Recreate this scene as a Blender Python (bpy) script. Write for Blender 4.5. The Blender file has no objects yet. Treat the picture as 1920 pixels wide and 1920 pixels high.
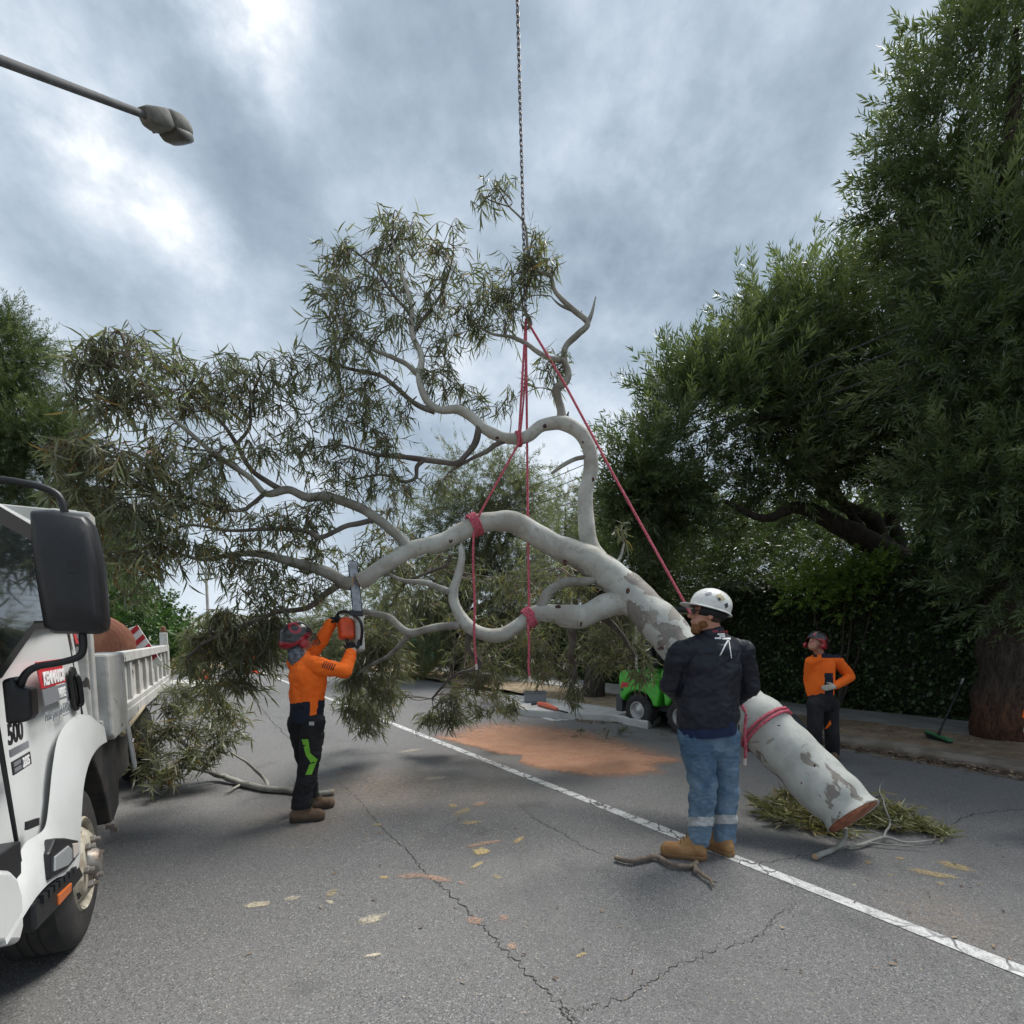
import bpy, bmesh, math, random
import numpy as np
from mathutils import Vector, Matrix, noise as mnoise

random.seed(7)
rng = np.random.default_rng(7)
scene = bpy.context.scene
COL = scene.collection
PI = math.pi

# ------------------------------------------------------------------ camera
FPX, CX, CY, EYE, HORIZON = 930.0, 960.0, 1270.0, 1.6, 1193.0   # in pixels of a 1920 square
PITCH = math.atan((CY - HORIZON) / FPX)
cam_data = bpy.data.cameras.new("camera")
cam = bpy.data.objects.new("camera", cam_data)
COL.objects.link(cam)
cam.location = (0, 0, EYE)
cam.rotation_euler = (PI / 2 - PITCH, 0, 0)
cam_data.sensor_width = 36.0
cam_data.lens = 36.0 * FPX / 1920.0
cam_data.shift_y = (CY - 960.0) / 1920.0      # the photograph is an off-centre crop
cam_data.clip_start = 0.05
cam_data.clip_end = 3000
scene.camera = cam

# ------------------------------------------------------------------ light
SUN_EL, SUN_AZ = math.radians(60), math.radians(48)      # azimuth from +Y towards +X
sun_data = bpy.data.lights.new("sun", 'SUN')
sun_data.energy = 1.5
sun_data.angle = math.radians(25)
sun_data.color = (1.0, 0.97, 0.92)
sun = bpy.data.objects.new("sun", sun_data)
COL.objects.link(sun)
sdir = Vector((math.sin(SUN_AZ) * math.cos(SUN_EL), math.cos(SUN_AZ) * math.cos(SUN_EL), math.sin(SUN_EL)))
sun.rotation_euler = (-sdir).to_track_quat('-Z', 'Y').to_euler()

scene.view_settings.view_transform = 'Standard'
scene.view_settings.look = 'None'
scene.view_settings.exposure = 1.80
scene.view_settings.gamma = 1.0
scene.cycles.max_bounces = 4
scene.cycles.diffuse_bounces = 2
scene.cycles.glossy_bounces = 3
scene.cycles.transmission_bounces = 3
scene.cycles.use_adaptive_sampling = True
scene.cycles.adaptive_threshold = 0.02
scene.cycles.use_denoising = True
scene.cycles.caustics_reflective = False
scene.cycles.caustics_refractive = False

_fw = np.array([0, math.cos(PITCH), -math.sin(PITCH)])
_up = np.array([0, math.sin(PITCH), math.cos(PITCH)])
_rt = np.array([1.0, 0, 0])
_C = np.array([0, 0, EYE])


def ray(u, v):
    return _fw + _rt * (u - CX) / FPX - _up * (v - CY) / FPX


def at(u, v, y):
    "the point y metres ahead that the photograph shows at (u, v)"
    r = ray(u, v)
    return _C + r * (y / r[1])


def G(u, v, z=0.0):
    "the point at height z that the photograph shows at (u, v)"
    r = ray(u, v)
    return _C + r * ((z - EYE) / r[2])


# ------------------------------------------------------------------ world: overcast sky
world = bpy.data.worlds.new("World")
scene.world = world
world.use_nodes = True
wn, wl = world.node_tree.nodes, world.node_tree.links
wn.clear()


class NT:
    "short-hand for building node trees"
    def __init__(s, tree):
        s.t, s.n, s.l = tree, tree.nodes, tree.links

    def new(s, kind, **kw):
        n = s.n.new(kind)
        for k, v in kw.items():
            setattr(n, k, v)
        return n

    def put(s, sock, v):
        if hasattr(v, 'is_output'):
            s.l.new(v, sock)
        else:
            sock.default_value = v

    def math(s, op, a, b=0.0, c=None, clamp=False):
        n = s.new('ShaderNodeMath', operation=op, use_clamp=clamp)
        s.put(n.inputs[0], a)
        s.put(n.inputs[1], b)
        if c is not None:
            s.put(n.inputs[2], c)
        return n.outputs[0]

    def vmath(s, op, a, b=(0, 0, 0)):
        n = s.new('ShaderNodeVectorMath', operation=op)
        s.put(n.inputs[0], a)
        s.put(n.inputs[1], b)
        return n.outputs['Value'] if op in ('DOT_PRODUCT', 'LENGTH', 'DISTANCE') else n.outputs[0]

    def noise(s, vec, scale, detail=4.0, rough=0.55, dist=0.0):
        n = s.new('ShaderNodeTexNoise')
        if vec is not None:
            s.put(n.inputs['Vector'], vec)
        n.inputs['Scale'].default_value = scale
        n.inputs['Detail'].default_value = detail
        n.inputs['Roughness'].default_value = rough
        n.inputs['Distortion'].default_value = dist
        return n.outputs[0]

    def voronoi(s, vec, scale, feature='F1', out='Distance'):
        n = s.new('ShaderNodeTexVoronoi', feature=feature)
        if vec is not None:
            s.put(n.inputs['Vector'], vec)
        n.inputs['Scale'].default_value = scale
        return n.outputs[out]

    def ramp(s, fac, stops, mode='LINEAR'):
        n = s.new('ShaderNodeValToRGB')
        n.color_ramp.interpolation = mode
        e = n.color_ramp.elements
        while len(e) < len(stops):
            e.new(0.5)
        for el, (p, c) in zip(e, stops):
            el.position = p
            el.color = (*c, 1) if len(c) == 3 else c
        s.put(n.inputs[0], fac)
        return n.outputs[0]

    def mix(s, fac, a, b, mode='MIX'):
        n = s.new('ShaderNodeMix', data_type='RGBA', blend_type=mode)
        s.put(n.inputs[0], fac)
        s.put(n.inputs[6], a if hasattr(a, 'is_output') else (*a[:3], 1))
        s.put(n.inputs[7], b if hasattr(b, 'is_output') else (*b[:3], 1))
        return n.outputs[2]

    def smooth(s, v, lo, hi):
        n = s.new('ShaderNodeMapRange', interpolation_type='SMOOTHSTEP')
        s.put(n.inputs[0], v)
        n.inputs[1].default_value = lo
        n.inputs[2].default_value = hi
        return n.outputs[0]


W = NT(world.node_tree)
tc = W.new('ShaderNodeTexCoord')
dirv = tc.outputs['Generated']
sep = W.new('ShaderNodeSeparateXYZ')
W.put(sep.inputs[0], dirv)
zz = W.math('ADD', W.math('MAXIMUM', sep.outputs[2], 0.0), 0.75)
comb = W.new('ShaderNodeCombineXYZ')
W.put(comb.inputs[0], W.math('DIVIDE', sep.outputs[0], zz))
W.put(comb.inputs[1], W.math('DIVIDE', sep.outputs[1], zz))
mapn = W.new('ShaderNodeMapping')
W.put(mapn.inputs['Vector'], comb.outputs[0])
mapn.inputs['Rotation'].default_value = (0, 0, math.radians(25))
mapn.inputs['Scale'].default_value = (1.0, 0.8, 1.0)
mapn.inputs['Location'].default_value = (3.3, 1.2, 0)
cv = mapn.outputs[0]
n1 = W.noise(cv, 2.7, 3.0, 0.45, 0.2)
n2 = W.noise(W.vmath('MULTIPLY', dirv, (1.0, 1.0, 1.35)), 4.6, 8.0, 0.60, 0.0)
cl = W.math('ADD', W.math('MULTIPLY', n1, 0.50), W.math('MULTIPLY', n2, 0.50))


def spot(u, v, power, amount):
    d = Vector(ray(u, v)).normalized()
    dp = W.math('MAXIMUM', W.vmath('DOT_PRODUCT', dirv, tuple(d)), 0.0)
    return W.math('MULTIPLY', W.math('POWER', dp, power), amount)


thin = W.math('ADD', W.math('ADD', spot(185, 275, 380, 0.115), spot(455, 20, 420, 0.19)),
              W.math('ADD', spot(380, 465, 700, 0.12), spot(1230, 400, 45, 0.07)))
thin = W.math('ADD', thin, spot(10, 150, 120, 0.05))
n3 = W.noise(W.vmath('MULTIPLY', dirv, (1.0, 1.0, 1.2)), 11.0, 6.0, 0.6, 0.0)
thin = W.math('MULTIPLY', thin, W.math('MAXIMUM', W.math('ADD', W.math('MULTIPLY_ADD', n2, 2.0, -1.0), W.math('MULTIPLY_ADD', n3, 2.4, -0.25)), 0.0))
dark = W.math('ADD', spot(430, 210, 160, 0.10), spot(1450, 140, 25, 0.05))
dark = W.math('ADD', dark, spot(980, 110, 60, 0.06))
cl = W.math('SUBTRACT', W.math('ADD', cl, thin), dark)
cloud = W.ramp(cl, [(0.34, (0.205, 0.262, 0.325)), (0.44, (0.300, 0.368, 0.440)), (0.53, (0.430, 0.498, 0.572)),
                    (0.62, (0.610, 0.660, 0.718)), (0.74, (1.0, 1.0, 1.0))])
hor = W.smooth(sep.outputs[2], 0.30, 0.02)
cloud = W.mix(W.math('MULTIPLY', hor, 0.55), cloud, (0.60, 0.665, 0.735))
sky = W.new('ShaderNodeTexSky', sky_type='NISHITA')
sky.sun_disc = False
sky.sun_elevation = SUN_EL
sky.sun_rotation = SUN_AZ
skyc = W.mix(1.0, sky.outputs[0], (0.1, 0.1, 0.1), 'MULTIPLY')
total = W.mix(0.93, skyc, cloud)
bg = W.new('ShaderNodeBackground')
W.put(bg.inputs[0], total)
bg.inputs[1].default_value = 0.405
wo = W.new('ShaderNodeOutputWorld')
W.l.new(bg.outputs[0], wo.inputs[0])

# ------------------------------------------------------------------ materials
MATS = {}


def mat(name, col, rough=0.6, metal=0.0, var=0.0, vscale=6.0, col2=None, bump=0.0, bscale=40.0, spec=0.5, coat=0.0,
        stretch=None, build=None):
    "principled material: base colour with a second tone mixed in by noise, optional bump"
    if name in MATS:
        return MATS[name]
    m = bpy.data.materials.new(name)
    m.use_nodes = True
    t = NT(m.node_tree)
    p = m.node_tree.nodes['Principled BSDF']
    p.inputs['Roughness'].default_value = rough
    p.inputs['Metallic'].default_value = metal
    p.inputs['Specular IOR Level'].default_value = spec
    if coat:
        p.inputs['Coat Weight'].default_value = coat
        p.inputs['Coat Roughness'].default_value = 0.08
    o = t.new('ShaderNodeTexCoord').outputs['Object']
    if stretch:
        mp = t.new('ShaderNodeMapping')
        t.put(mp.inputs[0], o)
        mp.inputs['Scale'].default_value = stretch
        o = mp.outputs[0]
    c = tuple(col)
    if var > 0 or col2:
        c2 = col2 or tuple(x * (1 - var) for x in col)
        f = t.smooth(t.noise(o, vscale, 5, 0.6), 0.38, 0.64)
        t.put(p.inputs['Base Color'], t.mix(f, c, c2))
    else:
        p.inputs['Base Color'].default_value = (*c, 1)
    if bump:
        b = t.new('ShaderNodeBump')
        b.inputs['Strength'].default_value = bump
        b.inputs['Distance'].default_value = 0.01
        t.put(b.inputs['Height'], t.noise(o, bscale, 4, 0.6))
        t.l.new(b.outputs[0], p.inputs['Normal'])
    if build:
        build(t, p, o)
    MATS[name] = m
    return m


def leaf_mat(name, stops, trans=0.3, rough=0.5):
    m = bpy.data.materials.new(name)
    m.use_nodes = True
    t = NT(m.node_tree)
    p = m.node_tree.nodes['Principled BSDF']
    out = m.node_tree.nodes['Material Output']
    a = t.new('ShaderNodeAttribute', attribute_name='tint')
    c = t.ramp(a.outputs['Fac'], stops)
    t.put(p.inputs['Base Color'], c)
    p.inputs['Roughness'].default_value = rough
    p.inputs['Specular IOR Level'].default_value = 0.55
    tr = t.new('ShaderNodeBsdfTranslucent')
    t.put(tr.inputs[0], t.mix(1.0, c, (1.1, 1.2, 0.7), 'MULTIPLY'))
    mx = t.new('ShaderNodeMixShader')
    mx.inputs[0].default_value = trans
    t.l.new(p.outputs[0], mx.inputs[1])
    t.l.new(tr.outputs[0], mx.inputs[2])
    t.l.new(mx.outputs[0], out.inputs[0])
    MATS[name] = m
    return m


# ------------------------------------------------------------------ mesh helpers
def link(o, parent=None):
    COL.objects.link(o)
    if parent is not None:
        o.parent = parent
    return o


def tag(o, label=None, cat=None, group=None, kind=None):
    if label:
        o['label'] = label
    if cat:
        o['category'] = cat
    if group:
        o['group'] = group
    if kind:
        o['kind'] = kind
    return o


def empty(name, loc=(0, 0, 0), label=None, cat=None, group=None, matrix=None):
    o = bpy.data.objects.new(name, None)
    COL.objects.link(o)
    o.empty_display_size = 0.2
    if matrix is not None:
        o.matrix_world = matrix
    else:
        o.location = loc
    tag(o, label, cat, group)
    return o


class MB:
    "collects vertices and faces, then links them as one mesh object"
    def __init__(s):
        s.v, s.f, s.mi = [], [], []

    def add(s, V, F, m=0):
        b = len(s.v)
        s.v.extend([tuple(map(float, p)) for p in V])
        s.f.extend([tuple(i + b for i in q) for q in F])
        s.mi.extend([m] * len(F))
        return s

    def box(s, c, size, rot=None, m=0):
        h = np.array(size) / 2.0
        V = np.array([[x, y, z] for x in (-1, 1) for y in (-1, 1) for z in (-1, 1)]) * h
        if rot is not None:
            V = V @ np.array(rot).T
        V = V + np.array(c)
        F = [(0, 1, 3, 2), (4, 6, 7, 5), (0, 4, 5, 1), (2, 3, 7, 6), (0, 2, 6, 4), (1, 5, 7, 3)]
        return s.add(V, F, m)

    def prism(s, poly, axis, a, b, m=0, inset=0.0):
        "poly: list of 2-d points in the plane across axis; spans a..b along axis; optional bevel at b"
        n = len(poly)
        P = np.array(poly, float)

        def lift(q, w):
            if axis == 0:
                return np.column_stack([np.full(len(q), w), q[:, 0], q[:, 1]])
            if axis == 1:
                return np.column_stack([q[:, 0], np.full(len(q), w), q[:, 1]])
            return np.column_stack([q[:, 0], q[:, 1], np.full(len(q), w)])
        rings = [lift(P, a), lift(P, b)]
        if inset:
            c = P.mean(0)
            dd = P - c
            L = np.linalg.norm(dd, axis=1, keepdims=True)
            Q = P - dd / L * inset
            sg = 1 if b > a else -1
            rings = [lift(P, a), lift(P, b - sg * inset), lift(Q, b)]
        V = np.vstack(rings)
        F = []
        for k in range(len(rings) - 1):
            F += [(k * n + i, k * n + (i + 1) % n, (k + 1) * n + (i + 1) % n, (k + 1) * n + i) for i in range(n)]
        F.append(tuple(range(n))[::-1])
        F.append(tuple(range((len(rings) - 1) * n, len(rings) * n)))
        return s.add(V, F, m)

    def tube(s, pts, rad, seg=8, m=0, cap=True, smooth=0, closed=False):
        pts = np.array(pts, float)
        rad = np.full(len(pts), rad, float) if np.isscalar(rad) else np.array(rad, float)
        if smooth:
            pts, rad = spline(pts, rad, smooth)
        V, F = tube_geo(pts, rad, seg, cap, closed)
        return s.add(V, F, m)

    def lathe(s, prof, origin, axis, seg=24, m=0):
        "prof: (radius, distance along axis)"
        ax = np.array(axis, float)
        ax /= np.linalg.norm(ax)
        u, w = frame(ax)
        V, F = [], []
        n = len(prof)
        for r, h in prof:
            for k in range(seg):
                a = 2 * PI * k / seg
                V.append(np.array(origin) + ax * h + (u * math.cos(a) + w * math.sin(a)) * max(r, 1e-5))
        for i in range(n - 1):
            for k in range(seg):
                F.append((i * seg + k, i * seg + (k + 1) % seg, (i + 1) * seg + (k + 1) % seg, (i + 1) * seg + k))
        return s.add(V, F, m)

    def build(s, name, mats, parent=None, smooth=True, angle=40, bevel=0.0, matrix=None, bseg=2):
        me = bpy.data.meshes.new(name)
        me.from_pydata(s.v, [], s.f)
        if not isinstance(mats, (list, tuple)):
            mats = [mats]
        for q in mats:
            me.materials.append(q)
        if len(mats) > 1:
            me.polygons.foreach_set('material_index', s.mi)
        bm = bmesh.new()
        bm.from_mesh(me)
        bmesh.ops.recalc_face_normals(bm, faces=bm.faces)
        bm.to_mesh(me)
        bm.free()
        o = bpy.data.objects.new(name, me)
        link(o, parent)
        if matrix is not None:
            o.matrix_local = matrix
        if bevel:
            b = o.modifiers.new('bevel', 'BEVEL')
            b.width = bevel
            b.segments = bseg
            b.limit_method = 'ANGLE'
            b.angle_limit = math.radians(35)
            b.harden_normals = False
        if smooth:
            me.polygons.foreach_set('use_smooth', [True] * len(me.polygons))
            me.set_sharp_from_angle(angle=math.radians(angle))
        return o


def frame(ax):
    a = np.array([0, 0, 1.0]) if abs(ax[2]) < 0.9 else np.array([1.0, 0, 0])
    u = np.cross(a, ax)
    u /= np.linalg.norm(u)
    return u, np.cross(ax, u)


def spline(pts, rad, k):
    "Catmull-Rom with k steps per span"
    P = np.vstack([2 * pts[0] - pts[1], pts, 2 * pts[-1] - pts[-2]])
    R = np.concatenate([[rad[0]], rad, [rad[-1]]])
    op, orad = [], []
    for i in range(1, len(P) - 2):
        for j in range(k):
            t = j / k
            t2, t3 = t * t, t * t * t
            op.append(0.5 * ((2 * P[i]) + (-P[i - 1] + P[i + 1]) * t + (2 * P[i - 1] - 5 * P[i] + 4 * P[i + 1] - P[i + 2]) * t2
                             + (-P[i - 1] + 3 * P[i] - 3 * P[i + 1] + P[i + 2]) * t3))
            orad.append(R[i] * (1 - t) + R[i + 1] * t)
    op.append(P[-2])
    orad.append(R[-2])
    return np.array(op), np.array(orad)


def tube_geo(pts, rad, seg, cap=True, closed=False):
    n = len(pts)
    if closed:
        T = np.roll(pts, -1, 0) - np.roll(pts, 1, 0)
    else:
        T = np.gradient(pts, axis=0)
    T /= (np.linalg.norm(T, axis=1, keepdims=True) + 1e-9)
    u, w = frame(T[0])
    V = []
    ang = np.arange(seg) * 2 * PI / seg
    for i in range(n):
        u = u - T[i] * (u @ T[i])
        L = np.linalg.norm(u)
        u = u / L if L > 1e-6 else frame(T[i])[0]
        w = np.cross(T[i], u)
        V.append(pts[i] + rad[i] * (np.cos(ang)[:, None] * u + np.sin(ang)[:, None] * w))
    V = np.vstack(V)
    F = []
    for i in range(n if closed else n - 1):
        a, b = i * seg, ((i + 1) % n) * seg
        F += [(a + k, a + (k + 1) % seg, b + (k + 1) % seg, b + k) for k in range(seg)]
    if cap and not closed:
        F.append(tuple(range(seg))[::-1])
        F.append(tuple(range((n - 1) * seg, n * seg)))
    return V, F


def fast_mesh(name, V, F, mats, parent=None, tint=None, smooth=True):
    "V (n,3), F (m,3) arrays, one tint per vertex"
    me = bpy.data.meshes.new(name)
    V = np.ascontiguousarray(V, np.float32)
    F = np.ascontiguousarray(F, np.int32)
    me.vertices.add(len(V))
    me.vertices.foreach_set('co', V.ravel())
    me.loops.add(F.size)
    me.loops.foreach_set('vertex_index', F.ravel())
    me.polygons.add(len(F))
    me.polygons.foreach_set('loop_start', np.arange(0, F.size, 3, dtype=np.int32))
    me.polygons.foreach_set('loop_total', np.full(len(F), 3, np.int32))
    me.update(calc_edges=True)
    if tint is not None:
        at_ = me.attributes.new('tint', 'FLOAT', 'POINT')
        at_.data.foreach_set('value', np.ascontiguousarray(tint, np.float32))
    me.materials.append(mats)
    if smooth:
        me.polygons.foreach_set('use_smooth', [True] * len(F))
    me.validate()
    o = bpy.data.objects.new(name, me)
    return link(o, parent)


def rot_to(dirs, roll):
    "(N,3,3) rotations whose local +Y runs along dirs, rolled about it; local Z is the leaf normal"
    d = dirs / (np.linalg.norm(dirs, axis=1, keepdims=True) + 1e-9)
    ref = np.where(np.abs(d[:, 2:3]) < 0.95, np.array([[0, 0, 1.0]]), np.array([[1.0, 0, 0]]))
    x = np.cross(d, ref)
    x /= np.linalg.norm(x, axis=1, keepdims=True)
    z = np.cross(x, d)
    c, s = np.cos(roll)[:, None], np.sin(roll)[:, None]
    x2 = x * c + z * s
    z2 = -x * s + z * c
    return np.stack([x2, d, z2], axis=2)


def scatter(PV, PF, R, S, T):
    "copies of a prototype: rotation R (N,3,3), scale S (N,) or (N,3), place T (N,3)"
    S = S[:, None, None] if S.ndim == 1 else S[:, None, :]
    V = np.einsum('nij,nkj->nki', R, PV[None] * S) + T[:, None, :]
    k = len(PV)
    F = PF[None] + (np.arange(len(T)) * k)[:, None, None]
    return V.reshape(-1, 3), F.reshape(-1, 3)


def leaf_proto(curve=0.18, width=0.11, bend=0.12):
    "a sickle leaf one unit long along +Y"
    ys = [0.0, 0.28, 0.62, 1.0]
    ws = [0.012, 0.5 * width, 0.42 * width, 0.004]
    V, F = [], []
    for y, w in zip(ys, ws):
        cx = curve * y * y
        cz = -bend * y * y
        V += [[cx - w, y, cz], [cx + w, y, cz]]
    for i in range(3):
        a = 2 * i
        F += [[a, a + 1, a + 3], [a, a + 3, a + 2]]
    return np.array(V), np.array(F)


def text_mesh(string, size, material, parent, origin, right, up, name='lettering', bold=0.0, align='LEFT', squash=1.0, shear=0.0):
    cu = bpy.data.curves.new('t', 'FONT')
    cu.body = string
    cu.size = size
    cu.offset = bold
    cu.extrude = 0.0012
    cu.align_x = align
    cu.shear = shear
    tmp = bpy.data.objects.new('t', cu)
    COL.objects.link(tmp)
    dg = bpy.context.evaluated_depsgraph_get()
    me = bpy.data.meshes.new_from_object(tmp.evaluated_get(dg))
    bpy.data.objects.remove(tmp)
    bpy.data.curves.remove(cu)
    me.name = name
    me.materials.clear()
    me.materials.append(material)
    r = Vector(right).normalized()
    u = Vector(up)
    u = (u - r * u.dot(r)).normalized()
    n = r.cross(u)
    mx = Matrix(((r.x * squash, u.x, n.x, origin[0]), (r.y * squash, u.y, n.y, origin[1]), (r.z * squash, u.z, n.z, origin[2]), (0, 0, 0, 1)))
    o = bpy.data.objects.new(name, me)
    link(o, parent)
    o.matrix_local = mx
    return o


# road frame: s runs along the street away from the camera, t across it to the right
RD = np.array([-0.566, 0.824, 0.0])
RN = np.array([0.824, 0.566, 0.0])


def RW(s, t, z=0.0):
    return RD * s + RN * t + np.array([0, 0, z])


def to_st(p):
    return float(np.dot(p, RD)), float(np.dot(p, RN))

# ================================================================== SETTING
def asphalt_build(t, p, o):
    g = t.new('ShaderNodeNewGeometry').outputs['Position']
    fine = t.noise(g, 150, 3, 0.75)
    chips = t.voronoi(g, 140, 'F1', 'Color')
    sp = t.new('ShaderNodeSeparateColor')
    t.put(sp.inputs[0], chips)
    big = t.noise(g, 0.55, 4, 0.6)
    mid = t.noise(g, 4.0, 5, 0.65)
    base = t.ramp(fine, [(0.30, (0.045, 0.044, 0.045)), (0.50, (0.130, 0.128, 0.128)), (0.70, (0.29, 0.285, 0.278))])
    base = t.mix(t.math('MULTIPLY', t.smooth(sp.outputs[0], 0.82, 0.98), 0.6), base, (0.36, 0.36, 0.35))
    base = t.mix(t.math('MULTIPLY', t.smooth(sp.outputs[1], 0.72, 0.95), 0.7), base, (0.030, 0.030, 0.033))
    tone = t.math('ADD', t.math('MULTIPLY', t.smooth(big, 0.3, 0.7), 0.5), t.math('MULTIPLY', t.smooth(mid, 0.3, 0.7), 0.3))
    base = t.mix(t.math('MULTIPLY', tone, 0.6), base, (0.165, 0.16, 0.152), 'MIX')
    tr_ = t.vmath('DOT_PRODUCT', g, tuple(RN))
    lane = t.math('ADD', t.smooth(t.math('ABSOLUTE', t.math('SUBTRACT', tr_, 1.9)), 0.75, 0.1), t.smooth(t.math('ABSOLUTE', t.math('SUBTRACT', tr_, 5.0)), 0.8, 0.1))
    oil = t.smooth(t.noise(g, 1.7, 3, 0.5), 0.60, 0.72)
    base = t.mix(t.math('MULTIPLY', t.math('MULTIPLY', lane, t.smooth(t.noise(g, 2.6, 5, 0.6), 0.3, 0.7)), 0.30), base, (0.055, 0.055, 0.058))
    base = t.mix(t.math('MULTIPLY', oil, 0.28), base, (0.035, 0.034, 0.034))
    # fine sawdust trodden into the surface round the men
    dust = None
    for (u, v, r, k) in ((720, 1478, 1.15, 0.62), (560, 1535, 0.8, 0.45), (900, 1480, 1.0, 0.30), (1050, 1390, 2.6, 0.35), (1150, 1350, 2.2, 0.30),
                         (1780, 1720, 0.55, 0.30), (1580, 1500, 1.2, 0.18)):
        c = G(u, v)
        d = t.vmath('DISTANCE', g, tuple(c))
        w = t.math('MULTIPLY', t.smooth(d, r, 0.0), k)
        dust = w if dust is None else t.math('MAXIMUM', dust, w)
    patchy = t.smooth(t.noise(g, 22, 5, 0.7), 0.36, 0.66)
    base = t.mix(t.math('MULTIPLY', dust, patchy), base, (0.34, 0.245, 0.165))
    t.put(p.inputs['Base Color'], base)
    b = t.new('ShaderNodeBump')
    b.inputs['Strength'].default_value = 0.55
    b.inputs['Distance'].default_value = 0.004
    t.put(b.inputs['Height'], t.math('ADD', fine, t.math('MULTIPLY', sp.outputs[2], 0.5)))
    t.l.new(b.outputs[0], p.inputs['Normal'])


m_asphalt = mat('asphalt', (0.1, 0.1, 0.1), rough=0.82, spec=0.35, build=asphalt_build)
m_dirt = mat('dirt', (0.13, 0.090, 0.056), rough=0.95, col2=(0.20, 0.15, 0.10), vscale=3, bump=0.8, bscale=30)
m_straw = mat('dry_grass_soil', (0.30, 0.235, 0.15), rough=0.95, col2=(0.17, 0.13, 0.085), vscale=5, bump=0.8, bscale=40)
m_conc = mat('pale_concrete', (0.50, 0.49, 0.47), rough=0.85, col2=(0.40, 0.39, 0.365), vscale=2.5, bump=0.25, bscale=60)
m_conc_shaded = mat('shaded_concrete', (0.24, 0.235, 0.225), rough=0.88, col2=(0.17, 0.165, 0.155), vscale=2.0, bump=0.3, bscale=50)
m_kerb = mat('kerb_concrete', (0.20, 0.175, 0.145), rough=0.9, col2=(0.12, 0.098, 0.075), vscale=4, bump=0.4, bscale=40)
m_ground = mat('far_ground', (0.10, 0.105, 0.055), rough=0.95, col2=(0.17, 0.15, 0.085), vscale=0.08)


def poly_sheet(name, pts, m, parent=None):
    mb = MB()
    mb.add(pts, [tuple(range(len(pts)))])
    return mb.build(name, m, parent, smooth=False)


def slab(name, outline, z0, z1, m, parent=None, bevel=0.02):
    "outline: (s,t) points"
    mb = MB()
    P = [RW(s, t)[:2] for s, t in outline]
    mb.prism(P, 2, z0, z1)
    return mb.build(name, m, parent, smooth=False, bevel=bevel)


R_ = 1600
ground = poly_sheet('ground', [(-R_, -R_, -0.06), (R_, -R_, -0.06), (R_, R_, -0.06), (-R_, R_, -0.06)], m_ground)
tag(ground, kind='structure')

road = poly_sheet('road', [RW(*q) for q in [(-15, -4.5), (-15, 8.0), (75, 8.0), (75, 2.2), (25.3, 2.2), (25.3, -45), (15, -45), (15, -4.5)]], m_asphalt)
tag(road, kind='structure')


# painted line, worn and cracked
def line_build(t, p, o):
    g = t.new('ShaderNodeNewGeometry').outputs['Position']
    w = t.noise(g, 14, 5, 0.7)
    fine = t.noise(g, 140, 3, 0.7)
    cr = t.new('ShaderNodeTexVoronoi', feature='DISTANCE_TO_EDGE')
    t.put(cr.inputs['Vector'], t.vmath('ADD', g, t.vmath('SCALE', t.new('ShaderNodeTexNoise').outputs['Color'], (0, 0, 0))))
    nz = t.new('ShaderNodeTexNoise')
    t.put(nz.inputs['Vector'], g)
    nz.inputs['Scale'].default_value = 9
    sc = t.new('ShaderNodeVectorMath', operation='SCALE')
    t.put(sc.inputs[0], nz.outputs['Color'])
    sc.inputs['Scale'].default_value = 0.12
    t.put(cr.inputs['Vector'], t.vmath('ADD', g, sc.outputs[0]))
    cr.inputs['Scale'].default_value = 5.5
    region = t.smooth(t.noise(g, 1.1, 2, 0.5), 0.30, 0.50)
    crack = t.math('MULTIPLY', t.smooth(cr.outputs['Distance'], 0.060, 0.018), region)
    paint = t.mix(t.smooth(w, 0.35, 0.7), (0.60, 0.60, 0.58), (0.44, 0.44, 0.43))
    wear = t.math('MAXIMUM', t.math('MULTIPLY', t.smooth(t.math('ADD', fine, t.math('MULTIPLY', w, 0.35)), 0.70, 0.84), 0.9), crack)
    t.put(p.inputs['Base Color'], t.mix(wear, paint, (0.07, 0.07, 0.072)))


m_line = mat('road_paint', (0.6, 0.6, 0.6), rough=0.7, build=line_build)
mb = MB()
tl = 3.29
S_, T_ = [], []
V, F = [], []
N = 60
for i in range(N + 1):
    s = -4 + 44 * i / N
    w = 0.055 + 0.006 * math.sin(i * 2.3) + 0.004 * math.sin(i * 5.1)
    V += [RW(s, tl - w, 0.004), RW(s, tl + w, 0.004)]
    if i:
        F.append((2 * i - 2, 2 * i - 1, 2 * i + 1, 2 * i))
mb.add(V, F)
mb.build('centre_line', m_line, road, smooth=False)
# chevron paint beside the kerb extension
mb = MB()
for a, b in (((985, 1336), (1040, 1351)), ((1040, 1351), (1110, 1348)), ((1090, 1339), (1045, 1349))):
    A, B = G(*a), G(*b)
    dd = (B - A) / np.linalg.norm(B - A)
    nn = np.array([-dd[1], dd[0], 0]) * 0.07
    z = np.array([0, 0, 0.004 + 0.002 * len(mb.f)])
    mb.add([A - nn + z, A + nn + z, B + nn + z, B - nn + z], [(0, 1, 2, 3)])
mb.build('painted_marking', m_line, road, smooth=False)

# cracks in the asphalt
m_crack = mat('crack', (0.018, 0.017, 0.016), rough=0.95, col2=(0.05, 0.042, 0.035), vscale=20)


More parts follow.
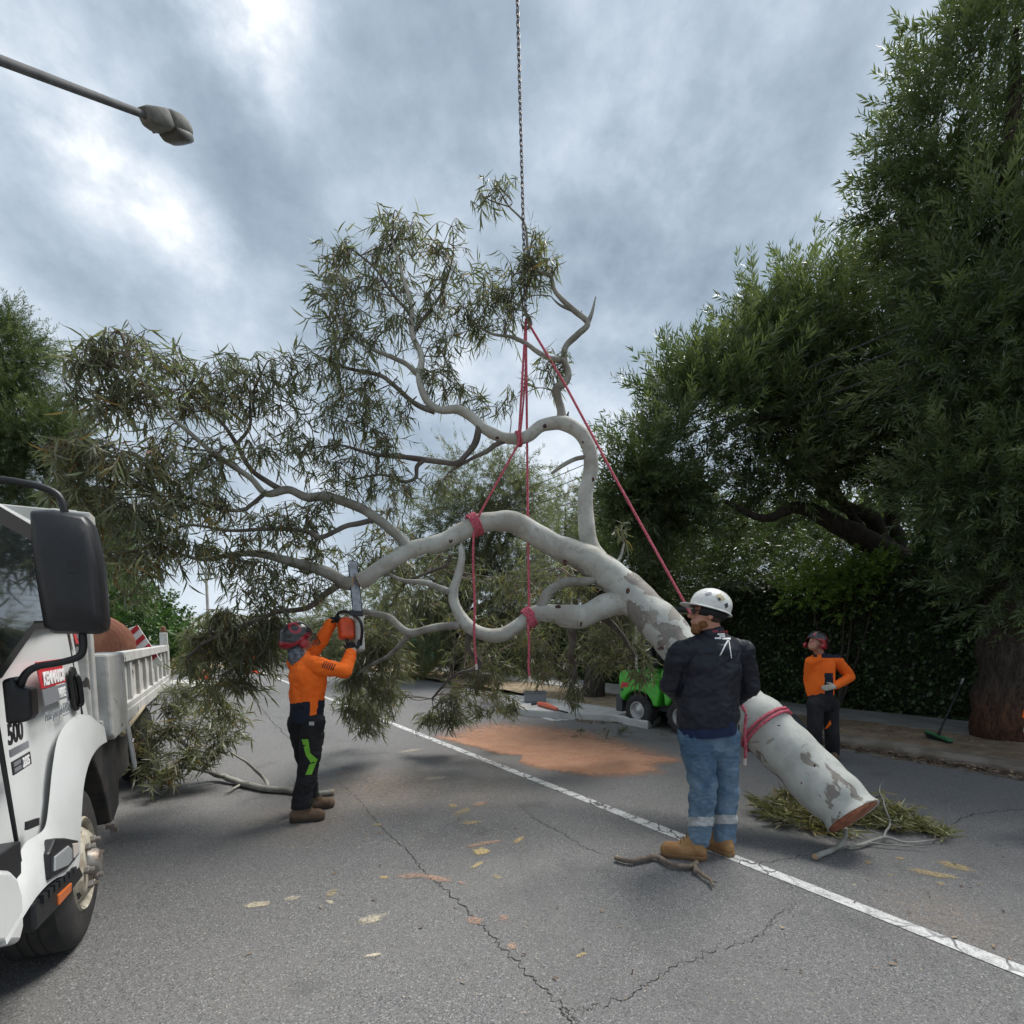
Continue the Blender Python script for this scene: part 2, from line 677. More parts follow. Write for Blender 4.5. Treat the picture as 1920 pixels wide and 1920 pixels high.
def crack(px, width, seed):
    r = random.Random(seed)
    P = np.array([G(*q) for q in px])
    P, _ = spline(P, np.ones(len(P)), 16)
    n = len(P)
    V, F = [], []
    for i, q in enumerate(P):
        d = P[min(i + 1, n - 1)] - P[max(i - 1, 0)]
        d /= np.linalg.norm(d)
        nn = np.array([-d[1], d[0], 0])
        off = r.uniform(-1, 1) * 0.010 + 0.030 * mnoise.noise(Vector((i * 0.45, seed * 3.1, 0))) + 0.016 * mnoise.noise(Vector((i * 1.3, seed * 7.1, 0)))
        w = width * (0.25 + 0.75 * max(0.0, 0.5 + mnoise.noise(Vector((i * 0.6, seed, 4))))) * r.uniform(0.5, 1.0) * (0.3 + 0.7 * math.sin(PI * (i + 0.5) / n) ** 0.4)
        c = q + nn * off
        c[2] = 0.0025
        V += [c - nn * w, c + nn * w]
        if i:
            F.append((2 * i - 2, 2 * i - 1, 2 * i + 1, 2 * i))
    b = MB()
    b.add(V, F)
    return b.build('crack', m_crack, road, smooth=False)


crack([(633, 1465), (670, 1498), (713, 1549), (765, 1597), (794, 1633), (830, 1662), (885, 1717), (925, 1761), (969, 1805), (1020, 1856), (1067, 1899), (1090, 1930)], 0.007, 1)
crack([(972, 1506), (1002, 1535), (1049, 1560), (1100, 1590), (1153, 1607)], 0.0055, 2)
crack([(1048, 1890), (1080, 1896), (1120, 1888), (1192, 1861), (1249, 1823), (1335, 1785), (1421, 1756), (1455, 1718), (1508, 1684)], 0.0045, 3)
crack([(1400, 1626), (1440, 1617), (1522, 1603)], 0.006, 4)
crack([(1425, 1622), (1450, 1640), (1490, 1668)], 0.005, 5)
crack([(1766, 1555), (1814, 1531), (1870, 1522), (1925, 1517)], 0.008, 6)
crack([(478, 1312), (500, 1340), (548, 1392)], 0.012, 7)
crack([(1048, 1890), (1075, 1925)], 0.008, 8)

# kerb, verge and footpath on the far side of the street, in cast lengths
for i, (a, b) in enumerate([(-6 + 2.4 * k, -6 + 2.4 * (k + 1)) for k in range(6)]):
    if b > 7.0:
        b = 7.0
    mb = MB()
    prof = [(8.0, -0.05), (8.03, 0.075), (8.10, 0.125), (8.30, 0.13), (8.30, -0.05)]
    V = [RW(a + 0.006, q[0], q[1]) for q in prof] + [RW(b - 0.006, q[0], q[1]) for q in prof]
    n = len(prof)
    F = [(k, (k + 1) % n, n + (k + 1) % n, n + k) for k in range(n)] + [tuple(range(n)), tuple(range(n, 2 * n))]
    mb.add(V, F)
    k = mb.build('kerb', m_kerb, None, smooth=False, bevel=0.008)
    tag(k, kind='structure')
    if b >= 7.0:
        break
mb = MB()
mb.prism([RW(-8, 7.72)[:2], RW(7.4, 7.72)[:2], RW(7.4, 8.0)[:2], RW(-8, 8.0)[:2]], 2, -0.03, 0.006)
tag(mb.build('gutter', m_kerb, None, smooth=False), kind='structure')


# verge: a bumpy strip of bare soil
def strip_grid(name, s0, s1, t0, t1, ns, nt, zf, m):
    V, F = [], []
    for i in range(ns + 1):
        for j in range(nt + 1):
            s, t = s0 + (s1 - s0) * i / ns, t0 + (t1 - t0) * j / nt
            V.append(RW(s, t, zf(s, t)))
    for i in range(ns):
        for j in range(nt):
            a = i * (nt + 1) + j
            F.append((a, a + 1, a + nt + 2, a + nt + 1))
    b = MB()
    b.add(V, F)
    o = b.build(name, m, None, smooth=True, angle=80)
    return tag(o, kind='structure')


def verge_z(s, t):
    e = min(1.0, (t - 8.28) / 0.25)
    return 0.105 + e * (0.035 + 0.05 * mnoise.noise(Vector((s * 1.3, t * 1.7, 0))) + 0.02 * mnoise.noise(Vector((s * 6, t * 6, 3))))


strip_grid('verge', -8, 7.0, 8.28, 9.62, 110, 14, verge_z, m_dirt)
strip_grid('verge', 7.0, 45, 7.6, 9.62, 120, 8, lambda s, t: 0.10 + 0.03 * mnoise.noise(Vector((s * 1.1, t * 1.9, 5))), m_straw)
fp = bpy.data.objects.new('footpath', None)
COL.objects.link(fp)
tag(fp, kind='structure')
for k in range(24):
    a = -8 + 2.0 * k
    mb = MB()
    mb.prism([RW(a + 0.008, 9.6)[:2], RW(a + 1.992, 9.6)[:2], RW(a + 1.992, 11.35)[:2], RW(a + 0.008, 11.35)[:2]], 2, 0.0, 0.125 + 0.004 * (k % 3))
    mb.build('paving_slab', m_conc_shaded if k < 8 else m_conc, fp, smooth=False, bevel=0.008)  # near slabs darker, far ones pale: shade and light put into the colour
strip_grid('garden_bed', -8, 45, 11.33, 16.5, 60, 6, lambda s, t: 0.10 + 0.05 * mnoise.noise(Vector((s * 2, t * 2, 1))), m_dirt)

# concrete kerb extension that narrows the street
wedge_px = [(1215, 1352), (1150, 1340), (1060, 1335), (985, 1330), (945, 1322), (930, 1312), (960, 1302), (1040, 1310), (1120, 1322), (1240, 1340)]
wp = [G(u, v, 0.14)[:2] for u, v in wedge_px]
mb = MB()
mb.prism(wp, 2, -0.03, 0.14)
tag(mb.build('kerb_extension', m_conc, None, smooth=False, bevel=0.03, bseg=3), kind='structure')

# far kerb, island and verge where the side street comes in
slab_far = slab('far_verge', [(25.35, -45), (25.35, 2.1), (75, 2.1), (75, -45)], -0.05, 0.16, m_straw)
tag(slab_far, kind='structure')
fk = slab('far_kerb', [(25.05, -45), (25.05, 2.25), (75, 2.25), (75, 2.12), (25.33, 2.12), (25.33, -45)], -0.05, 0.19, m_conc)
tag(fk, kind='structure')
isl = [(18.6 + 1.5 * math.cos(a) * 1.0, -0.6 + 2.0 * math.sin(a)) for a in [2 * PI * k / 18 for k in range(18)]]
tag(slab('traffic_island', isl, -0.05, 0.15, m_conc, bevel=0.04), kind='structure')
tag(slab('left_verge', [(-15, -4.65), (15, -4.65), (15, -30), (-15, -30)], -0.05, 0.13, m_straw), kind='structure')
tag(slab('left_kerb', [(-15, -4.5), (15, -4.5), (15, -4.64), (-15, -4.64)], -0.05, 0.14, m_conc, bevel=0.02), kind='structure')

# distant hills
m_hill = mat('hill', (0.16, 0.175, 0.14), rough=1.0, col2=(0.26, 0.265, 0.235), vscale=0.05)
V, F = [], []
nx, ny = 60, 10
for i in range(nx + 1):
    for j in range(ny + 1):
        a = -75 + 100 * i / nx
        r = 420 + 750 * j / ny
        h = 52 * (j / ny) ** 0.8 * (0.75 + 0.45 * mnoise.noise(Vector((a * 0.09, j * 0.35, 2)))) + 2.5 * mnoise.noise(Vector((a * 1.3, j, 0)))
        V.append((r * math.sin(math.radians(a)), r * math.cos(math.radians(a)), h - 0.5))
for i in range(nx):
    for j in range(ny):
        q = i * (ny + 1) + j
        F.append((q, q + 1, q + ny + 2, q + ny + 1))
mb = MB()
mb.add(V, F)
tag(mb.build('hills', m_hill, None), kind='structure')

# ================================================================== VEGETATION
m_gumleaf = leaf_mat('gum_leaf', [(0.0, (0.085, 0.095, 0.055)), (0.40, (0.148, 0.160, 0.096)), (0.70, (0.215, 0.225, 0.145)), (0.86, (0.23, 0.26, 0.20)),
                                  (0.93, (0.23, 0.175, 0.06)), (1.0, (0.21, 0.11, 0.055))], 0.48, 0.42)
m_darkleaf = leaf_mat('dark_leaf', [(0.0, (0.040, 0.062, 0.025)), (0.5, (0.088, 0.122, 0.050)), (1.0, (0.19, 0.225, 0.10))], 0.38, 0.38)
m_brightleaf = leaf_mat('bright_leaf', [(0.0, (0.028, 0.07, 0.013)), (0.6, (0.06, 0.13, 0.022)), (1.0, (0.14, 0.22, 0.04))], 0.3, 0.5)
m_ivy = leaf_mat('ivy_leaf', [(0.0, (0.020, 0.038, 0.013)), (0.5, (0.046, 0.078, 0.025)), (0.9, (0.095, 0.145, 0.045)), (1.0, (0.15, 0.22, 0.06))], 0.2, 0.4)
m_limeleaf = leaf_mat('lime_leaf', [(0.0, (0.06, 0.11, 0.02)), (0.6, (0.15, 0.24, 0.04)), (1.0, (0.28, 0.38, 0.08))], 0.4, 0.45)
m_straw_leaf = leaf_mat('straw_leaf', [(0.0, (0.16, 0.16, 0.05)), (1.0, (0.34, 0.30, 0.14))], 0.3, 0.6)
m_darkbark = mat('dark_bark', (0.050, 0.040, 0.033), rough=0.95, col2=(0.026, 0.021, 0.018), vscale=14, bump=1.0, bscale=30, stretch=(1, 1, 0.25))
m_greybark = mat('grey_bark', (0.13, 0.115, 0.098), rough=0.95, col2=(0.075, 0.062, 0.05), vscale=10, bump=1.0, bscale=26, stretch=(1, 1, 0.2))


def brownbark_build(t, p, o):
    sx = t.new('ShaderNodeMapping')
    t.put(sx.inputs[0], o)
    sx.inputs['Scale'].default_value = (1, 1, 0.22)
    n = t.noise(sx.outputs[0], 14, 5, 0.65)
    sz = t.new('ShaderNodeSeparateXYZ')
    t.put(sz.inputs[0], o)
    base = t.mix(t.smooth(n, 0.35, 0.65), (0.085, 0.068, 0.056), (0.046, 0.035, 0.029))
    red = t.mix(t.smooth(n, 0.35, 0.65), (0.125, 0.060, 0.034), (0.07, 0.034, 0.022))
    c = t.mix(t.smooth(t.math('ADD', sz.outputs[2], t.math('MULTIPLY', n, 0.5)), 1.1, 0.5), base, red)
    fur = t.noise(sx.outputs[0], 30, 6, 0.7, 1.2)
    c = t.mix(t.math('MULTIPLY', t.smooth(fur, 0.52, 0.40), 0.8), c, (0.022, 0.016, 0.013))
    c = t.mix(t.math('MULTIPLY', t.smooth(t.noise(o, 9, 5, 0.7), 0.62, 0.72), 0.6), c, (0.17, 0.15, 0.13))
    t.put(p.inputs['Base Color'], c)
    b = t.new('ShaderNodeBump')
    b.inputs['Strength'].default_value = 1.0
    b.inputs['Distance'].default_value = 0.03
    t.put(b.inputs['Height'], t.math('ADD', fur, t.math('MULTIPLY', n, 0.5)))
    t.l.new(b.outputs[0], p.inputs['Normal'])


m_brownbark = mat('brown_bark', (0.08, 0.06, 0.05), rough=0.95, spec=0.2, build=brownbark_build)
m_twig = mat('twig', (0.105, 0.082, 0.062), rough=0.9, col2=(0.18, 0.15, 0.12), vscale=9)

LP = [leaf_proto(c, w, b) for c, w, b in ((0.24, 0.098, 0.18), (-0.30, 0.085, 0.26), (0.10, 0.105, 0.12))]


def simple_leaf():
    V = np.array([[0, 0, 0], [0.14, 0.42, 0.05], [-0.14, 0.42, 0.05], [0, 1, -0.08]], float)
    return V, np.array([[0, 1, 2], [1, 3, 2]])


def make_shoot(n, length, leaf, width, r, up=0.75):
    "leaves up a stem one metre-ish long along +Y: returns vertices, faces, tint offsets"
    LV, LF = simple_leaf()
    LV = LV * np.array([width, 1, 1])
    tt = np.sort(r.uniform(0.05, 1.0, n))
    az = np.arange(n) * 2.4 + r.uniform(-0.4, 0.4, n)
    spread = 0.95 - 0.55 * tt
    d = np.column_stack([np.cos(az) * spread, np.full(n, up) + r.uniform(-0.2, 0.2, n), np.sin(az) * spread])
    R = rot_to(d, r.uniform(-1.5, 1.5, n))
    S = leaf * r.uniform(0.7, 1.2, n) * (1.1 - 0.4 * tt)
    bendx = 0.10 * np.sin(tt * 2)
    T = np.column_stack([bendx, tt * length, np.zeros(n)])
    V, F = scatter(LV, LF, R, S, T)
    tint = np.repeat(0.25 * tt, len(LV))
    # stem
    sv = np.array([[-0.004, 0, 0], [0.004, 0, 0], [0.10 * math.sin(2), length, 0]])
    F = np.vstack([F, [[len(V), len(V) + 1, len(V) + 2]]])
    V = np.vstack([V, sv])
    tint = np.concatenate([tint, [0, 0, 0]])
    return V, F, tint


SHOOTS = [make_shoot(34, 0.85, 0.195, 0.62, np.random.default_rng(k)) for k in range(4)]
SHOOTS_FINE = [make_shoot(46, 0.85, 0.125, 0.6, np.random.default_rng(20 + k)) for k in range(3)]
SHOOTS_BROAD = [make_shoot(20, 0.6, 0.13, 2.3, np.random.default_rng(40 + k), up=0.45) for k in range(3)]


def crown(parent, ells, protos, size, m, seed, gate=0.42, gscale=0.8, upb=0.35, tintmul=0.75, inner=0.25, name='crown', drop=0.0, mult=1.0):
    "ells: (centre, radii, number of shoots)"
    r = np.random.default_rng(seed)
    Vs, Fs, Ts, b = [], [], [], 0
    for c, rad, n in ells:
        n = int(n * mult)
        c, rad = np.array(c, float), np.array(rad, float)
        q = r.normal(size=(int(n * 2.2), 3))
        q /= np.linalg.norm(q, axis=1, keepdims=True)
        rr = inner + (1 - inner) * r.uniform(0, 1, len(q)) ** 0.45
        rr *= r.uniform(0.86, 1.12, len(q))
        P = c + q * rr[:, None] * rad
        keep = np.array([mnoise.noise(Vector(p * gscale + seed)) * 0.5 + 0.5 > gate for p in P])
        P, q, rr = P[keep][:n], q[keep][:n], rr[keep][:n]
        if not len(P):
            continue
        d = q * 0.8 + np.array([0, 0, upb]) + r.normal(size=q.shape) * 0.42
        if drop:
            d[:, 2] -= drop * r.uniform(0, 1, len(d))
        R = rot_to(d, r.uniform(0, 6.28, len(P)))
        S = size * r.uniform(0.65, 1.25, len(P))
        base = r.uniform(0.0, 0.40, len(P)) + 0.4 * np.clip(rr - 0.5, 0, 1) + 0.28 * np.array([mnoise.noise(Vector(p * 0.9 + 31)) for p in P])  # outer shoots tinted lighter as if sky-lit, on top of random tone
        which = r.integers(0, len(protos), len(P))
        for k, (PV, PF, PT) in enumerate(protos):
            w = which == k
            if not w.any():
                continue
            V, F = scatter(PV, PF, R[w], S[w], P[w])
            Vs.append(V)
            Fs.append(F + b)
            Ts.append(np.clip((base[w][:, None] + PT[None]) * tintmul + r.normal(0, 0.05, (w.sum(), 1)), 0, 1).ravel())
            b += len(V)
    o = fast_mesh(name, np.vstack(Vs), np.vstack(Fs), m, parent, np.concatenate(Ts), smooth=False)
    o['kind'] = 'stuff'
    return o


def E_(u, v, ru, rv, d, n, rd=None):
    "a crown lobe seen at (u, v) with picture radii ru, rv, d metres away"
    c = at(u, v, d)
    k = d / FPX
    return (c, (ru * k, (rd or (ru + rv) / 2 * k), rv * k), n)


def local(o_loc, ells):
    return [(np.array(c) - np.array(o_loc), r, n) for c, r, n in ells]


def wood(parent, name, base, limbs, m, seg=9, smooth=5):
    "limbs: lists of (point, radius)"
    mb = MB()
    for L in limbs:
        pts = np.array([np.array(p) for p, r in L]) - np.array(base)
        rad = np.array([r for p, r in L])
        pts, rad = spline(pts, rad, smooth)
        j = np.array([[mnoise.noise(Vector(p * 3.1)), mnoise.noise(Vector(p * 3.1 + 9)), 0] for p in pts])
        pts = pts + j * rad[:, None] * 0.5
        mb.tube(pts, rad, seg)
    return mb.build(name, m, parent, angle=80)


def PX(lst, d=None):
    "(u, v, depth, radius in px) to (point, radius in metres)"
    return [(at(u, v, dd), r * dd / FPX) for u, v, dd, r in lst]


# --- hedge along the back of the footpath
def hedge(s0, s1, t0, t1, h, n, seed, label, tint=1.0, leaf=0.075, m=m_ivy):
    r = np.random.default_rng(seed)
    mid = RW((s0 + s1) / 2, (t0 + t1) / 2)
    root = empty('hedge', mid, label, 'hedge')

    def bump(s, z):
        return 0.22 * mnoise.noise(Vector((s * 0.9, z * 1.1, seed))) + 0.10 * mnoise.noise(Vector((s * 2.7, z * 2.9, seed)))

    ns, nz = int((s1 - s0) * 3), 10
    V, F = [], []
    prof = [(0, 0.05)] + [(0, h * k / nz) for k in range(1, nz)] + [(0.12, h * 0.97), (0.5, h), (1, h * 0.97), (1, 0.05)]
    for i in range(ns + 1):
        s = s0 + (s1 - s0) * i / ns
        for f, z in prof:
            t = t0 + 0.14 + (t1 - t0 - 0.2) * f
            zz_ = z + (0.25 * mnoise.noise(Vector((s * 0.7, 4, seed))) if z > h * 0.9 else 0)
            V.append(RW(s, t + (bump(s, z) if f < 0.3 else 0), zz_) - mid)
    k = len(prof)
    for i in range(ns):
        for j in range(k - 1):
            F.append((i * k + j, i * k + j + 1, (i + 1) * k + j + 1, (i + 1) * k + j))
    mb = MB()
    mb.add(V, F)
    mb.build('dark_core', mat('hedge_inside', (0.020, 0.026, 0.013), rough=1.0), root, smooth=True)  # solid dark core added inside the leaves to make the hedge opaque
    # leaves: face and top
    nf = int(n * 0.78)
    s = r.uniform(s0, s1, n)
    z = np.where(np.arange(n) < nf, h * r.uniform(0.01, 1.0, n) ** 0.9, h)
    f = np.where(np.arange(n) < nf, 0.0, r.uniform(0, 1, n))
    top = np.array([0.25 * mnoise.noise(Vector((a * 0.7, 4, seed))) for a in s])
    bb = np.array([bump(a, c) for a, c in zip(s, z)])
    t = t0 + 0.10 + bb * (f < 0.3) + f * (t1 - t0) - 0.18 * r.uniform(0, 1, n) ** 2
    z = z + np.where(f > 0, top + 0.25 * r.uniform(0, 1, n) ** 2, 0) + np.where((f == 0) & (z > h * 0.85), top, 0)
    P = RD * s[:, None] + RN * t[:, None] + np.column_stack([np.zeros((n, 2)), np.maximum(z, 0.14)]) - mid
    nrm = np.where(f[:, None] > 0, np.array([[0, 0, 1.0]]), -RN[None])
    d = nrm * 0.35 + np.array([0, 0, -0.6]) * (f[:, None] == 0) + r.normal(size=(n, 3)) * 0.6
    LV = np.array([[0, 0, 0], [0.42, 0.35, 0.06], [0.24, 0.75, 0.02], [0, 1, -0.1], [-0.24, 0.75, 0.02], [-0.42, 0.35, 0.06]], float)
    LF = np.array([[0, 1, 2], [0, 2, 3], [0, 3, 4], [0, 4, 5]])
    R = rot_to(d, r.uniform(-0.9, 0.9, n))
    S = leaf * r.uniform(0.6, 1.35, n)
    Vv, Ff = scatter(LV, LF, R, S, P)
    tn = np.clip(r.beta(2, 3, n) * tint, 0, 1)
    lv = fast_mesh('leaves', Vv, Ff, m, root, np.repeat(tn, 6), smooth=False)
    lv['kind'] = 'stuff'
    return root


hedge(-6, 12.5, 11.45, 13.6, 3.0, 46000, 3, 'tall dark ivy hedge behind the footpath and the man with hand on hip')
hedge(12.6, 40, 11.6, 13.6, 2.5, 16000, 4, 'mid green hedge beyond the slim tree on the dry verge', 1.3, 0.10, m_brightleaf)


def shrub(name, label, ells, m, protos, size, seed, cat='shrub', tintmul=0.9, upb=0.3, group=None):
    c = np.mean([e[0] for e in ells], axis=0)
    c = np.array([c[0], c[1], 0.1])
    root = empty(name, c, label, cat, group)
    crown(root, local(c, ells), protos, size, m, seed, gate=0.30, upb=upb, tintmul=tintmul, name='foliage', mult=1.8)
    mb = MB()
    for e in ells:
        q = np.array(e[0]) - c
        mb.tube([(0, 0.05, 0), q * np.array([0.6, 0.6, 0.5]), q], [0.03, 0.02, 0.008], 6, smooth=3)
    mb.build('stem', m_darkbark, root)
    return root


shrub('shrub', 'bright green leafy shrub spilling over the ivy hedge under the dark limbs',
      [E_(1585, 1085, 75, 30, 10.1, 90), E_(1650, 1070, 50, 30, 9.8, 50), E_(1520, 1110, 55, 40, 10.4, 60), E_(1600, 1130, 50, 30, 10.0, 30)], m_limeleaf, SHOOTS_BROAD, 0.55, 61, tintmul=1.1)
shrub('shrub', 'green creeper bush on the hedge between the dark limbs and the thick trunk',
      [E_(1790, 1060, 40, 70, 9.0, 70), E_(1770, 1000, 40, 50, 9.3, 40), E_(1800, 1150, 30, 40, 8.9, 22)], m_brightleaf, SHOOTS_BROAD, 0.55, 62, tintmul=0.75)
shrub('shrub', 'rounded green bush just beyond the tail of the white truck tray',
      [E_(285, 1180, 48, 60, 13.5, 170), E_(250, 1150, 50, 60, 14.0, 120), E_(320, 1215, 30, 40, 13.0, 70)], m_brightleaf, SHOOTS_BROAD, 0.75, 63, tintmul=0.95)
shrub('shrub', 'small yellow green bush beside the tail of the truck tray',
      [E_(352, 1228, 26, 22, 15.0, 90)], m_straw_leaf, SHOOTS_BROAD, 0.5, 64)
shrub('shrub', 'pale straw coloured shrub beyond the hanging foliage near the sawdust',
      [E_(790, 1262, 34, 34, 19, 110), E_(770, 1285, 30, 14, 18.5, 50)], m_straw_leaf, SHOOTS_FINE, 0.8, 65)
shrub('shrub', 'low dark green bushes along the far verge behind the orange cones',
      [E_(420, 1222, 70, 26, 30, 160), E_(520, 1215, 70, 30, 32, 160), E_(620, 1212, 70, 36, 33, 170)], m_gumleaf, SHOOTS_BROAD, 1.5, 66, tintmul=0.8)

# --- big dark trees on the right
base1 = np.array([9.0, 10.7, 0.1])
t1 = empty('spreading_tree', base1, 'dark spreading tree with crooked black limbs behind the ivy hedge', 'tree')
wood(t1, 'trunk', base1, [
    [(base1, 0.42), (at(1745, 1180, 10.7), 0.36), (at(1735, 1090, 10.7), 0.36), (at(1712, 1045, 10.7), 0.30)],
    PX([(1735, 1095, 10.7, 26), (1678, 1047, 10.6, 22), (1620, 1013, 10.4, 19), (1557, 976, 10.2, 15), (1495, 951, 10.0, 11), (1432, 972, 10.0, 7), (1360, 940, 10, 4)]),
    PX([(1680, 1050, 10.7, 17), (1653, 1013, 10.7, 16), (1632, 972, 10.7, 13), (1578, 947, 10.6, 10), (1520, 900, 10.5, 7), (1450, 850, 10.5, 4)]),
    PX([(1700, 1060, 10.7, 18), (1678, 1005, 10.8, 15), (1670, 901, 10.8, 12), (1674, 797, 10.8, 8), (1650, 640, 10.8, 4)]),
    PX([(1738, 1080, 10.7, 20), (1735, 1020, 10.7, 14), (1741, 984, 10.7, 10), (1724, 880, 10.7, 8), (1712, 790, 10.6, 6), (1740, 600, 10.5, 4)]),
    PX([(1620, 1000, 10.4, 8), (1575, 930, 10.3, 6), (1560, 880, 10.3, 4)]),
    PX([(1724, 880, 10.7, 6), (1790, 800, 10.7, 5), (1850, 700, 10.7, 3)]),
], m_darkbark)
crown(t1, local(base1, [
    E_(1235, 870, 85, 95, 9.8, 250), E_(1310, 800, 95, 95, 9.8, 270), E_(1400, 760, 95, 100, 10, 270), E_(1480, 690, 100, 120, 10.2, 300),
    E_(1575, 610, 105, 130, 10.4, 320), E_(1660, 600, 120, 130, 10.6, 260), E_(1450, 850, 140, 80, 9.8, 330), E_(1600, 760, 140, 110, 9.8, 360),
    E_(1700, 830, 120, 70, 9.4, 260), E_(1200, 960, 55, 70, 10.3, 140), E_(1310, 950, 110, 75, 10.6, 250), E_(1780, 720, 140, 150, 10.5, 260),
    E_(1400, 640, 28, 70, 10, 50), E_(1590, 480, 50, 60, 10.4, 90), E_(1480, 1000, 130, 50, 12.0, 130), E_(1900, 860, 140, 120, 10.8, 220),
    E_(1180, 1060, 70, 80, 12.2, 170), E_(1290, 1070, 80, 60, 12.4, 150), E_(1170, 900, 40, 60, 9.9, 80)]),
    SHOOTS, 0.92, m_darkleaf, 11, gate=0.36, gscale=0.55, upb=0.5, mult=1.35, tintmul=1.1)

base2 = np.array([7.05, 7.15, 0.1])
t2 = empty('street_tree', base2, 'tall dark street tree with thick rough trunk on the bare verge', 'tree')
wood(t2, 'trunk', base2, [
    [(base2 - (-0.06, 0, 0.1), 0.39), (base2 + (0.06, 0, 0.12), 0.345), (base2 + (0.06, 0, 0.5), 0.32), (base2 + (0.06, 0, 1.3), 0.31), (base2 + (0.08, 0, 2.4), 0.30), (base2 + (0.15, 0, 3.4), 0.3),
     (base2 + (0.0, 0.1, 5.5), 0.2), (base2 + (-0.2, 0.2, 7.8), 0.11), (base2 + (-0.3, 0.2, 9.6), 0.04)],
    [(base2 + (0.1, 0, 2.6), 0.2), (base2 + (-0.5, 0.2, 4.0), 0.15), (base2 + (-1.0, 0.3, 5.8), 0.08), (base2 + (-1.2, 0.3, 7.4), 0.03)],
    [(base2 + (0.15, 0, 3.0), 0.2), (base2 + (0.9, -0.3, 4.2), 0.14), (base2 + (1.6, -0.6, 6.0), 0.07), (base2 + (1.9, -0.8, 8.0), 0.03)],
], m_brownbark, seg=18)
crown(t2, local(base2, [
    E_(1830, 260, 110, 150, 7.4, 210), E_(1880, 110, 110, 90, 7.4, 130), E_(1770, 200, 70, 120, 7.5, 90), E_(1790, 420, 95, 110, 7.8, 190), E_(1870, 500, 110, 150, 7.0, 260),
    E_(1890, 720, 95, 130, 6.9, 240), E_(1960, 880, 90, 130, 7.2, 200), E_(2050, 300, 160, 250, 7.5, 280), E_(2100, 650, 170, 250, 7.2, 320),
    E_(1930, 1000, 70, 70, 8.2, 80), E_(1960, 350, 120, 150, 8.2, 200), E_(1700, 380, 45, 50, 7.8, 40), E_(1880, 960, 80, 80, 6.6, 90), E_(1885, 1100, 60, 55, 6.75, 60), E_(1930, 1060, 50, 80, 6.6, 50), E_(1800, 880, 80, 70, 6.9, 100), E_(1880, 850, 90, 100, 6.5, 130), E_(1800, 640, 90, 120, 6.9, 150)]),
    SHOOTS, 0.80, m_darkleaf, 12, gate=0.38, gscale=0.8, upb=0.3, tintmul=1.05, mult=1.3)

base6 = np.array([9.5, 15.5, 0.1])
t6 = empty('backdrop_tree', base6, 'dark bushy tree standing behind the ivy hedge below the spreading limbs', 'tree')
wood(t6, 'trunk', base6, [[(base6, 0.3), (base6 + (0, 0, 2), 0.2), (base6 + (0.3, 0, 4.5), 0.08)], [(base6 + (0, 0, 1.5), 0.12), (base6 + (-2.5, 0, 4), 0.04)], [(base6 + (0, 0, 1.5), 0.12), (base6 + (2.8, -0.5, 4), 0.04)]], m_darkbark)
crown(t6, local(base6, [E_(1240, 1050, 90, 70, 15, 130), E_(1380, 1040, 110, 60, 15, 170), E_(1500, 1050, 110, 60, 15.5, 170), E_(1640, 1010, 110, 70, 15, 180), E_(1780, 960, 100, 110, 14.5, 180), E_(1880, 980, 100, 110, 13, 150), E_(1290, 1000, 90, 60, 15, 110), E_(1560, 980, 60, 40, 15.5, 50)]),
      SHOOTS, 1.25, m_darkleaf, 16, gate=0.36, gscale=0.5, upb=0.3, tintmul=0.9, mult=1.3)

# --- tree on the left behind the truck
base3 = np.array([-14.8, 13.6, 0.1])
t3 = empty('feathery_tree', base3, 'feathery dark green tree rising behind the truck cab', 'tree')
wood(t3, 'trunk', base3, [
    [(base3, 0.3), (base3 + (0.1, 0, 3), 0.24), (base3 + (0.0, 0, 6), 0.15), (base3 + (0.2, 0, 9.5), 0.05)],
    [(base3 + (0.1, 0, 3), 0.14), (base3 + (1.1, -0.2, 4.6), 0.09), (base3 + (2.0, -0.3, 5.4), 0.03)],
    [(base3 + (0, 0, 4.5), 0.12), (base3 + (-1.2, 0.2, 6.2), 0.07), (base3 + (-2.0, 0.2, 7.4), 0.03)]], m_darkbark)
crown(t3, local(base3, [
    E_(0, 665, 62, 55, 13.6, 230), E_(-40, 730, 90, 60, 13.6, 200), E_(35, 770, 75, 45, 13.6, 240), E_(70, 820, 60, 40, 13.4, 220), E_(30, 840, 80, 45, 13.6, 260),
    E_(-30, 640, 70, 50, 13.8, 160), E_(-60, 860, 100, 70, 13.8, 220), E_(40, 930, 110, 60, 14.0, 240), E_(120, 990, 100, 70, 14.5, 240), E_(180, 1090, 80, 70, 14.5, 200)]),
    SHOOTS_FINE, 0.95, m_darkleaf, 13, gate=0.36, gscale=0.7, upb=0.15, tintmul=0.9, mult=2.1)

# --- gum trees at the back, beyond the verge
def gum(u, v_base, d, lobes, label, seed, m=m_gumleaf, lean=0.3, size=1.0, tm=0.75, r0=0.2):
    b = at(u, v_base, d)
    b[2] = 0.1
    t = empty('gum_tree', b, label, 'tree')
    limbs = []
    top = max(lobes, key=lambda e: e[0][2])
    limbs.append([(b, r0), (b + (0.05, 0, 1.0), r0 * 0.72), (b + (0.1, 0, 2.4), r0 * 0.6), ((b + np.array(top[0])) / 2, r0 * 0.4), (np.array(top[0]), 0.03)])
    for e in lobes:
        c = np.array(e[0])
        st = b + (0.1, 0, 2.2)
        limbs.append([(st, r0 * 0.4), ((st + c) / 2 + (0, 0, 0.3), r0 * 0.25), (c, 0.02)])
    wood(t, 'trunk', b, limbs, m_darkbark, seg=10)
    crown(t, local(b, lobes), SHOOTS_FINE, size, m, seed, gate=0.36, gscale=0.7, upb=0.0, tintmul=tm, drop=0.7, mult=2.1)
    return t


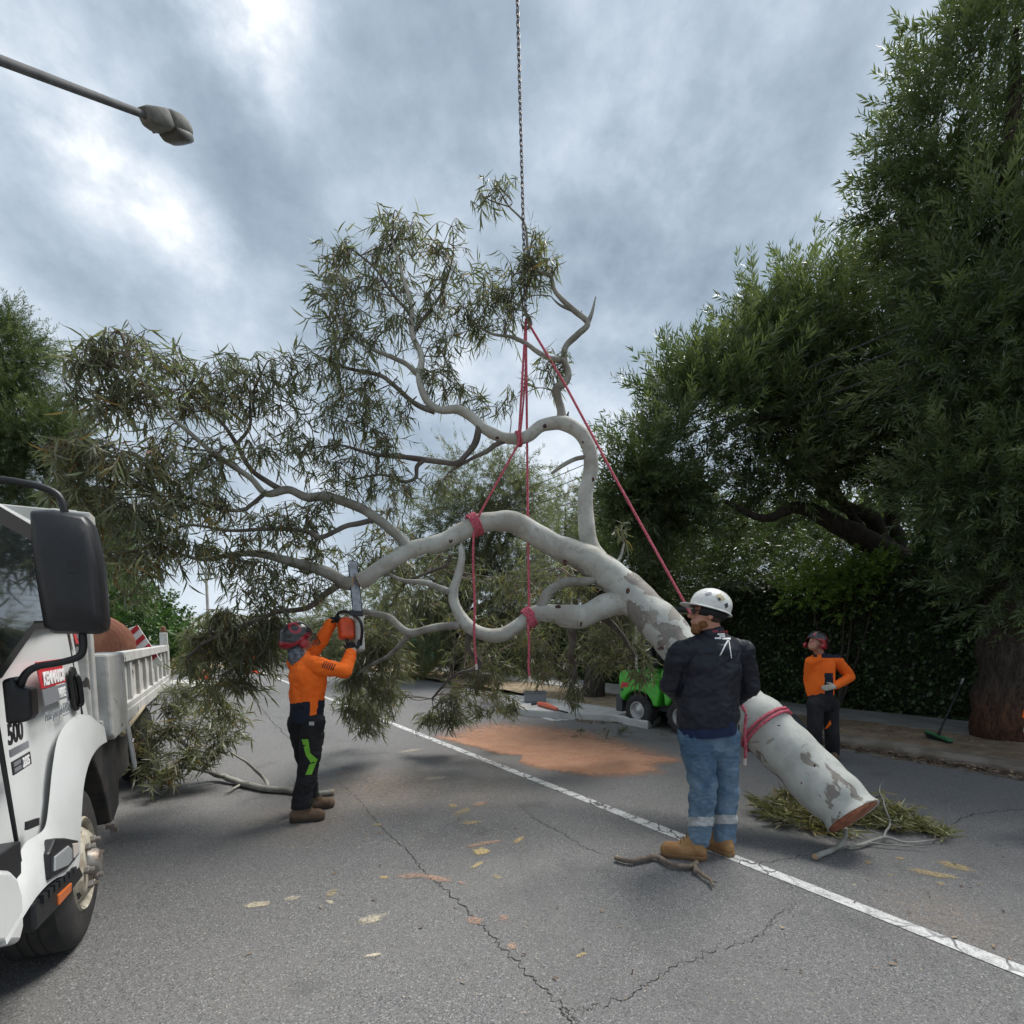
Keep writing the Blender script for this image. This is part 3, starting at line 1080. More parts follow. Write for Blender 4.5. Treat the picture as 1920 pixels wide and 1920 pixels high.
gum(1113, 1313, 12.4, [E_(1110, 1120, 90, 70, 13, 120), E_(1060, 1050, 70, 80, 13.5, 100), E_(1170, 1060, 70, 70, 13.5, 110), E_(1090, 980, 60, 50, 13.5, 60), E_(1150, 1180, 60, 40, 12.8, 70)],
    'slim dark trunked tree standing on the dry verge beside the green loader', 21, size=0.95, r0=0.30)
gum(860, 1285, 19, [E_(905, 920, 75, 70, 18, 170), E_(860, 1010, 80, 70, 18, 170), E_(960, 1000, 70, 80, 18.5, 150), E_(900, 1100, 100, 70, 18, 200), E_(960, 930, 50, 60, 18, 90), E_(800, 1080, 80, 70, 18, 130),
                    E_(1000, 1120, 70, 80, 18.5, 130), E_(870, 1190, 90, 60, 18.5, 170), E_(960, 1200, 80, 60, 18.5, 150), E_(780, 1180, 60, 60, 18.5, 90)],
    'olive gum tree beyond the road filling the gap under the lifted limb', 22, size=1.25, r0=0.36)
gum(690, 1262, 27, [E_(700, 1150, 80, 60, 27, 110), E_(640, 1180, 70, 40, 27, 90), E_(760, 1130, 60, 70, 27, 90), E_(580, 1180, 60, 40, 28, 80), E_(700, 1220, 80, 30, 27, 90)],
    'distant gum tree at the end of the street behind the chainsaw operator', 23, size=1.6, tm=0.9, r0=0.4)
gum(220, 1262, 17, [E_(190, 1000, 70, 60, 17, 90), E_(240, 950, 60, 60, 17, 70), E_(150, 1080, 70, 60, 17, 90)],
    'gum tree behind the truck tray, mostly hidden by the lifted foliage', 24, size=1.15, tm=0.9, r0=0.3)
gum(1060, 1280, 24, [E_(1060, 950, 50, 40, 24, 60), E_(1040, 1000, 60, 50, 24, 80), E_(1130, 990, 60, 50, 24, 80)],
    'pale olive tree far behind the upright limb, below the wires', 25, size=1.4, tm=1.15, r0=0.3)


# ================================================================== THE LIFTED GUM LIMB
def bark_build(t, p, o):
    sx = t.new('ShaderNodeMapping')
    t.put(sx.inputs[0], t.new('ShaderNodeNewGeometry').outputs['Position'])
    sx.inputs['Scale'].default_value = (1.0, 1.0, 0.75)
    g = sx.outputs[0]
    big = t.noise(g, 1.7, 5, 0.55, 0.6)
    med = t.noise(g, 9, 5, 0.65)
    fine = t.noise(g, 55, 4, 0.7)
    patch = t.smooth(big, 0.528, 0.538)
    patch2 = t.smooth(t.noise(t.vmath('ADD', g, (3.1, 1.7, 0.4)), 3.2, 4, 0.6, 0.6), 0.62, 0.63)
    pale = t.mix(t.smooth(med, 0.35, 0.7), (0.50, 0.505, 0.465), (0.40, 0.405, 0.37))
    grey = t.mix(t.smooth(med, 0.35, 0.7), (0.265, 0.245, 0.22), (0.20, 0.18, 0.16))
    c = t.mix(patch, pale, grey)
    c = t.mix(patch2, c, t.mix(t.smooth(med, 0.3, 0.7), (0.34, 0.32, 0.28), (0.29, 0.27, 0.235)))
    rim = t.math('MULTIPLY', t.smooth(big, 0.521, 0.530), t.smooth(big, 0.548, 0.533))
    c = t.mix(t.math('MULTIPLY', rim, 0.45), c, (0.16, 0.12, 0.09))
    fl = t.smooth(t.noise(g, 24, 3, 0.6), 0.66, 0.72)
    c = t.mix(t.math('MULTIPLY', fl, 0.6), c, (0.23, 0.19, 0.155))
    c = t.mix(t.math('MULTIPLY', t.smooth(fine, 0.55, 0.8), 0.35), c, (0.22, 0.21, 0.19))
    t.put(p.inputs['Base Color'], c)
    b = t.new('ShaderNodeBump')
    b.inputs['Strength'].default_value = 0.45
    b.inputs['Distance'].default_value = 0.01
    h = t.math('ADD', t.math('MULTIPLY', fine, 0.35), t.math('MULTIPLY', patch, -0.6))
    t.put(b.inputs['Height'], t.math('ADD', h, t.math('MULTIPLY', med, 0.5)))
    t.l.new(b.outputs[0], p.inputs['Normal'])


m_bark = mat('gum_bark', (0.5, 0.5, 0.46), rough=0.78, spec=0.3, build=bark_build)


def palelimb_build(t, p, o):
    g = t.new('ShaderNodeNewGeometry').outputs['Position']
    a = t.noise(g, 3.2, 5, 0.6, 0.5)
    b = t.noise(g, 11, 5, 0.65)
    c = t.mix(t.smooth(a, 0.36, 0.66), (0.47, 0.47, 0.43), (0.33, 0.315, 0.275))
    c = t.mix(t.math('MULTIPLY', t.smooth(b, 0.56, 0.70), 0.55), c, (0.26, 0.225, 0.18))
    c = t.mix(t.math('MULTIPLY', t.smooth(t.noise(g, 34, 4, 0.7), 0.60, 0.72), 0.7), c, (0.17, 0.125, 0.09))
    c = t.mix(t.math('MULTIPLY', t.smooth(t.noise(g, 1.9, 3, 0.5), 0.60, 0.64), 0.5), c, (0.30, 0.27, 0.23))
    t.put(p.inputs['Base Color'], c)
    bm_ = t.new('ShaderNodeBump')
    bm_.inputs['Strength'].default_value = 0.6
    bm_.inputs['Distance'].default_value = 0.012
    t.put(bm_.inputs['Height'], t.math('ADD', b, t.math('MULTIPLY', t.noise(g, 60, 3, 0.7), 0.4)))
    t.l.new(bm_.outputs[0], p.inputs['Normal'])


m_palelimb = mat('pale_limb_bark', (0.47, 0.47, 0.43), rough=0.8, spec=0.3, build=palelimb_build)
m_limb = mat('limb_bark', (0.30, 0.295, 0.26), rough=0.85, col2=(0.185, 0.17, 0.145), vscale=5, bump=0.5, bscale=40)
m_branch = mat('branch_bark', (0.15, 0.135, 0.115), rough=0.9, col2=(0.085, 0.07, 0.06), vscale=7, bump=0.4, bscale=50)
m_cut = mat('cut_wood', (0.36, 0.135, 0.068), rough=0.8, col2=(0.22, 0.075, 0.042), vscale=10, bump=0.5, bscale=70)
m_cutpale = mat('pale_cut_wood', (0.52, 0.36, 0.22), rough=0.8, col2=(0.42, 0.25, 0.14), vscale=16, bump=0.3, bscale=80)
m_knot = mat('knot', (0.035, 0.022, 0.018), rough=0.95, col2=(0.10, 0.04, 0.03), vscale=20)

GB = np.array([2.3, 3.7, 0.0])
gumroot = empty('gum_limb', GB, 'huge pale gum limb with sprawling foliage hanging from red slings over the road', 'tree limb')
SKEL = []        # sample points of the skeleton: (point, radius)


def limb(px, name, m, seg=14, k=6, wob=0.10, parent=None, scale=1.0, skel=True):
    L = PX(px)
    pts = np.array([p for p, r in L])
    rad = np.array([r for p, r in L]) * scale
    pts, rad = spline(pts, rad, k)
    j = np.array([[mnoise.noise(Vector(p * 4.3)), mnoise.noise(Vector(p * 4.3 + 9)), mnoise.noise(Vector(p * 4.3 + 19))] for p in pts])
    pts = pts + j * rad[:, None] * wob * 2
    rad = rad * (1 + 0.14 * np.array([mnoise.noise(Vector(p * 6.0 + 5)) for p in pts]))
    if skel:
        SKEL.extend(list(zip(pts, rad)))
    V, F = tube_geo(pts - GB, rad, seg)
    nv = []
    for v in V:
        q = Vector(v * 5.0)
        nv.append(v)
    mb = MB()
    mb.add(V, F)
    return mb.build(name, m, parent or gumroot, angle=75)


trunk_px = [(1600, 1531, 3.54, 52), (1560, 1490, 3.67, 51.5), (1515, 1445, 3.84, 51), (1430, 1362, 4.12, 49), (1345, 1283, 4.40, 44), (1262, 1197, 4.72, 38.5), (1215, 1145, 4.88, 34),
            (1178, 1106, 5.0, 31), (1130, 1068, 5.02, 29), (1090, 1044, 5.02, 26)]
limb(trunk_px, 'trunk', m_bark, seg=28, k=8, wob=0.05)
limb([(1130, 1066, 5.0, 27), (1090, 1044, 5.0, 25), (1050, 1028, 5.0, 23), (1015, 1007, 4.98, 21.5), (985, 990, 4.97, 20), (955, 978, 4.95, 18.5), (925, 976, 4.93, 17.5), (895, 982, 4.9, 17), (868, 995, 4.88, 16.5), (835, 1012, 4.85, 15.5),
      (800, 1022, 4.82, 15), (765, 1032, 4.8, 14.5), (742, 1046, 4.78, 14), (715, 1066, 4.74, 14), (690, 1083, 4.71, 14), (674, 1090, 4.7, 14)], 'limb', m_palelimb, seg=20)
# the part beyond the saw cut
limb([(662, 1094, 4.69, 13), (645, 1092, 4.68, 12), (620, 1077, 4.65, 11), (580, 1063, 4.6, 10), (540, 1052, 4.5, 9), (487, 1038, 4.4, 7), (430, 1040, 4.25, 5), (380, 1050, 4.1, 3.5), (310, 1030, 3.9, 2)], 'limb', m_limb, seg=14)
limb([(636, 1096, 4.68, 6), (610, 1115, 4.66, 6), (575, 1140, 4.62, 5), (520, 1148, 4.5, 4), (470, 1168, 4.4, 3.5), (400, 1196, 4.3, 2.5), (350, 1230, 4.2, 1.5)], 'limb', m_branch, seg=9)
# limb rising to the left
limb([(770, 1036, 4.8, 11), (752, 1010, 4.78, 9.5), (731, 992, 4.75, 9), (700, 968, 4.7, 9), (675, 952, 4.65, 9), (640, 938, 4.58, 8.5), (611, 930, 4.52, 8), (575, 932, 4.46, 8), (540, 918, 4.4, 7), (500, 925, 4.3, 6), (470, 897, 4.2, 5.5),
      (430, 870, 4.1, 5), (398, 848, 4.0, 4.5), (360, 815, 3.9, 4), (328, 787, 3.8, 3.2), (278, 732, 3.7, 2.4), (240, 668, 3.6, 1.5)], 'limb', m_limb, seg=12)
limb([(530, 920, 4.38, 5.5), (505, 905, 4.33, 5), (469, 879, 4.25, 4.5), (441, 829, 4.2, 4), (413, 790, 4.1, 3), (374, 760, 4.05, 2.2), (330, 700, 3.95, 1.5)], 'limb', m_branch, seg=9)
limb([(496, 926, 4.3, 4), (470, 948, 4.25, 3.6), (452, 957, 4.2, 3.4), (398, 953, 4.05, 3), (360, 935, 3.95, 2.4), (300, 930, 3.8, 1.6)], 'limb', m_branch, seg=9)
limb([(700, 975, 4.7, 5), (672, 982, 4.65, 5), (646, 988, 4.6, 4.5), (600, 1008, 4.5, 4.2), (576, 996, 4.45, 4), (505, 992, 4.3, 3.5), (430, 995, 4.1, 2.8), (360, 985, 3.95, 2), (300, 1000, 3.8, 1.4)], 'limb', m_branch, seg=9)
limb([(441, 835, 4.2, 3), (468, 800, 4.25, 2.5), (470, 750, 4.3, 2.2), (490, 700, 4.35, 1.5)], 'limb', m_branch, seg=8)
# upright limb
limb([(1140, 1072, 5.02, 24), (1118, 1048, 5.04, 20), (1103, 1012, 5.06, 16.5), (1099, 975, 5.08, 15), (1097, 930, 5.1, 14), (1106, 895, 5.1, 13.5), (1107, 850, 5.1, 13.5), (1090, 815, 5.1, 13), (1060, 795, 5.1, 12.5), (1035, 794, 5.08, 11.5),
      (1012, 799, 5.05, 10.5), (990, 817, 5.02, 10), (968, 823, 5.0, 10), (940, 820, 4.98, 9.5), (910, 806, 4.95, 9), (888, 784, 4.93, 8.5), (860, 769, 4.9, 8), (826, 769, 4.88, 7), (800, 750, 4.86, 6.5), (786, 710, 4.85, 6), (791, 668, 4.85, 5.5),
      (773, 628, 4.85, 5), (772, 581, 4.86, 4), (756, 520, 4.88, 3), (735, 450, 4.9, 2)], 'limb', m_palelimb, seg=16)
limb([(785, 705, 4.85, 4.5), (765, 685, 4.84, 4), (747, 675, 4.83, 4), (715, 662, 4.8, 3), (670, 640, 4.78, 2.2), (630, 590, 4.75, 1.4)], 'limb', m_limb, seg=9)
limb([(815, 772, 4.88, 5), (779, 757, 4.85, 4.5), (735, 719, 4.8, 4), (710, 703, 4.78, 3.5), (654, 691, 4.7, 2.6), (600, 670, 4.6, 1.6)], 'limb', m_branch, seg=9)
limb([(898, 800, 4.94, 6), (891, 831, 4.92, 6), (872, 855, 4.9, 5.5), (857, 868, 4.88, 5.5), (825, 866, 4.85, 5), (788, 861, 4.82, 5), (760, 858, 4.8, 4.2), (735, 856, 4.78, 3.8), (691, 850, 4.7, 3), (640, 835, 4.6, 2), (590, 840, 4.5, 1.3)], 'limb', m_branch, seg=9)
limb([(796, 862, 4.82, 4), (782, 875, 4.82, 4), (779, 896, 4.82, 3.5), (755, 903, 4.8, 3), (715, 890, 4.75, 2.2), (660, 900, 4.65, 1.5)], 'limb', m_branch, seg=8)
limb([(955, 824, 4.99, 5), (930, 834, 4.98, 4.5), (913, 847, 4.97, 4.5), (888, 858, 4.95, 3.5), (850, 880, 4.9, 2.2)], 'limb', m_branch, seg=8)
limb([(772, 625, 4.85, 3.5), (800, 590, 4.9, 2.8), (830, 545, 4.95, 2.2), (850, 480, 5.0, 1.4)], 'limb', m_branch, seg=8)
limb([(771, 590, 4.86, 3), (735, 550, 4.85, 2.4), (700, 500, 4.85, 1.8), (650, 460, 4.85, 1.2)], 'limb', m_branch, seg=8)
# top limb
limb([(1052, 796, 5.1, 10), (1052, 770, 5.1, 8), (1047, 750, 5.1, 7.5), (1043, 730, 5.1, 7.5), (1060, 716, 5.1, 7), (1065, 700, 5.1, 6.5), (1058, 676, 5.1, 6), (1061, 650, 5.1, 5.5), (1083, 627, 5.1, 5.5), (1102, 606, 5.1, 5), (1074, 580, 5.1, 4.5),
      (1042, 548, 5.1, 4), (1032, 519, 5.1, 3.6), (1004, 505, 5.1, 3), (990, 470, 5.1, 2.5), (984, 420, 5.1, 2), (955, 388, 5.1, 1.4)], 'limb', m_limb, seg=10)
limb([(1102, 606, 5.1, 4.5), (1110, 585, 5.1, 2.8), (1117, 556, 5.1, 0.8)], 'limb', m_limb, seg=8)
limb([(1100, 604, 5.1, 3), (1092, 590, 5.1, 1.5), (1090, 582, 5.1, 0.6)], 'limb', m_limb, seg=6)
limb([(1058, 676, 5.1, 5.5), (1032, 672, 5.08, 4.5), (1008, 660, 5.06, 4.5), (988, 645, 5.05, 4), (960, 632, 5.0, 3), (920, 625, 5.0, 2.2), (880, 600, 5.0, 1.4)], 'limb', m_limb, seg=9)
limb([(1078, 584, 5.1, 2.6), (1050, 572, 5.1, 1.8), (1032, 555, 5.1, 0.8)], 'limb', m_branch, seg=7)
limb([(1106, 856, 5.1, 4.5), (1080, 860, 5.08, 4), (1055, 873, 5.06, 3.8), (1034, 888, 5.05, 2.6)], 'limb', m_limb, seg=9)
limb([(1070, 798, 5.1, 4), (1064, 782, 5.1, 2.8), (1066, 772, 5.1, 1)], 'limb', m_branch, seg=7)
# lower limb
limb([(1215, 1140, 4.95, 27), (1180, 1132, 4.97, 25), (1150, 1132, 4.97, 22), (1118, 1142, 4.97, 21), (1090, 1157, 4.97, 22), (1063, 1156, 4.97, 20.5), (1035, 1149, 4.96, 18), (1005, 1150, 4.95, 15.5), (976, 1170, 4.93, 14), (936, 1190, 4.9, 13),
      (897, 1186, 4.88, 12), (869, 1164, 4.86, 11), (853, 1136, 4.85, 10), (850, 1110, 4.85, 9), (860, 1077, 4.84, 8), (866, 1045, 4.82, 6.5), (863, 1024, 4.82, 5)], 'limb', m_palelimb, seg=18)
limb([(852, 1113, 4.85, 7), (832, 1106, 4.84, 6), (798, 1093, 4.82, 5), (758, 1089, 4.8, 4), (720, 1075, 4.8, 2.6), (680, 1080, 4.8, 1.6)], 'limb', m_limb, seg=9)
limb([(862, 1172, 4.86, 8), (820, 1176, 4.86, 7.5), (766, 1186, 4.88, 7.5), (730, 1157, 4.9, 6.5), (700, 1150, 4.92, 6), (672, 1146, 4.95, 5), (640, 1150, 5, 3)], 'limb', m_limb, seg=10)
limb([(768, 1186, 4.88, 6), (758, 1200, 4.95, 5), (728, 1230, 5.2, 4), (690, 1250, 5.5, 3.2), (660, 1275, 5.8, 2)], 'limb', m_limb, seg=8)
limb([(1010, 1148, 4.95, 10), (1016, 1132, 4.94, 10), (1028, 1110, 4.93, 10), (1059, 1093, 4.93, 9), (1090, 1090, 4.95, 8), (1112, 1086, 4.96, 6.5), (1126, 1072, 4.98, 5), (1160, 1050, 5.05, 3), (1170, 1020, 5.1, 1.8)], 'limb', m_limb, seg=10)
limb([(1072, 1172, 4.97, 9), (1074, 1205, 5.1, 6), (1070, 1232, 5.3, 6.5), (1078, 1250, 5.45, 4), (1072, 1290, 5.7, 2)], 'limb', m_branch, seg=8)
limb([(845, 1040, 4.87, 4.5), (836, 1060, 4.9, 3.5), (800, 1075, 5.0, 3), (760, 1090, 5.1, 2.2)], 'limb', m_branch, seg=7)
limb([(880, 1190, 4.88, 7), (878, 1215, 5.0, 5), (900, 1250, 5.3, 3.5), (850, 1268, 5.7, 3), (810, 1310, 6.3, 2)], 'limb', m_branch, seg=8)
limb([(1130, 1155, 4.98, 8), (1165, 1190, 5.3, 4), (1190, 1230, 5.8, 2.2)], 'limb', m_branch, seg=8)

# cut faces
def end_disc(c, n, r, name, m, depth=0.012, parent=None, ry=1.0):
    mb = MB()
    prof = [(r * 0.02, depth), (r * 0.6, depth * 0.9), (r * 0.94, depth * 0.6), (r * 0.985, 0.0), (r * 0.98, -0.02)]
    mb.lathe(prof, np.array(c) - GB, n, 28)
    return mb.build(name, m, parent or gumroot, angle=80)


tb = PX(trunk_px[:2])
end_n = tb[0][0] - tb[1][0]
end_disc(tb[0][0], end_n, tb[0][1] * 1.0, 'cut_face', m_cut, 0.02)
a_, b_ = at(674, 1090, 4.7), at(690, 1083, 4.71)
end_disc(a_, a_ - b_, 14 * 4.7 / FPX, 'cut_face', m_cutpale)
a_, b_ = at(662, 1094, 4.69), at(645, 1092, 4.68)
end_disc(a_, a_ - b_, 13 * 4.7 / FPX, 'cut_face', m_cutpale)

# knots and scars, each lying on the bark towards the viewer
for u, v, d, r in [(1178, 1107, 4.83, 5), (1189, 1110, 4.83, 3.5), (1212, 1132, 4.74, 6), (1124, 1053, 4.9, 5), (1133, 1060, 4.88, 4.5), (1103, 1024, 5.0, 4.5), (1112, 1040, 4.95, 6), (1060, 1052, 4.92, 5.5), (1112, 898, 5.04, 4), (1094, 828, 5.04, 3),
                   (1022, 798, 5.0, 4), (922, 1188, 4.84, 4), (1047, 1137, 4.88, 4.5), (1020, 1155, 4.88, 3), (845, 1013, 4.79, 5), (755, 1042, 4.74, 3), (892, 1189, 4.83, 2), (1528, 1435, 3.57, 2.2), (1503, 1468, 3.53, 1.8), (1090, 1166, 4.87, 4), (1240, 1215, 4.5, 5),
                   (933, 820, 4.93, 3), (1205, 1160, 4.73, 4), (1460, 1360, 3.83, 2.2)]:
    c = at(u, v, d) - GB
    vd = ray(u, v)
    vd = -vd / np.linalg.norm(vd)
    rr = r * d / FPX
    mb = MB()
    mb.lathe([(rr * 0.05, -rr * 0.1), (rr * 0.45, rr * 0.05), (rr * 0.8, rr * 0.12), (rr, -0.3 * rr), (rr * 1.05, -1.2 * rr)], c, vd + np.array([0.2, 0, 0.3]), 10)
    ky = rng.uniform(0.6, 1.5)
    for i, q in enumerate(mb.v):
        w = np.array(q) - c
        k_ = 1 + 0.45 * mnoise.noise(Vector(w / rr * 0.9 + u))
        mb.v[i] = tuple(c + w * np.array([1.0 / ky, 1.0, ky]) * k_ * 0.9)
    mb.build('knot', m_knot, gumroot)

# ---- foliage
SK_P = np.array([p for p, r in SKEL])
SK_R = np.array([r for p, r in SKEL])
thinw = SK_R < 0.045


def sprays(clumps, rootP, rseed, leaf=0.145, nleaf=13, droop=0.55, origin=None, twig_r=0.0028, sub_r=0.006, mult=1.0, floor=0.02):
    """twigs and leaves for foliage clumps.  clumps: (centre, radii, sprays).
    Returns leaf transforms and the twig geometry."""
    r = np.random.default_rng(rseed)
    TW = MB()
    D, P, S, RO, TI = [], [], [], [], []
    for ci, (c, rad, n) in enumerate(clumps):
        c, rad = np.array(c), np.array(rad)
        i = np.argmin(np.linalg.norm(rootP - c, axis=1))
        st = rootP[i]
        mid = (st + c) / 2 + r.normal(size=3) * 0.06 + np.array([0, 0, 0.05])
        sp, sr = spline(np.array([st, mid, c, c + (c - mid) * 0.5 * r.uniform(0.3, 1)]), np.array([sub_r, sub_r * 0.8, sub_r * 0.5, 0.002]), 5)
        TW.tube(sp, sr, 5, cap=False)
        ctint = r.uniform(-0.10, 0.16)
        near_left = c[0] < -1.9 and c[2] < 3.4
        yel = r.uniform() < (0.5 if near_left else 0.22)
        for k in range(int(n * mult)):
            q = r.normal(size=3)
            q /= np.linalg.norm(q)
            e = c + q * rad * 1.3 * r.uniform(0.05, 1.0) ** 0.5
            j = r.integers(len(sp) // 3, len(sp))
            b = sp[j]
            m1 = (b + e) / 2 + np.array([0, 0, 0.04]) + r.normal(size=3) * 0.03
            tp, tr = spline(np.array([b, m1, e]), np.array([twig_r, twig_r * 0.8, twig_r * 0.45]), 3)
            TW.tube(tp, tr, 4, cap=False)
            dirn = e - m1
            dirn /= np.linalg.norm(dirn) + 1e-6
            L = np.linalg.norm(e - b)
            sdroop = droop * r.uniform(0.2, 1.9)
            sjit = r.uniform(0.28, 0.5)
            for g in range(nleaf):
                f = 1 - (g / nleaf) * min(0.9, 0.55 / max(L, 0.1)) * r.uniform(0.6, 1.2)
                f = min(max(f, 0.05), 1.0)
                x = f * (len(tp) - 1)
                i0 = int(min(x, len(tp) - 2))
                pt = tp[i0] * (1 - (x - i0)) + tp[i0 + 1] * (x - i0)
                dd = dirn * 0.55 + r.normal(size=3) * sjit + np.array([0, 0, -sdroop])
                if pt[2] < floor + 0.12:
                    dd[2] = abs(dd[2]) * 0.25
                    pt = np.array([pt[0], pt[1], max(pt[2], floor)])
                D.append(dd)
                P.append(pt)
                S.append(leaf * r.uniform(0.6, 1.25))
                RO.append(r.uniform(-PI, PI))
                t = 0.36 + ctint + r.normal() * 0.17
                if yel:
                    t += 0.14
                    if r.uniform() < 0.2:
                        t = r.uniform(0.88, 0.96)
                if r.uniform() < (0.07 if yel else 0.015):
                    t = r.uniform(0.9, 1.0)
                TI.append(min(max(t, 0.0), 1.0))
    return np.array(D), np.array(P), np.array(S), np.array(RO), np.array(TI), TW


def leaf_objects(name, parent, origin, D, P, S, RO, TI, m, single=0, width=1.0):
    "most leaves as one mesh; the `single` that show largest as objects of their own"
    R = rot_to(D, RO)
    depth = np.maximum(P[:, 1], 0.5)
    u = CX + FPX * P[:, 0] / depth
    vis = (u > 0) & (u < 1920)
    score = np.where(vis, S / depth, 0)
    order = np.argsort(-score)
    one = np.zeros(len(S), bool)
    one[order[:single]] = True
    rs = np.random.default_rng(5)
    wh = rs.integers(0, len(LP), len(S))
    Vs, Fs, Ts, b = [], [], [], 0
    for k, (PV, PF) in enumerate(LP):
        w = (wh == k) & ~one
        PVw = PV * np.array([width, 1, 1])
        V, F = scatter(PVw, PF, R[w], S[w], P[w] - origin)
        Vs.append(V)
        Fs.append(F + b)
        Ts.append(np.repeat(TI[w], len(PV)))
        b += len(V)
    o = fast_mesh(name, np.vstack(Vs), np.vstack(Fs), m, parent, np.concatenate(Ts), smooth=True)
    o['kind'] = 'stuff'
    if single:
        lib = {}
        for i in np.where(one)[0]:
            key = (wh[i], round(float(TI[i]) * 6))
            if key not in lib:
                PV, PF = LP[wh[i]]
                tmp = fast_mesh('leaf', PV, PF, m, None, np.full(len(PV), key[1] / 6.0))
                lib[key] = tmp.data
                bpy.data.objects.remove(tmp)
            ob = bpy.data.objects.new('leaf', lib[key])
            COL.objects.link(ob)
            ob.parent = parent
            mx = Matrix([list(R[i][0]) + [0], list(R[i][1]) + [0], list(R[i][2]) + [0], [0, 0, 0, 1]])
            ob.matrix_local = Matrix.Translation(Vector(P[i] - origin)) @ mx @ Matrix.Scale(float(S[i]), 4)
    return o


CL = []


def clump(u, v, ru, rv, d, n=None, rd=0.9):
    k = d / FPX
    n = n if n is not None else max(5, int(ru * rv / 230))
    n = max(2, int(n * (0.78 if v < 640 else 0.9 if v < 800 else 1.0 if v < 1150 else 2.2)))
    CL.append((at(u, v, d), (ru * k, (ru + rv) / 2 * k * rd, rv * k), n))


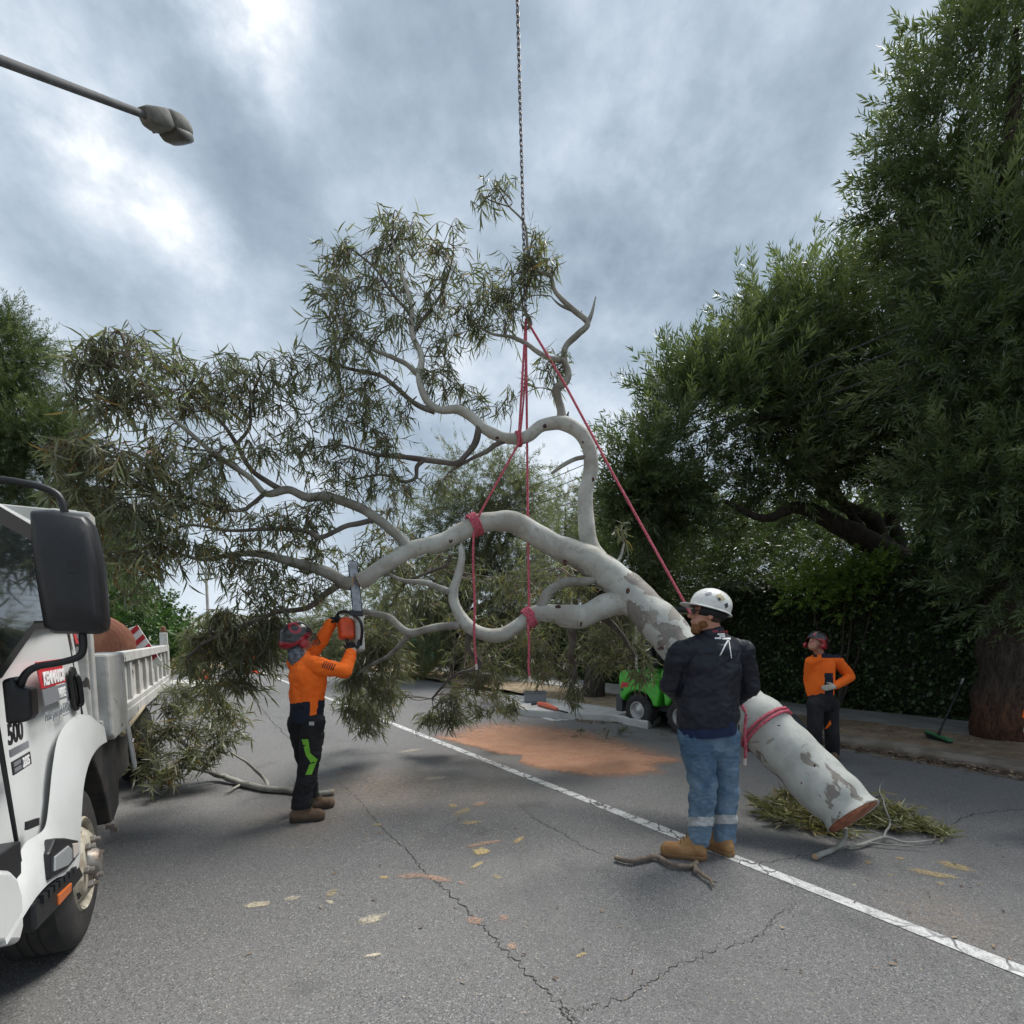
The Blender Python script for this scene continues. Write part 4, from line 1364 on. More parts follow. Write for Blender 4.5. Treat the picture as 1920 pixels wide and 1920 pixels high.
for row in [
    # far left mass
    (205, 690, 50, 50, 3.6), (262, 672, 50, 45, 3.75), (330, 690, 55, 40, 3.95), (405, 700, 55, 45, 4.15), (480, 700, 50, 45, 4.35), (545, 690, 40, 40, 4.5),
    (190, 775, 55, 50, 3.6), (265, 755, 60, 50, 3.7), (350, 770, 60, 50, 3.95), (440, 760, 55, 50, 4.2), (525, 765, 50, 50, 4.45),
    (150, 850, 45, 40, 3.5), (215, 870, 65, 55, 3.55), (300, 850, 65, 55, 3.75), (390, 870, 60, 50, 4.0), (480, 850, 50, 50, 4.3), (560, 850, 45, 45, 4.5),
    (180, 950, 60, 60, 3.55), (260, 960, 70, 60, 3.65), (340, 950, 60, 55, 3.85), (420, 960, 50, 45, 4.1), (500, 985, 60, 40, 4.3), (580, 970, 50, 40, 4.5),
    (225, 1040, 60, 50, 3.6), (300, 1035, 60, 50, 3.75), (370, 1040, 55, 45, 3.95), (440, 1050, 50, 40, 4.15), (520, 1075, 55, 40, 4.35), (590, 1110, 45, 35, 4.55),
    (250, 1110, 40, 45, 3.8), (470, 1110, 50, 35, 4.3), (440, 1190, 50, 35, 4.4), (510, 1180, 45, 35, 4.5), (410, 1160, 30, 20, 4.35, 5),
    (390, 1230, 55, 35, 4.4), (470, 1240, 60, 40, 4.5), (440, 1285, 60, 40, 4.5), (500, 1215, 35, 30, 4.6), (370, 1200, 40, 20, 4.4),
    (140, 725, 32, 28, 3.5, 6), (112, 850, 28, 28, 3.42, 6), (165, 655, 34, 22, 3.55, 6), (120, 930, 30, 35, 3.45, 7), (610, 480, 22, 18, 4.85, 3),
    # above
    (630, 690, 50, 50, 4.65), (625, 625, 45, 45, 4.8), (610, 560, 30, 30, 4.8, 6), (660, 560, 50, 45, 4.85), (655, 480, 40, 30, 4.9, 6), (715, 470, 45, 45, 4.95), (730, 405, 25, 30, 4.95, 5), (770, 450, 45, 35, 4.95), (830, 460, 40, 40, 5.0),
    (845, 500, 40, 40, 5.0), (720, 540, 50, 45, 4.9), (670, 640, 50, 45, 4.8), (740, 610, 45, 50, 4.85), (800, 560, 35, 40, 4.95), (640, 745, 50, 45, 4.65), (700, 720, 45, 40, 4.75), (820, 650, 40, 40, 4.95), (850, 590, 40, 40, 5.0),
    (905, 560, 45, 45, 5.05), (950, 560, 45, 45, 5.1), (890, 620, 50, 35, 5.05), (950, 610, 45, 35, 5.05), (975, 520, 40, 40, 5.1), (1005, 470, 30, 35, 5.1, 7), (935, 350, 35, 25, 5.1, 6), (905, 385, 20, 25, 5.1, 4), (990, 540, 25, 40, 5.15), (1035, 505, 18, 30, 5.1, 3),
    (1030, 700, 22, 38, 5.12, 9), (1062, 690, 18, 20, 5.15, 3), (850, 700, 40, 35, 4.95), (800, 720, 35, 35, 4.9, 6), (945, 765, 18, 28, 5.0, 4), (880, 760, 30, 20, 4.95, 4), (610, 790, 45, 40, 4.5), (690, 800, 45, 35, 4.7), (740, 790, 40, 30, 4.8, 6), (640, 870, 50, 40, 4.6),
    (720, 850, 45, 30, 4.75), (760, 920, 50, 35, 4.8), (690, 920, 45, 35, 4.7), (620, 920, 40, 35, 4.6), (830, 900, 40, 30, 4.9),
    # hanging below
    (720, 1000, 45, 30, 4.9, 7), (690, 1050, 40, 25, 4.95, 6), (770, 1075, 45, 35, 5.2), (830, 1060, 40, 35, 5.3), (800, 1130, 50, 40, 5.6), (720, 1120, 45, 30, 5.4), (900, 1090, 50, 35, 5.6), (960, 1110, 45, 35, 5.6),
    (700, 1205, 45, 40, 5.9), (675, 1260, 45, 45, 6.3), (720, 1280, 40, 45, 6.5), (690, 1325, 50, 40, 6.9), (660, 1310, 35, 40, 6.7), (730, 1320, 25, 35, 6.4, 4),
    (860, 1290, 30, 25, 6.6, 4), (880, 1225, 45, 30, 6.2, 5), (940, 1255, 35, 40, 6.2, 6), (930, 1310, 30, 22, 6.5, 4), (955, 1330, 22, 16, 6.9, 4), (1000, 1200, 45, 40, 6.0), (1010, 1260, 35, 35, 6.3), (1070, 1260, 25, 50, 5.8),
    (1060, 1140, 45, 35, 5.9), (1120, 1190, 50, 40, 6.0), (1170, 1160, 45, 40, 5.9), (1130, 1245, 35, 35, 6.2), (1195, 1220, 35, 40, 6.2), (1210, 1270, 25, 35, 6.4), (1075, 1310, 14, 25, 5.8, 3), (990, 1080, 40, 35, 5.8), (940, 1180, 45, 30, 6.0),
    (1020, 1080, 30, 25, 5.8), (1170, 1010, 18, 30, 5.2, 3), (670, 1200, 40, 35, 5.6), (740, 1240, 40, 40, 5.8), (690, 1345, 42, 26, 6.0, 10), (655, 1330, 30, 26, 5.9, 7), (720, 1300, 40, 40, 5.9, 12), (665, 1270, 40, 40, 5.7, 12), (710, 1220, 45, 40, 5.6, 12), (845, 1350, 45, 18, 6.6, 12), (800, 1350, 26, 20, 6.6, 7), (850, 1315, 40, 24, 6.4, 9), (900, 1275, 30, 28, 6.0, 6), (900, 1335, 26, 14, 6.4, 4), (690, 1370, 34, 16, 6.1, 6), (960, 1330, 16, 22, 6.3, 4), (1000, 1230, 26, 28, 5.8, 5),
    (520, 1130, 40, 30, 4.6), (360, 1260, 40, 25, 4.6), (420, 1330, 40, 25, 4.8), (600, 1040, 40, 30, 4.7), (560, 1020, 40, 30, 4.6), (1100, 1090, 40, 30, 5.8), (860, 1160, 45, 35, 6.0), (740, 1160, 40, 35, 5.8),
]:
    clump(*row)
fill = []
rf = np.random.default_rng(88)
CP = np.array([c for c, r, n in CL])
for i in range(len(CL)):
    dist = np.linalg.norm(CP - CP[i], axis=1)
    for j in np.argsort(dist)[1:5]:
        if j > i and dist[j] < 0.75 and CP[i][2] > 1.15:
            f = rf.uniform(0.35, 0.65)
            fill.append((CP[i] * f + CP[j] * (1 - f), (np.array(CL[i][1]) + np.array(CL[j][1])) * 0.55, 3))
CL += fill
D, P, S, RO, TI, TW = sprays(CL, SK_P[thinw], 77, leaf=0.124, nleaf=9, mult=2.1, droop=0.5)
tw = TW
tw.v = [tuple(np.array(q) - GB) for q in tw.v]
tw.build('twigs', m_twig, gumroot, angle=80)['kind'] = 'stuff'
leaf_objects('foliage', gumroot, GB, D, P, S, RO, TI, m_gumleaf, single=290)


# ================================================================== TRUCK
TA = math.radians(30)
TF = np.array([math.sin(TA), -math.cos(TA), 0.0])     # truck forward
TO = np.array([math.cos(TA), math.sin(TA), 0.0])      # outward, towards the road
TP = G(165, 1770)
TM = Matrix(((TF[0], TO[0], 0, TP[0]), (TF[1], TO[1], 0, TP[1]), (0, 0, 1, 0), (0, 0, 0, 1)))
truck = empty('tipper_truck', label='white cab-over tipper truck parked with black mirror and worn tray', cat='truck', matrix=TM)


def truck_px(u, v, x=None, y=None):
    "local point on the plane x = const or y = const of the truck seen at (u, v)"
    r = ray(u, v)
    n = TF if x is not None else TO
    p0 = TP + (TF * x if x is not None else TO * y)
    w = _C + r * (np.dot(p0 - _C, n) / np.dot(r, n)) - TP
    return np.array([np.dot(w, TF), np.dot(w, TO), w[2]])


def dirty_white(t, p, o):
    n = t.noise(o, 1.6, 4, 0.6)
    s = t.noise(o, 30, 5, 0.7)
    c = t.mix(t.smooth(n, 0.35, 0.7), (0.70, 0.72, 0.72), (0.63, 0.645, 0.64))
    c = t.mix(t.math('MULTIPLY', t.smooth(s, 0.58, 0.75), 0.18), c, (0.36, 0.34, 0.31))
    sepz = t.new('ShaderNodeSeparateXYZ')
    t.put(sepz.inputs[0], o)
    low = t.math('MULTIPLY', t.smooth(sepz.outputs[2], 0.95, 0.40), t.smooth(t.noise(o, 7, 5, 0.65), 0.35, 0.65))
    c = t.mix(t.math('MULTIPLY', low, 0.35), c, (0.40, 0.37, 0.33))
    t.put(p.inputs['Base Color'], c)


def tray_white(t, p, o):
    n = t.noise(o, 3.0, 5, 0.65)
    s = t.noise(o, 14, 5, 0.7)
    c = t.mix(t.smooth(n, 0.35, 0.65), (0.55, 0.55, 0.53), (0.42, 0.41, 0.385))
    c = t.mix(t.math('MULTIPLY', t.smooth(s, 0.52, 0.68), 0.45), c, (0.30, 0.27, 0.235))
    chip = t.smooth(t.noise(o, 6.5, 3, 0.5), 0.66, 0.68)
    c = t.mix(chip, c, (0.07, 0.06, 0.055))
    t.put(p.inputs['Base Color'], c)


m_white = mat('truck_white', (0.7, 0.72, 0.72), rough=0.28, spec=0.5, coat=0.4, build=dirty_white)
m_tray = mat('tray_white', (0.55, 0.55, 0.53), rough=0.6, build=tray_white)
m_black = mat('black_plastic', (0.0075, 0.008, 0.0105), rough=0.45, col2=(0.011, 0.0115, 0.014), vscale=30, bump=0.12, bscale=220)
m_rubber = mat('tyre_rubber', (0.020, 0.020, 0.021), rough=0.85, col2=(0.040, 0.037, 0.034), vscale=8, bump=0.2, bscale=60)
m_glass = mat('dark_glass', (0.012, 0.016, 0.018), rough=0.04, spec=0.9)
m_trim = mat('black_trim', (0.012, 0.012, 0.013), rough=0.6)
m_chassis = mat('chassis', (0.020, 0.021, 0.022), rough=0.8, col2=(0.05, 0.043, 0.037), vscale=6, bump=0.3)
m_cream = mat('wheel_cream', (0.50, 0.47, 0.38), rough=0.6, col2=(0.30, 0.25, 0.19), vscale=14, bump=0.2, bscale=60)
m_steel = mat('dull_steel', (0.33, 0.31, 0.29), rough=0.5, metal=0.6, col2=(0.20, 0.16, 0.13), vscale=22)
m_amber = mat('amber_lens', (0.50, 0.12, 0.02), rough=0.2)
m_lens = mat('clear_lens', (0.42, 0.44, 0.45), rough=0.08, spec=0.8, metal=0.3)
m_red = mat('sign_red', (0.50, 0.025, 0.035), rough=0.4)
m_grey = mat('sign_grey', (0.20, 0.21, 0.23), rough=0.4)
m_ink = mat('ink_dark', (0.03, 0.03, 0.035), rough=0.5)
m_inkgrey = mat('ink_grey', (0.22, 0.23, 0.25), rough=0.5)
m_white_ink = mat('ink_white', (0.78, 0.78, 0.78), rough=0.5)

cabside = [(1.12, 0.60), (1.20, 0.95), (1.20, 1.25), (1.12, 1.50), (0.82, 2.08), (0.68, 2.15), (-0.28, 2.17), (-0.36, 2.10), (-0.36, 1.17), (-0.60, 1.06), (-0.59, 0.965),
           (-0.42, 0.968), (-0.28, 0.96), (-0.09, 0.91), (0.03, 0.82), (0.12, 0.66), (0.18, 0.52), (0.30, 0.50), (0.55, 0.585), (0.80, 0.62)]
mb = MB()
mb.prism(cabside, 1, -2.05, 0.0)
for i, (x, y, z) in enumerate(mb.v):
    k = max(0.0, z - 1.45) * 0.13
    if x > 1.0:
        k += 0.10
    mb.v[i] = (x, y - k if y > -1 else y + k, z)
mb.build('cab', m_white, truck, smooth=True, angle=30, bevel=0.03, bseg=3)
# fender flare
fo = [(-0.62, 1.075), (-0.35, 1.165), (-0.06, 1.185), (0.20, 1.14), (0.33, 1.02), (0.42, 0.88), (0.49, 0.80), (0.60, 0.80), (0.74, 0.815), (0.88, 0.77), (1.10, 0.74)]
fi = [(-0.605, 0.955), (-0.40, 0.965), (-0.22, 0.95), (-0.08, 0.905), (0.03, 0.82), (0.12, 0.66), (0.19, 0.515), (0.31, 0.505), (0.55, 0.59), (0.80, 0.625), (1.10, 0.605)]
fo3, _ = spline(np.array([(a, b, 0) for a, b in fo]), np.ones(len(fo)), 4)
fi3, _ = spline(np.array([(a, b, 0) for a, b in fi]), np.ones(len(fi)), 4)
V, F = [], []
for a, b in zip(fo3, fi3):
    m_ = a * 0.72 + b * 0.28
    V += [(a[0], -0.006, a[1]), (m_[0], 0.022, m_[1]), (b[0], 0.032, b[1]), (b[0], -0.25, b[1])]
n = len(fo3)
for i in range(n - 1):
    for j in range(3):
        F.append((4 * i + j, 4 * i + j + 1, 4 * i + j + 5, 4 * i + j + 4))
F += [(0, 1, 2, 3), tuple(4 * (n - 1) + j for j in (3, 2, 1, 0))]
MB().add(V, F).build('fender', m_white, truck, angle=50)
# lower corner strip, reflector and bumper
mb = MB()
mb.prism([(0.83, 0.615), (0.53, 0.575), (0.20, 0.498), (0.13, 0.42), (0.56, 0.465), (0.84, 0.51)], 1, -0.3, 0.034)
strip = mb.build('corner_step', m_black, truck, smooth=False, bevel=0.012)
mb = MB()
for k in range(7):
    x = 0.30 + k * 0.07
    mb.prism([(x, 0.535 + (x - 0.3) * 0.17), (x + 0.045, 0.543 + (x - 0.3) * 0.17), (x + 0.05, 0.520 + (x - 0.3) * 0.15), (x + 0.005, 0.512 + (x - 0.3) * 0.15)], 1, 0.03, 0.044)
mb.build('tread_rib', m_black, strip, smooth=False)
mb = MB()
mb.prism([(0.57, 0.525), (0.38, 0.492), (0.40, 0.458), (0.58, 0.482)], 1, 0.030, 0.042)
mb.build('reflector', m_amber, truck, smooth=False, bevel=0.004)
mb = MB()
bpx = [truck_px(u, v, y=0.03) for u, v in [(47, 1737), (45, 1677), (36, 1645), (22, 1630), (-40, 1626)]]
bpx = [(q[0], q[2]) for q in bpx]
zb = truck_px(0, 1771, y=0.03)
mb.prism(bpx + [(1.30, 0.70), (1.33, 0.50), (1.27, float(zb[2]) - 0.01), (float(zb[0]), float(zb[2])), (float(bpx[0][0]) + 0.05, float(bpx[0][1]) - 0.035)], 1, -2.07, 0.03)
mb.build('bumper', m_white, truck, bevel=0.03, bseg=3)
mb = MB()
mb.prism([(1.15, 0.74), (0.85, 0.74), (0.83, 0.86), (1.205, 0.90)], 1, -2.0, 0.012)
mb.build('grille_corner', m_black, truck, smooth=False, bevel=0.008)
# lamp in the fender
mb = MB()
mb.prism([(0.68, 0.635), (0.655, 0.735), (0.56, 0.765), (0.42, 0.715), (0.23, 0.635), (0.235, 0.565), (0.42, 0.575)], 1, 0.0, 0.044)
lamp = mb.build('side_lamp', m_black, truck, smooth=False, bevel=0.010)
mb = MB()
mb.prism([(0.635, 0.650), (0.615, 0.705), (0.42, 0.678), (0.375, 0.645), (0.385, 0.595), (0.45, 0.598)], 1, 0.036, 0.050)
mb.build('lens', m_lens, lamp, smooth=False, bevel=0.004)
mb = MB()
mb.prism([(0.345, 0.66), (0.26, 0.632), (0.262, 0.585), (0.35, 0.59)], 1, 0.036, 0.050)
mb.build('lens', mat('pale_lens', (0.58, 0.52, 0.47), rough=0.2), lamp, smooth=False, bevel=0.004)


def lean(poly, y):
    "a panel lying on the leaning upper side of the cab"
    return [(x, y - max(0.0, z - 1.45) * 0.13 - (0.10 * max(0, min(1, (x - 0.9) / 0.15)) if x > 0.9 else 0), z) for x, z in poly]


def side_panel(name, poly, m, y=0.004, th=0.006, parent=None):
    a, b = lean(poly, y), lean(poly, y - th)
    n = len(poly)
    F = [tuple(range(n)), tuple(range(n, 2 * n))[::-1]] + [(i, (i + 1) % n, n + (i + 1) % n, n + i) for i in range(n)]
    return MB().add(a + b, F).build(name, m, parent or truck, smooth=False)


frame_ = side_panel('window_frame', [(0.99, 1.44), (0.86, 1.455), (0.37, 1.63), (-0.26, 1.65), (-0.28, 2.12), (0.70, 2.125)], m_trim, 0.006, 0.02)
side_panel('glass', [(0.93, 1.485), (0.85, 1.50), (0.38, 1.665), (-0.22, 1.685), (-0.24, 2.03), (0.63, 2.045)], m_glass, 0.012, 0.01, frame_)
for poly in ([(0.915, 1.40), (0.907, 1.40), (0.805, 0.76), (0.813, 0.76)], [(-0.238, 2.07), (-0.246, 2.07), (-0.228, 1.18), (-0.220, 1.18)]):
    side_panel('door_gap', poly, m_trim, 0.0032, 0.01)
side_panel('vent', [(0.72, 0.895), (0.59, 0.868), (0.60, 0.84), (0.73, 0.865)], m_trim, 0.0045, 0.01)
h = side_panel('handle_recess', [(-0.035, 1.425), (-0.075, 1.445), (-0.135, 1.435), (-0.165, 1.40), (-0.185, 1.25), (-0.15, 1.215), (-0.095, 1.215), (-0.06, 1.25)], m_trim, 0.004, 0.01)
mb = MB()
mb.tube([(-0.075, 0.008, 1.40), (-0.085, 0.020, 1.38), (-0.12, 0.020, 1.26), (-0.115, 0.008, 1.24)], [0.012, 0.014, 0.014, 0.012], 8, smooth=4)
mb.build('handle', m_black, h)
side_panel('sticker', [(-0.235, 1.70), (-0.285, 1.70), (-0.295, 1.56), (-0.245, 1.56)], m_red, 0.006, 0.004)
# hire company panel and lettering
rp = side_panel('red_panel', [(0.465, 1.492), (0.100, 1.492), (0.070, 1.378), (0.437, 1.378)], m_red, 0.005, 0.004)
gp = side_panel('grey_panel', [(0.433, 1.372), (0.066, 1.372), (0.048, 1.302), (0.412, 1.302)], m_grey, 0.005, 0.004)
XR, ZU = (-1, 0, 0), (0, 0, 1)
text_mesh('KENNARDS', 0.076, m_white_ink, rp, (0.415, 0.0065, 1.392), XR, ZU, bold=0.004, squash=0.80)
text_mesh('HIRE', 0.062, m_white_ink, gp, (0.205, 0.0065, 1.315), XR, ZU, bold=0.002, squash=0.85)
text_mesh('Make your job', 0.060, m_inkgrey, truck, (0.425, 0.0045, 1.235), XR, ZU, squash=0.74, shear=0.15)
text_mesh('EASY!', 0.066, m_inkgrey, truck, (0.150, 0.0045, 1.236), XR, ZU, squash=0.74, bold=0.001)
side_panel('underline', [(0.145, 1.226), (0.02, 1.228), (0.02, 1.222), (0.145, 1.220)], m_inkgrey, 0.0045, 0.003)
text_mesh('500', 0.105, m_ink, truck, (0.850, 0.0045, 1.215), XR, ZU, bold=0.003, squash=0.98)
b1 = side_panel('badge_bar', [(0.838, 1.195), (0.648, 1.195), (0.646, 1.168), (0.836, 1.168)], m_inkgrey, 0.005, 0.004)
b2 = side_panel('badge_plate', [(0.830, 1.150), (0.638, 1.150), (0.632, 1.100), (0.824, 1.100)], m_ink, 0.005, 0.004)
side_panel('badge_stripe', [(0.820, 1.144), (0.752, 1.144), (0.751, 1.130), (0.819, 1.130)], m_inkgrey, 0.0068, 0.002, b2)
side_panel('badge_stripe', [(0.818, 1.122), (0.750, 1.122), (0.749, 1.108), (0.817, 1.108)], m_inkgrey, 0.0068, 0.002, b2)
text_mesh('205', 0.048, m_white_ink, b2, (0.730, 0.0065, 1.108), XR, ZU, bold=0.002)

# mirror, its arms and bracket
XM = 0.82
mo = [truck_px(u, v, x=XM) for u, v in [(57, 958), (100, 956), (160, 966), (176, 985), (193, 1060), (202, 1165), (199, 1182), (182, 1189), (102, 1188), (84, 1178), (74, 1120), (60, 1020)]]
mo = [(p[1], p[2]) for p in mo]
c0 = np.mean(mo, axis=0)
V, F = [], []
for sc, x in ((0.90, XM - 0.10), (1.0, XM - 0.06), (1.0, XM + 0.005), (0.93, XM + 0.035), (0.72, XM + 0.055), (0.35, XM + 0.062)):
    V += [(x, c0[0] + (a - c0[0]) * sc, c0[1] + (b - c0[1]) * (1 - (1 - sc) * 0.8)) for a, b in mo]
n = len(mo)
for k in range(5):
    F += [(k * n + i, k * n + (i + 1) % n, (k + 1) * n + (i + 1) % n, (k + 1) * n + i) for i in range(n)]
F += [tuple(range(n)), tuple(range(5 * n, 6 * n))]
mir = MB().add(V, F).build('mirror', m_black, truck, angle=30)
s_ = mir.modifiers.new('b', 'BEVEL')
s_.width, s_.segments, s_.limit_method, s_.angle_limit = 0.008, 2, 'ANGLE', math.radians(30)
c1 = truck_px(138, 1062, x=XM + 0.058)
mb = MB()
mb.box((XM + 0.061, c1[1], c1[2]), (0.004, 0.036, 0.054))
mb.build('emblem_pad', m_black, mir, smooth=False, bevel=0.002)
mb = MB()
mb.box((XM + 0.0635, c1[1], c1[2]), (0.002, 0.026, 0.044))
mb.build('emblem_face', m_trim, mir, smooth=False)
mb = MB()
up_ = [truck_px(u, v, x=XM) for u, v in [(122, 975), (119, 950), (108, 928), (80, 914), (30, 903), (-10, 899), (-40, 905)]]
up_.append(np.array([XM + 0.02, -0.14, 2.03]))
mb.tube(up_, 0.0125, 10, smooth=5)
mb.build('mirror_arm', m_black, truck)
mb = MB()
lo_ = [truck_px(u, v, x=XM - 0.02) for u, v in [(154, 1180), (156, 1215), (146, 1232), (110, 1243), (70, 1250), (48, 1264), (40, 1290)]]
lo_[-1] = lo_[-1] + np.array([-0.02, -0.01, 0])
mb.tube(lo_, 0.0125, 10, smooth=5)
mb.build('mirror_arm', m_black, truck)
q = lo_[-1]
mb = MB()
br = [truck_px(u, v, x=XM - 0.03) for u, v in [(5, 1275), (28, 1268), (36, 1290), (60, 1290), (63, 1340), (55, 1352), (14, 1358)]]
mb.prism([(p[1], p[2]) for p in br], 0, XM - 0.10, XM - 0.01)
mb.build('mirror_bracket', m_black, truck, smooth=False, bevel=0.012, bseg=3)

# front wheel
def wheel(parent, x, y, R=0.41, out=1, full=True):
    w = bpy.data.objects.new('wheel', None)
    COL.objects.link(w)
    w.parent = parent
    w.location = (x, y, R)
    ax = (0, out, 0)
    mb = MB()
    mb.lathe([(0.235, -0.02), (0.245, 0.005), (R * 0.80, 0.008), (R * 0.93, -0.008), (R * 0.985, -0.03), (R, -0.055), (R, -0.205), (R * 0.97, -0.235), (R * 0.8, -0.25), (0.235, -0.23)], (0, 0, 0), ax, 48)
    ty = mb.build('tyre', m_rubber, w, angle=30)
    mb = MB()
    for g in (-0.09, -0.13, -0.17):
        mb.lathe([(R + 0.0015, g - 0.006), (R + 0.0035, g - 0.003), (R + 0.0035, g + 0.003), (R + 0.0015, g + 0.006)], (0, 0, 0), ax, 48)
    mb.build('tread_groove', m_trim, ty)
    mb = MB()
    mb.lathe([(0.240, -0.06), (0.243, 0.000), (0.232, 0.012), (0.220, 0.000), (0.205, -0.035), (0.195, -0.02), (0.165, 0.014), (0.150, 0.026), (0.095, 0.028), (0.060, 0.028)], (0, 0, 0), ax, 40)
    rim = mb.build('rim', m_cream, w, angle=40)
    mb = MB()
    mb.lathe([(0.070, 0.024), (0.066, 0.055), (0.052, 0.072), (0.020, 0.078), (0.002, 0.079)], (0, 0, 0), ax, 20)
    mb.build('hub', m_steel, w, angle=40)
    for k in range(6):
        a = 2 * PI * k / 6 + 0.3
        mb = MB()
        c = (0.178 * math.cos(a), 0.004 * out, 0.178 * math.sin(a))
        mb.lathe([(0.0, 0.0), (0.021, 0.001), (0.030, -0.006)], c, (0.35 * math.cos(a), out, 0.35 * math.sin(a)), 14)
        mb.build('hand_hole', m_trim, rim)
    for k in range(6):
        a = 2 * PI * k / 6
        c = np.array((0.115 * math.cos(a), 0.022 * out, 0.115 * math.sin(a)))
        mb = MB()
        mb.lathe([(0.021, 0.0), (0.021, 0.022), (0.019, 0.025), (0.012, 0.026), (0.012, 0.045), (0.001, 0.047)], c, ax, 6)
        mb.build('wheel_nut', m_steel, w, smooth=False)
    return w


wheel(truck, -0.08, -0.012)
wheel(truck, -0.08, -2.05, out=-1)
for x in (-3.6,):
    wheel(truck, x, -0.10)
    wheel(truck, x, -1.95, out=-1)
# mudguard, chassis, boxes
mb = MB()
mb.prism([(-0.50, 0.90), (-0.62, 0.925), (-1.24, 0.90), (-1.34, 0.70), (-1.22, 0.38), (-1.00, 0.33), (-0.93, 0.34), (-0.84, 0.52), (-0.74, 0.68), (-0.60, 0.82)], 1, -0.36, -0.03)
mb.build('mudguard', m_chassis, truck, smooth=False, bevel=0.012)
mb = MB()
mb.box((-0.93, -0.03, 0.335), (0.10, 0.05, 0.03))
mb.box((-0.99, -0.03, 0.30), (0.03, 0.04, 0.08))
mb.build('mudguard_bracket', m_steel, truck, smooth=False)
mb = MB()
mb.box((-2.2, -0.75, 0.70), (5.6, 0.12, 0.24))
mb.box((-2.2, -1.35, 0.70), (5.6, 0.12, 0.24))
mb.box((0.0, -1.05, 0.55), (1.5, 1.5, 0.25))
mb.box((-1.95, -0.40, 0.62), (0.9, 0.55, 0.42))
mb.box((-2.8, -1.05, 0.86), (4.6, 1.9, 0.10))
mb.box((-0.45, -1.05, 0.75), (0.55, 1.5, 0.4))
mb.build('chassis', m_chassis, truck, smooth=False, bevel=0.01)
# tray
mb = MB()
mb.box((-0.70, -1.04, 1.66), (0.07, 2.04, 1.36))
mb.box((-0.70, -1.04, 2.28), (0.14, 2.12, 0.11))
mb.box((-0.70, -0.10, 1.66), (0.13, 0.12, 1.36))
mb.build('headboard', m_tray, truck, smooth=False, bevel=0.008)
mb = MB()
mb.prism([(-0.80, 1.485), (-0.82, 0.955), (-0.88, 0.92), (-1.38, 0.92), (-1.42, 0.96), (-1.40, 1.485)], 1, -0.12, 0.03)
mb.build('corner_post', m_tray, truck, smooth=False, bevel=0.015)
mb = MB()
mb.box((-3.0, -1.04, 1.03), (4.5, 2.05, 0.06))
mb.build('tray_floor', m_tray, truck, smooth=False)
for nm, y in (('side_board', -0.055), ('side_board', -2.03)):
    mb = MB()
    mb.box((-3.27, y - 0.01, 1.20), (3.72, 0.025, 0.45))
    sb = mb.build(nm, m_tray, truck, smooth=False)
    mb = MB()
    mb.box((-3.27, y + 0.012, 1.435), (3.74, 0.065, 0.085))
    mb.build('top_rail', m_tray, sb, smooth=False, bevel=0.008)
    mb = MB()
    mb.box((-3.27, y + 0.012, 0.965), (3.74, 0.065, 0.10))
    mb.build('bottom_rail', m_tray, sb, smooth=False, bevel=0.008)
    for k in range(8):
        mb = MB()
        mb.box((-1.62 - 0.47 * k, y + 0.012, 1.204), (0.075, 0.038, 0.372))
        mb.build('rib', m_tray, sb, smooth=False, bevel=0.006)
mb = MB()
mb.box((-5.19, -1.04, 1.22), (0.06, 2.08, 0.52))
mb.build('tailgate', m_tray, truck, smooth=False, bevel=0.008)
mb = MB()
mb.box((-5.16, -0.05, 1.28), (0.08, 0.09, 0.74))
mb.build('rear_post', m_tray, truck, smooth=False, bevel=0.01)
mb = MB()
mb.lathe([(0.03, 0), (0.035, 0.03), (0.03, 0.075), (0.005, 0.09)], (-5.16, -0.05, 1.65), (0, 0, 1), 10)
mb.build('post_cap', mat('rust', (0.16, 0.075, 0.04), rough=0.9), truck)
mb = MB()
mb.tube([(-1.50, 0.0, 0.95), (-1.50, 0.03, 0.62), (-1.535, 0.03, 0.58), (-1.57, 0.03, 0.62), (-1.57, 0.0, 0.95)], 0.011, 7, smooth=3)
mb.tube([(-1.51, 0.03, 0.78), (-1.56, 0.03, 0.80)], 0.008, 6)
mb.build('latch', m_tray, truck)
mb = MB()
mb.tube([(-1.45, -0.02, 0.86), (-2.6, -0.02, 0.93)], 0.02, 8)
mb.build('strap_bar', mat('tan_bar', (0.36, 0.30, 0.20), rough=0.7), truck)
mb = MB()
mb.box((-1.95, -0.06, 0.87), (0.10, 0.02, 0.05))
mb.build('reflector', m_amber, truck, smooth=False)
# windscreen and wiper cover, hardly in view
mb = MB()
mb.add([(1.125, -0.20, 1.46), (1.125, -1.85, 1.46), (0.845, -1.80, 2.06), (0.845, -0.25, 2.06)], [(0, 1, 2, 3)])
for i, q in enumerate(mb.v):
    mb.v[i] = (q[0] + 0.035, q[1], q[2] + 0.015)
mb.build('windscreen', m_glass, truck, smooth=False)

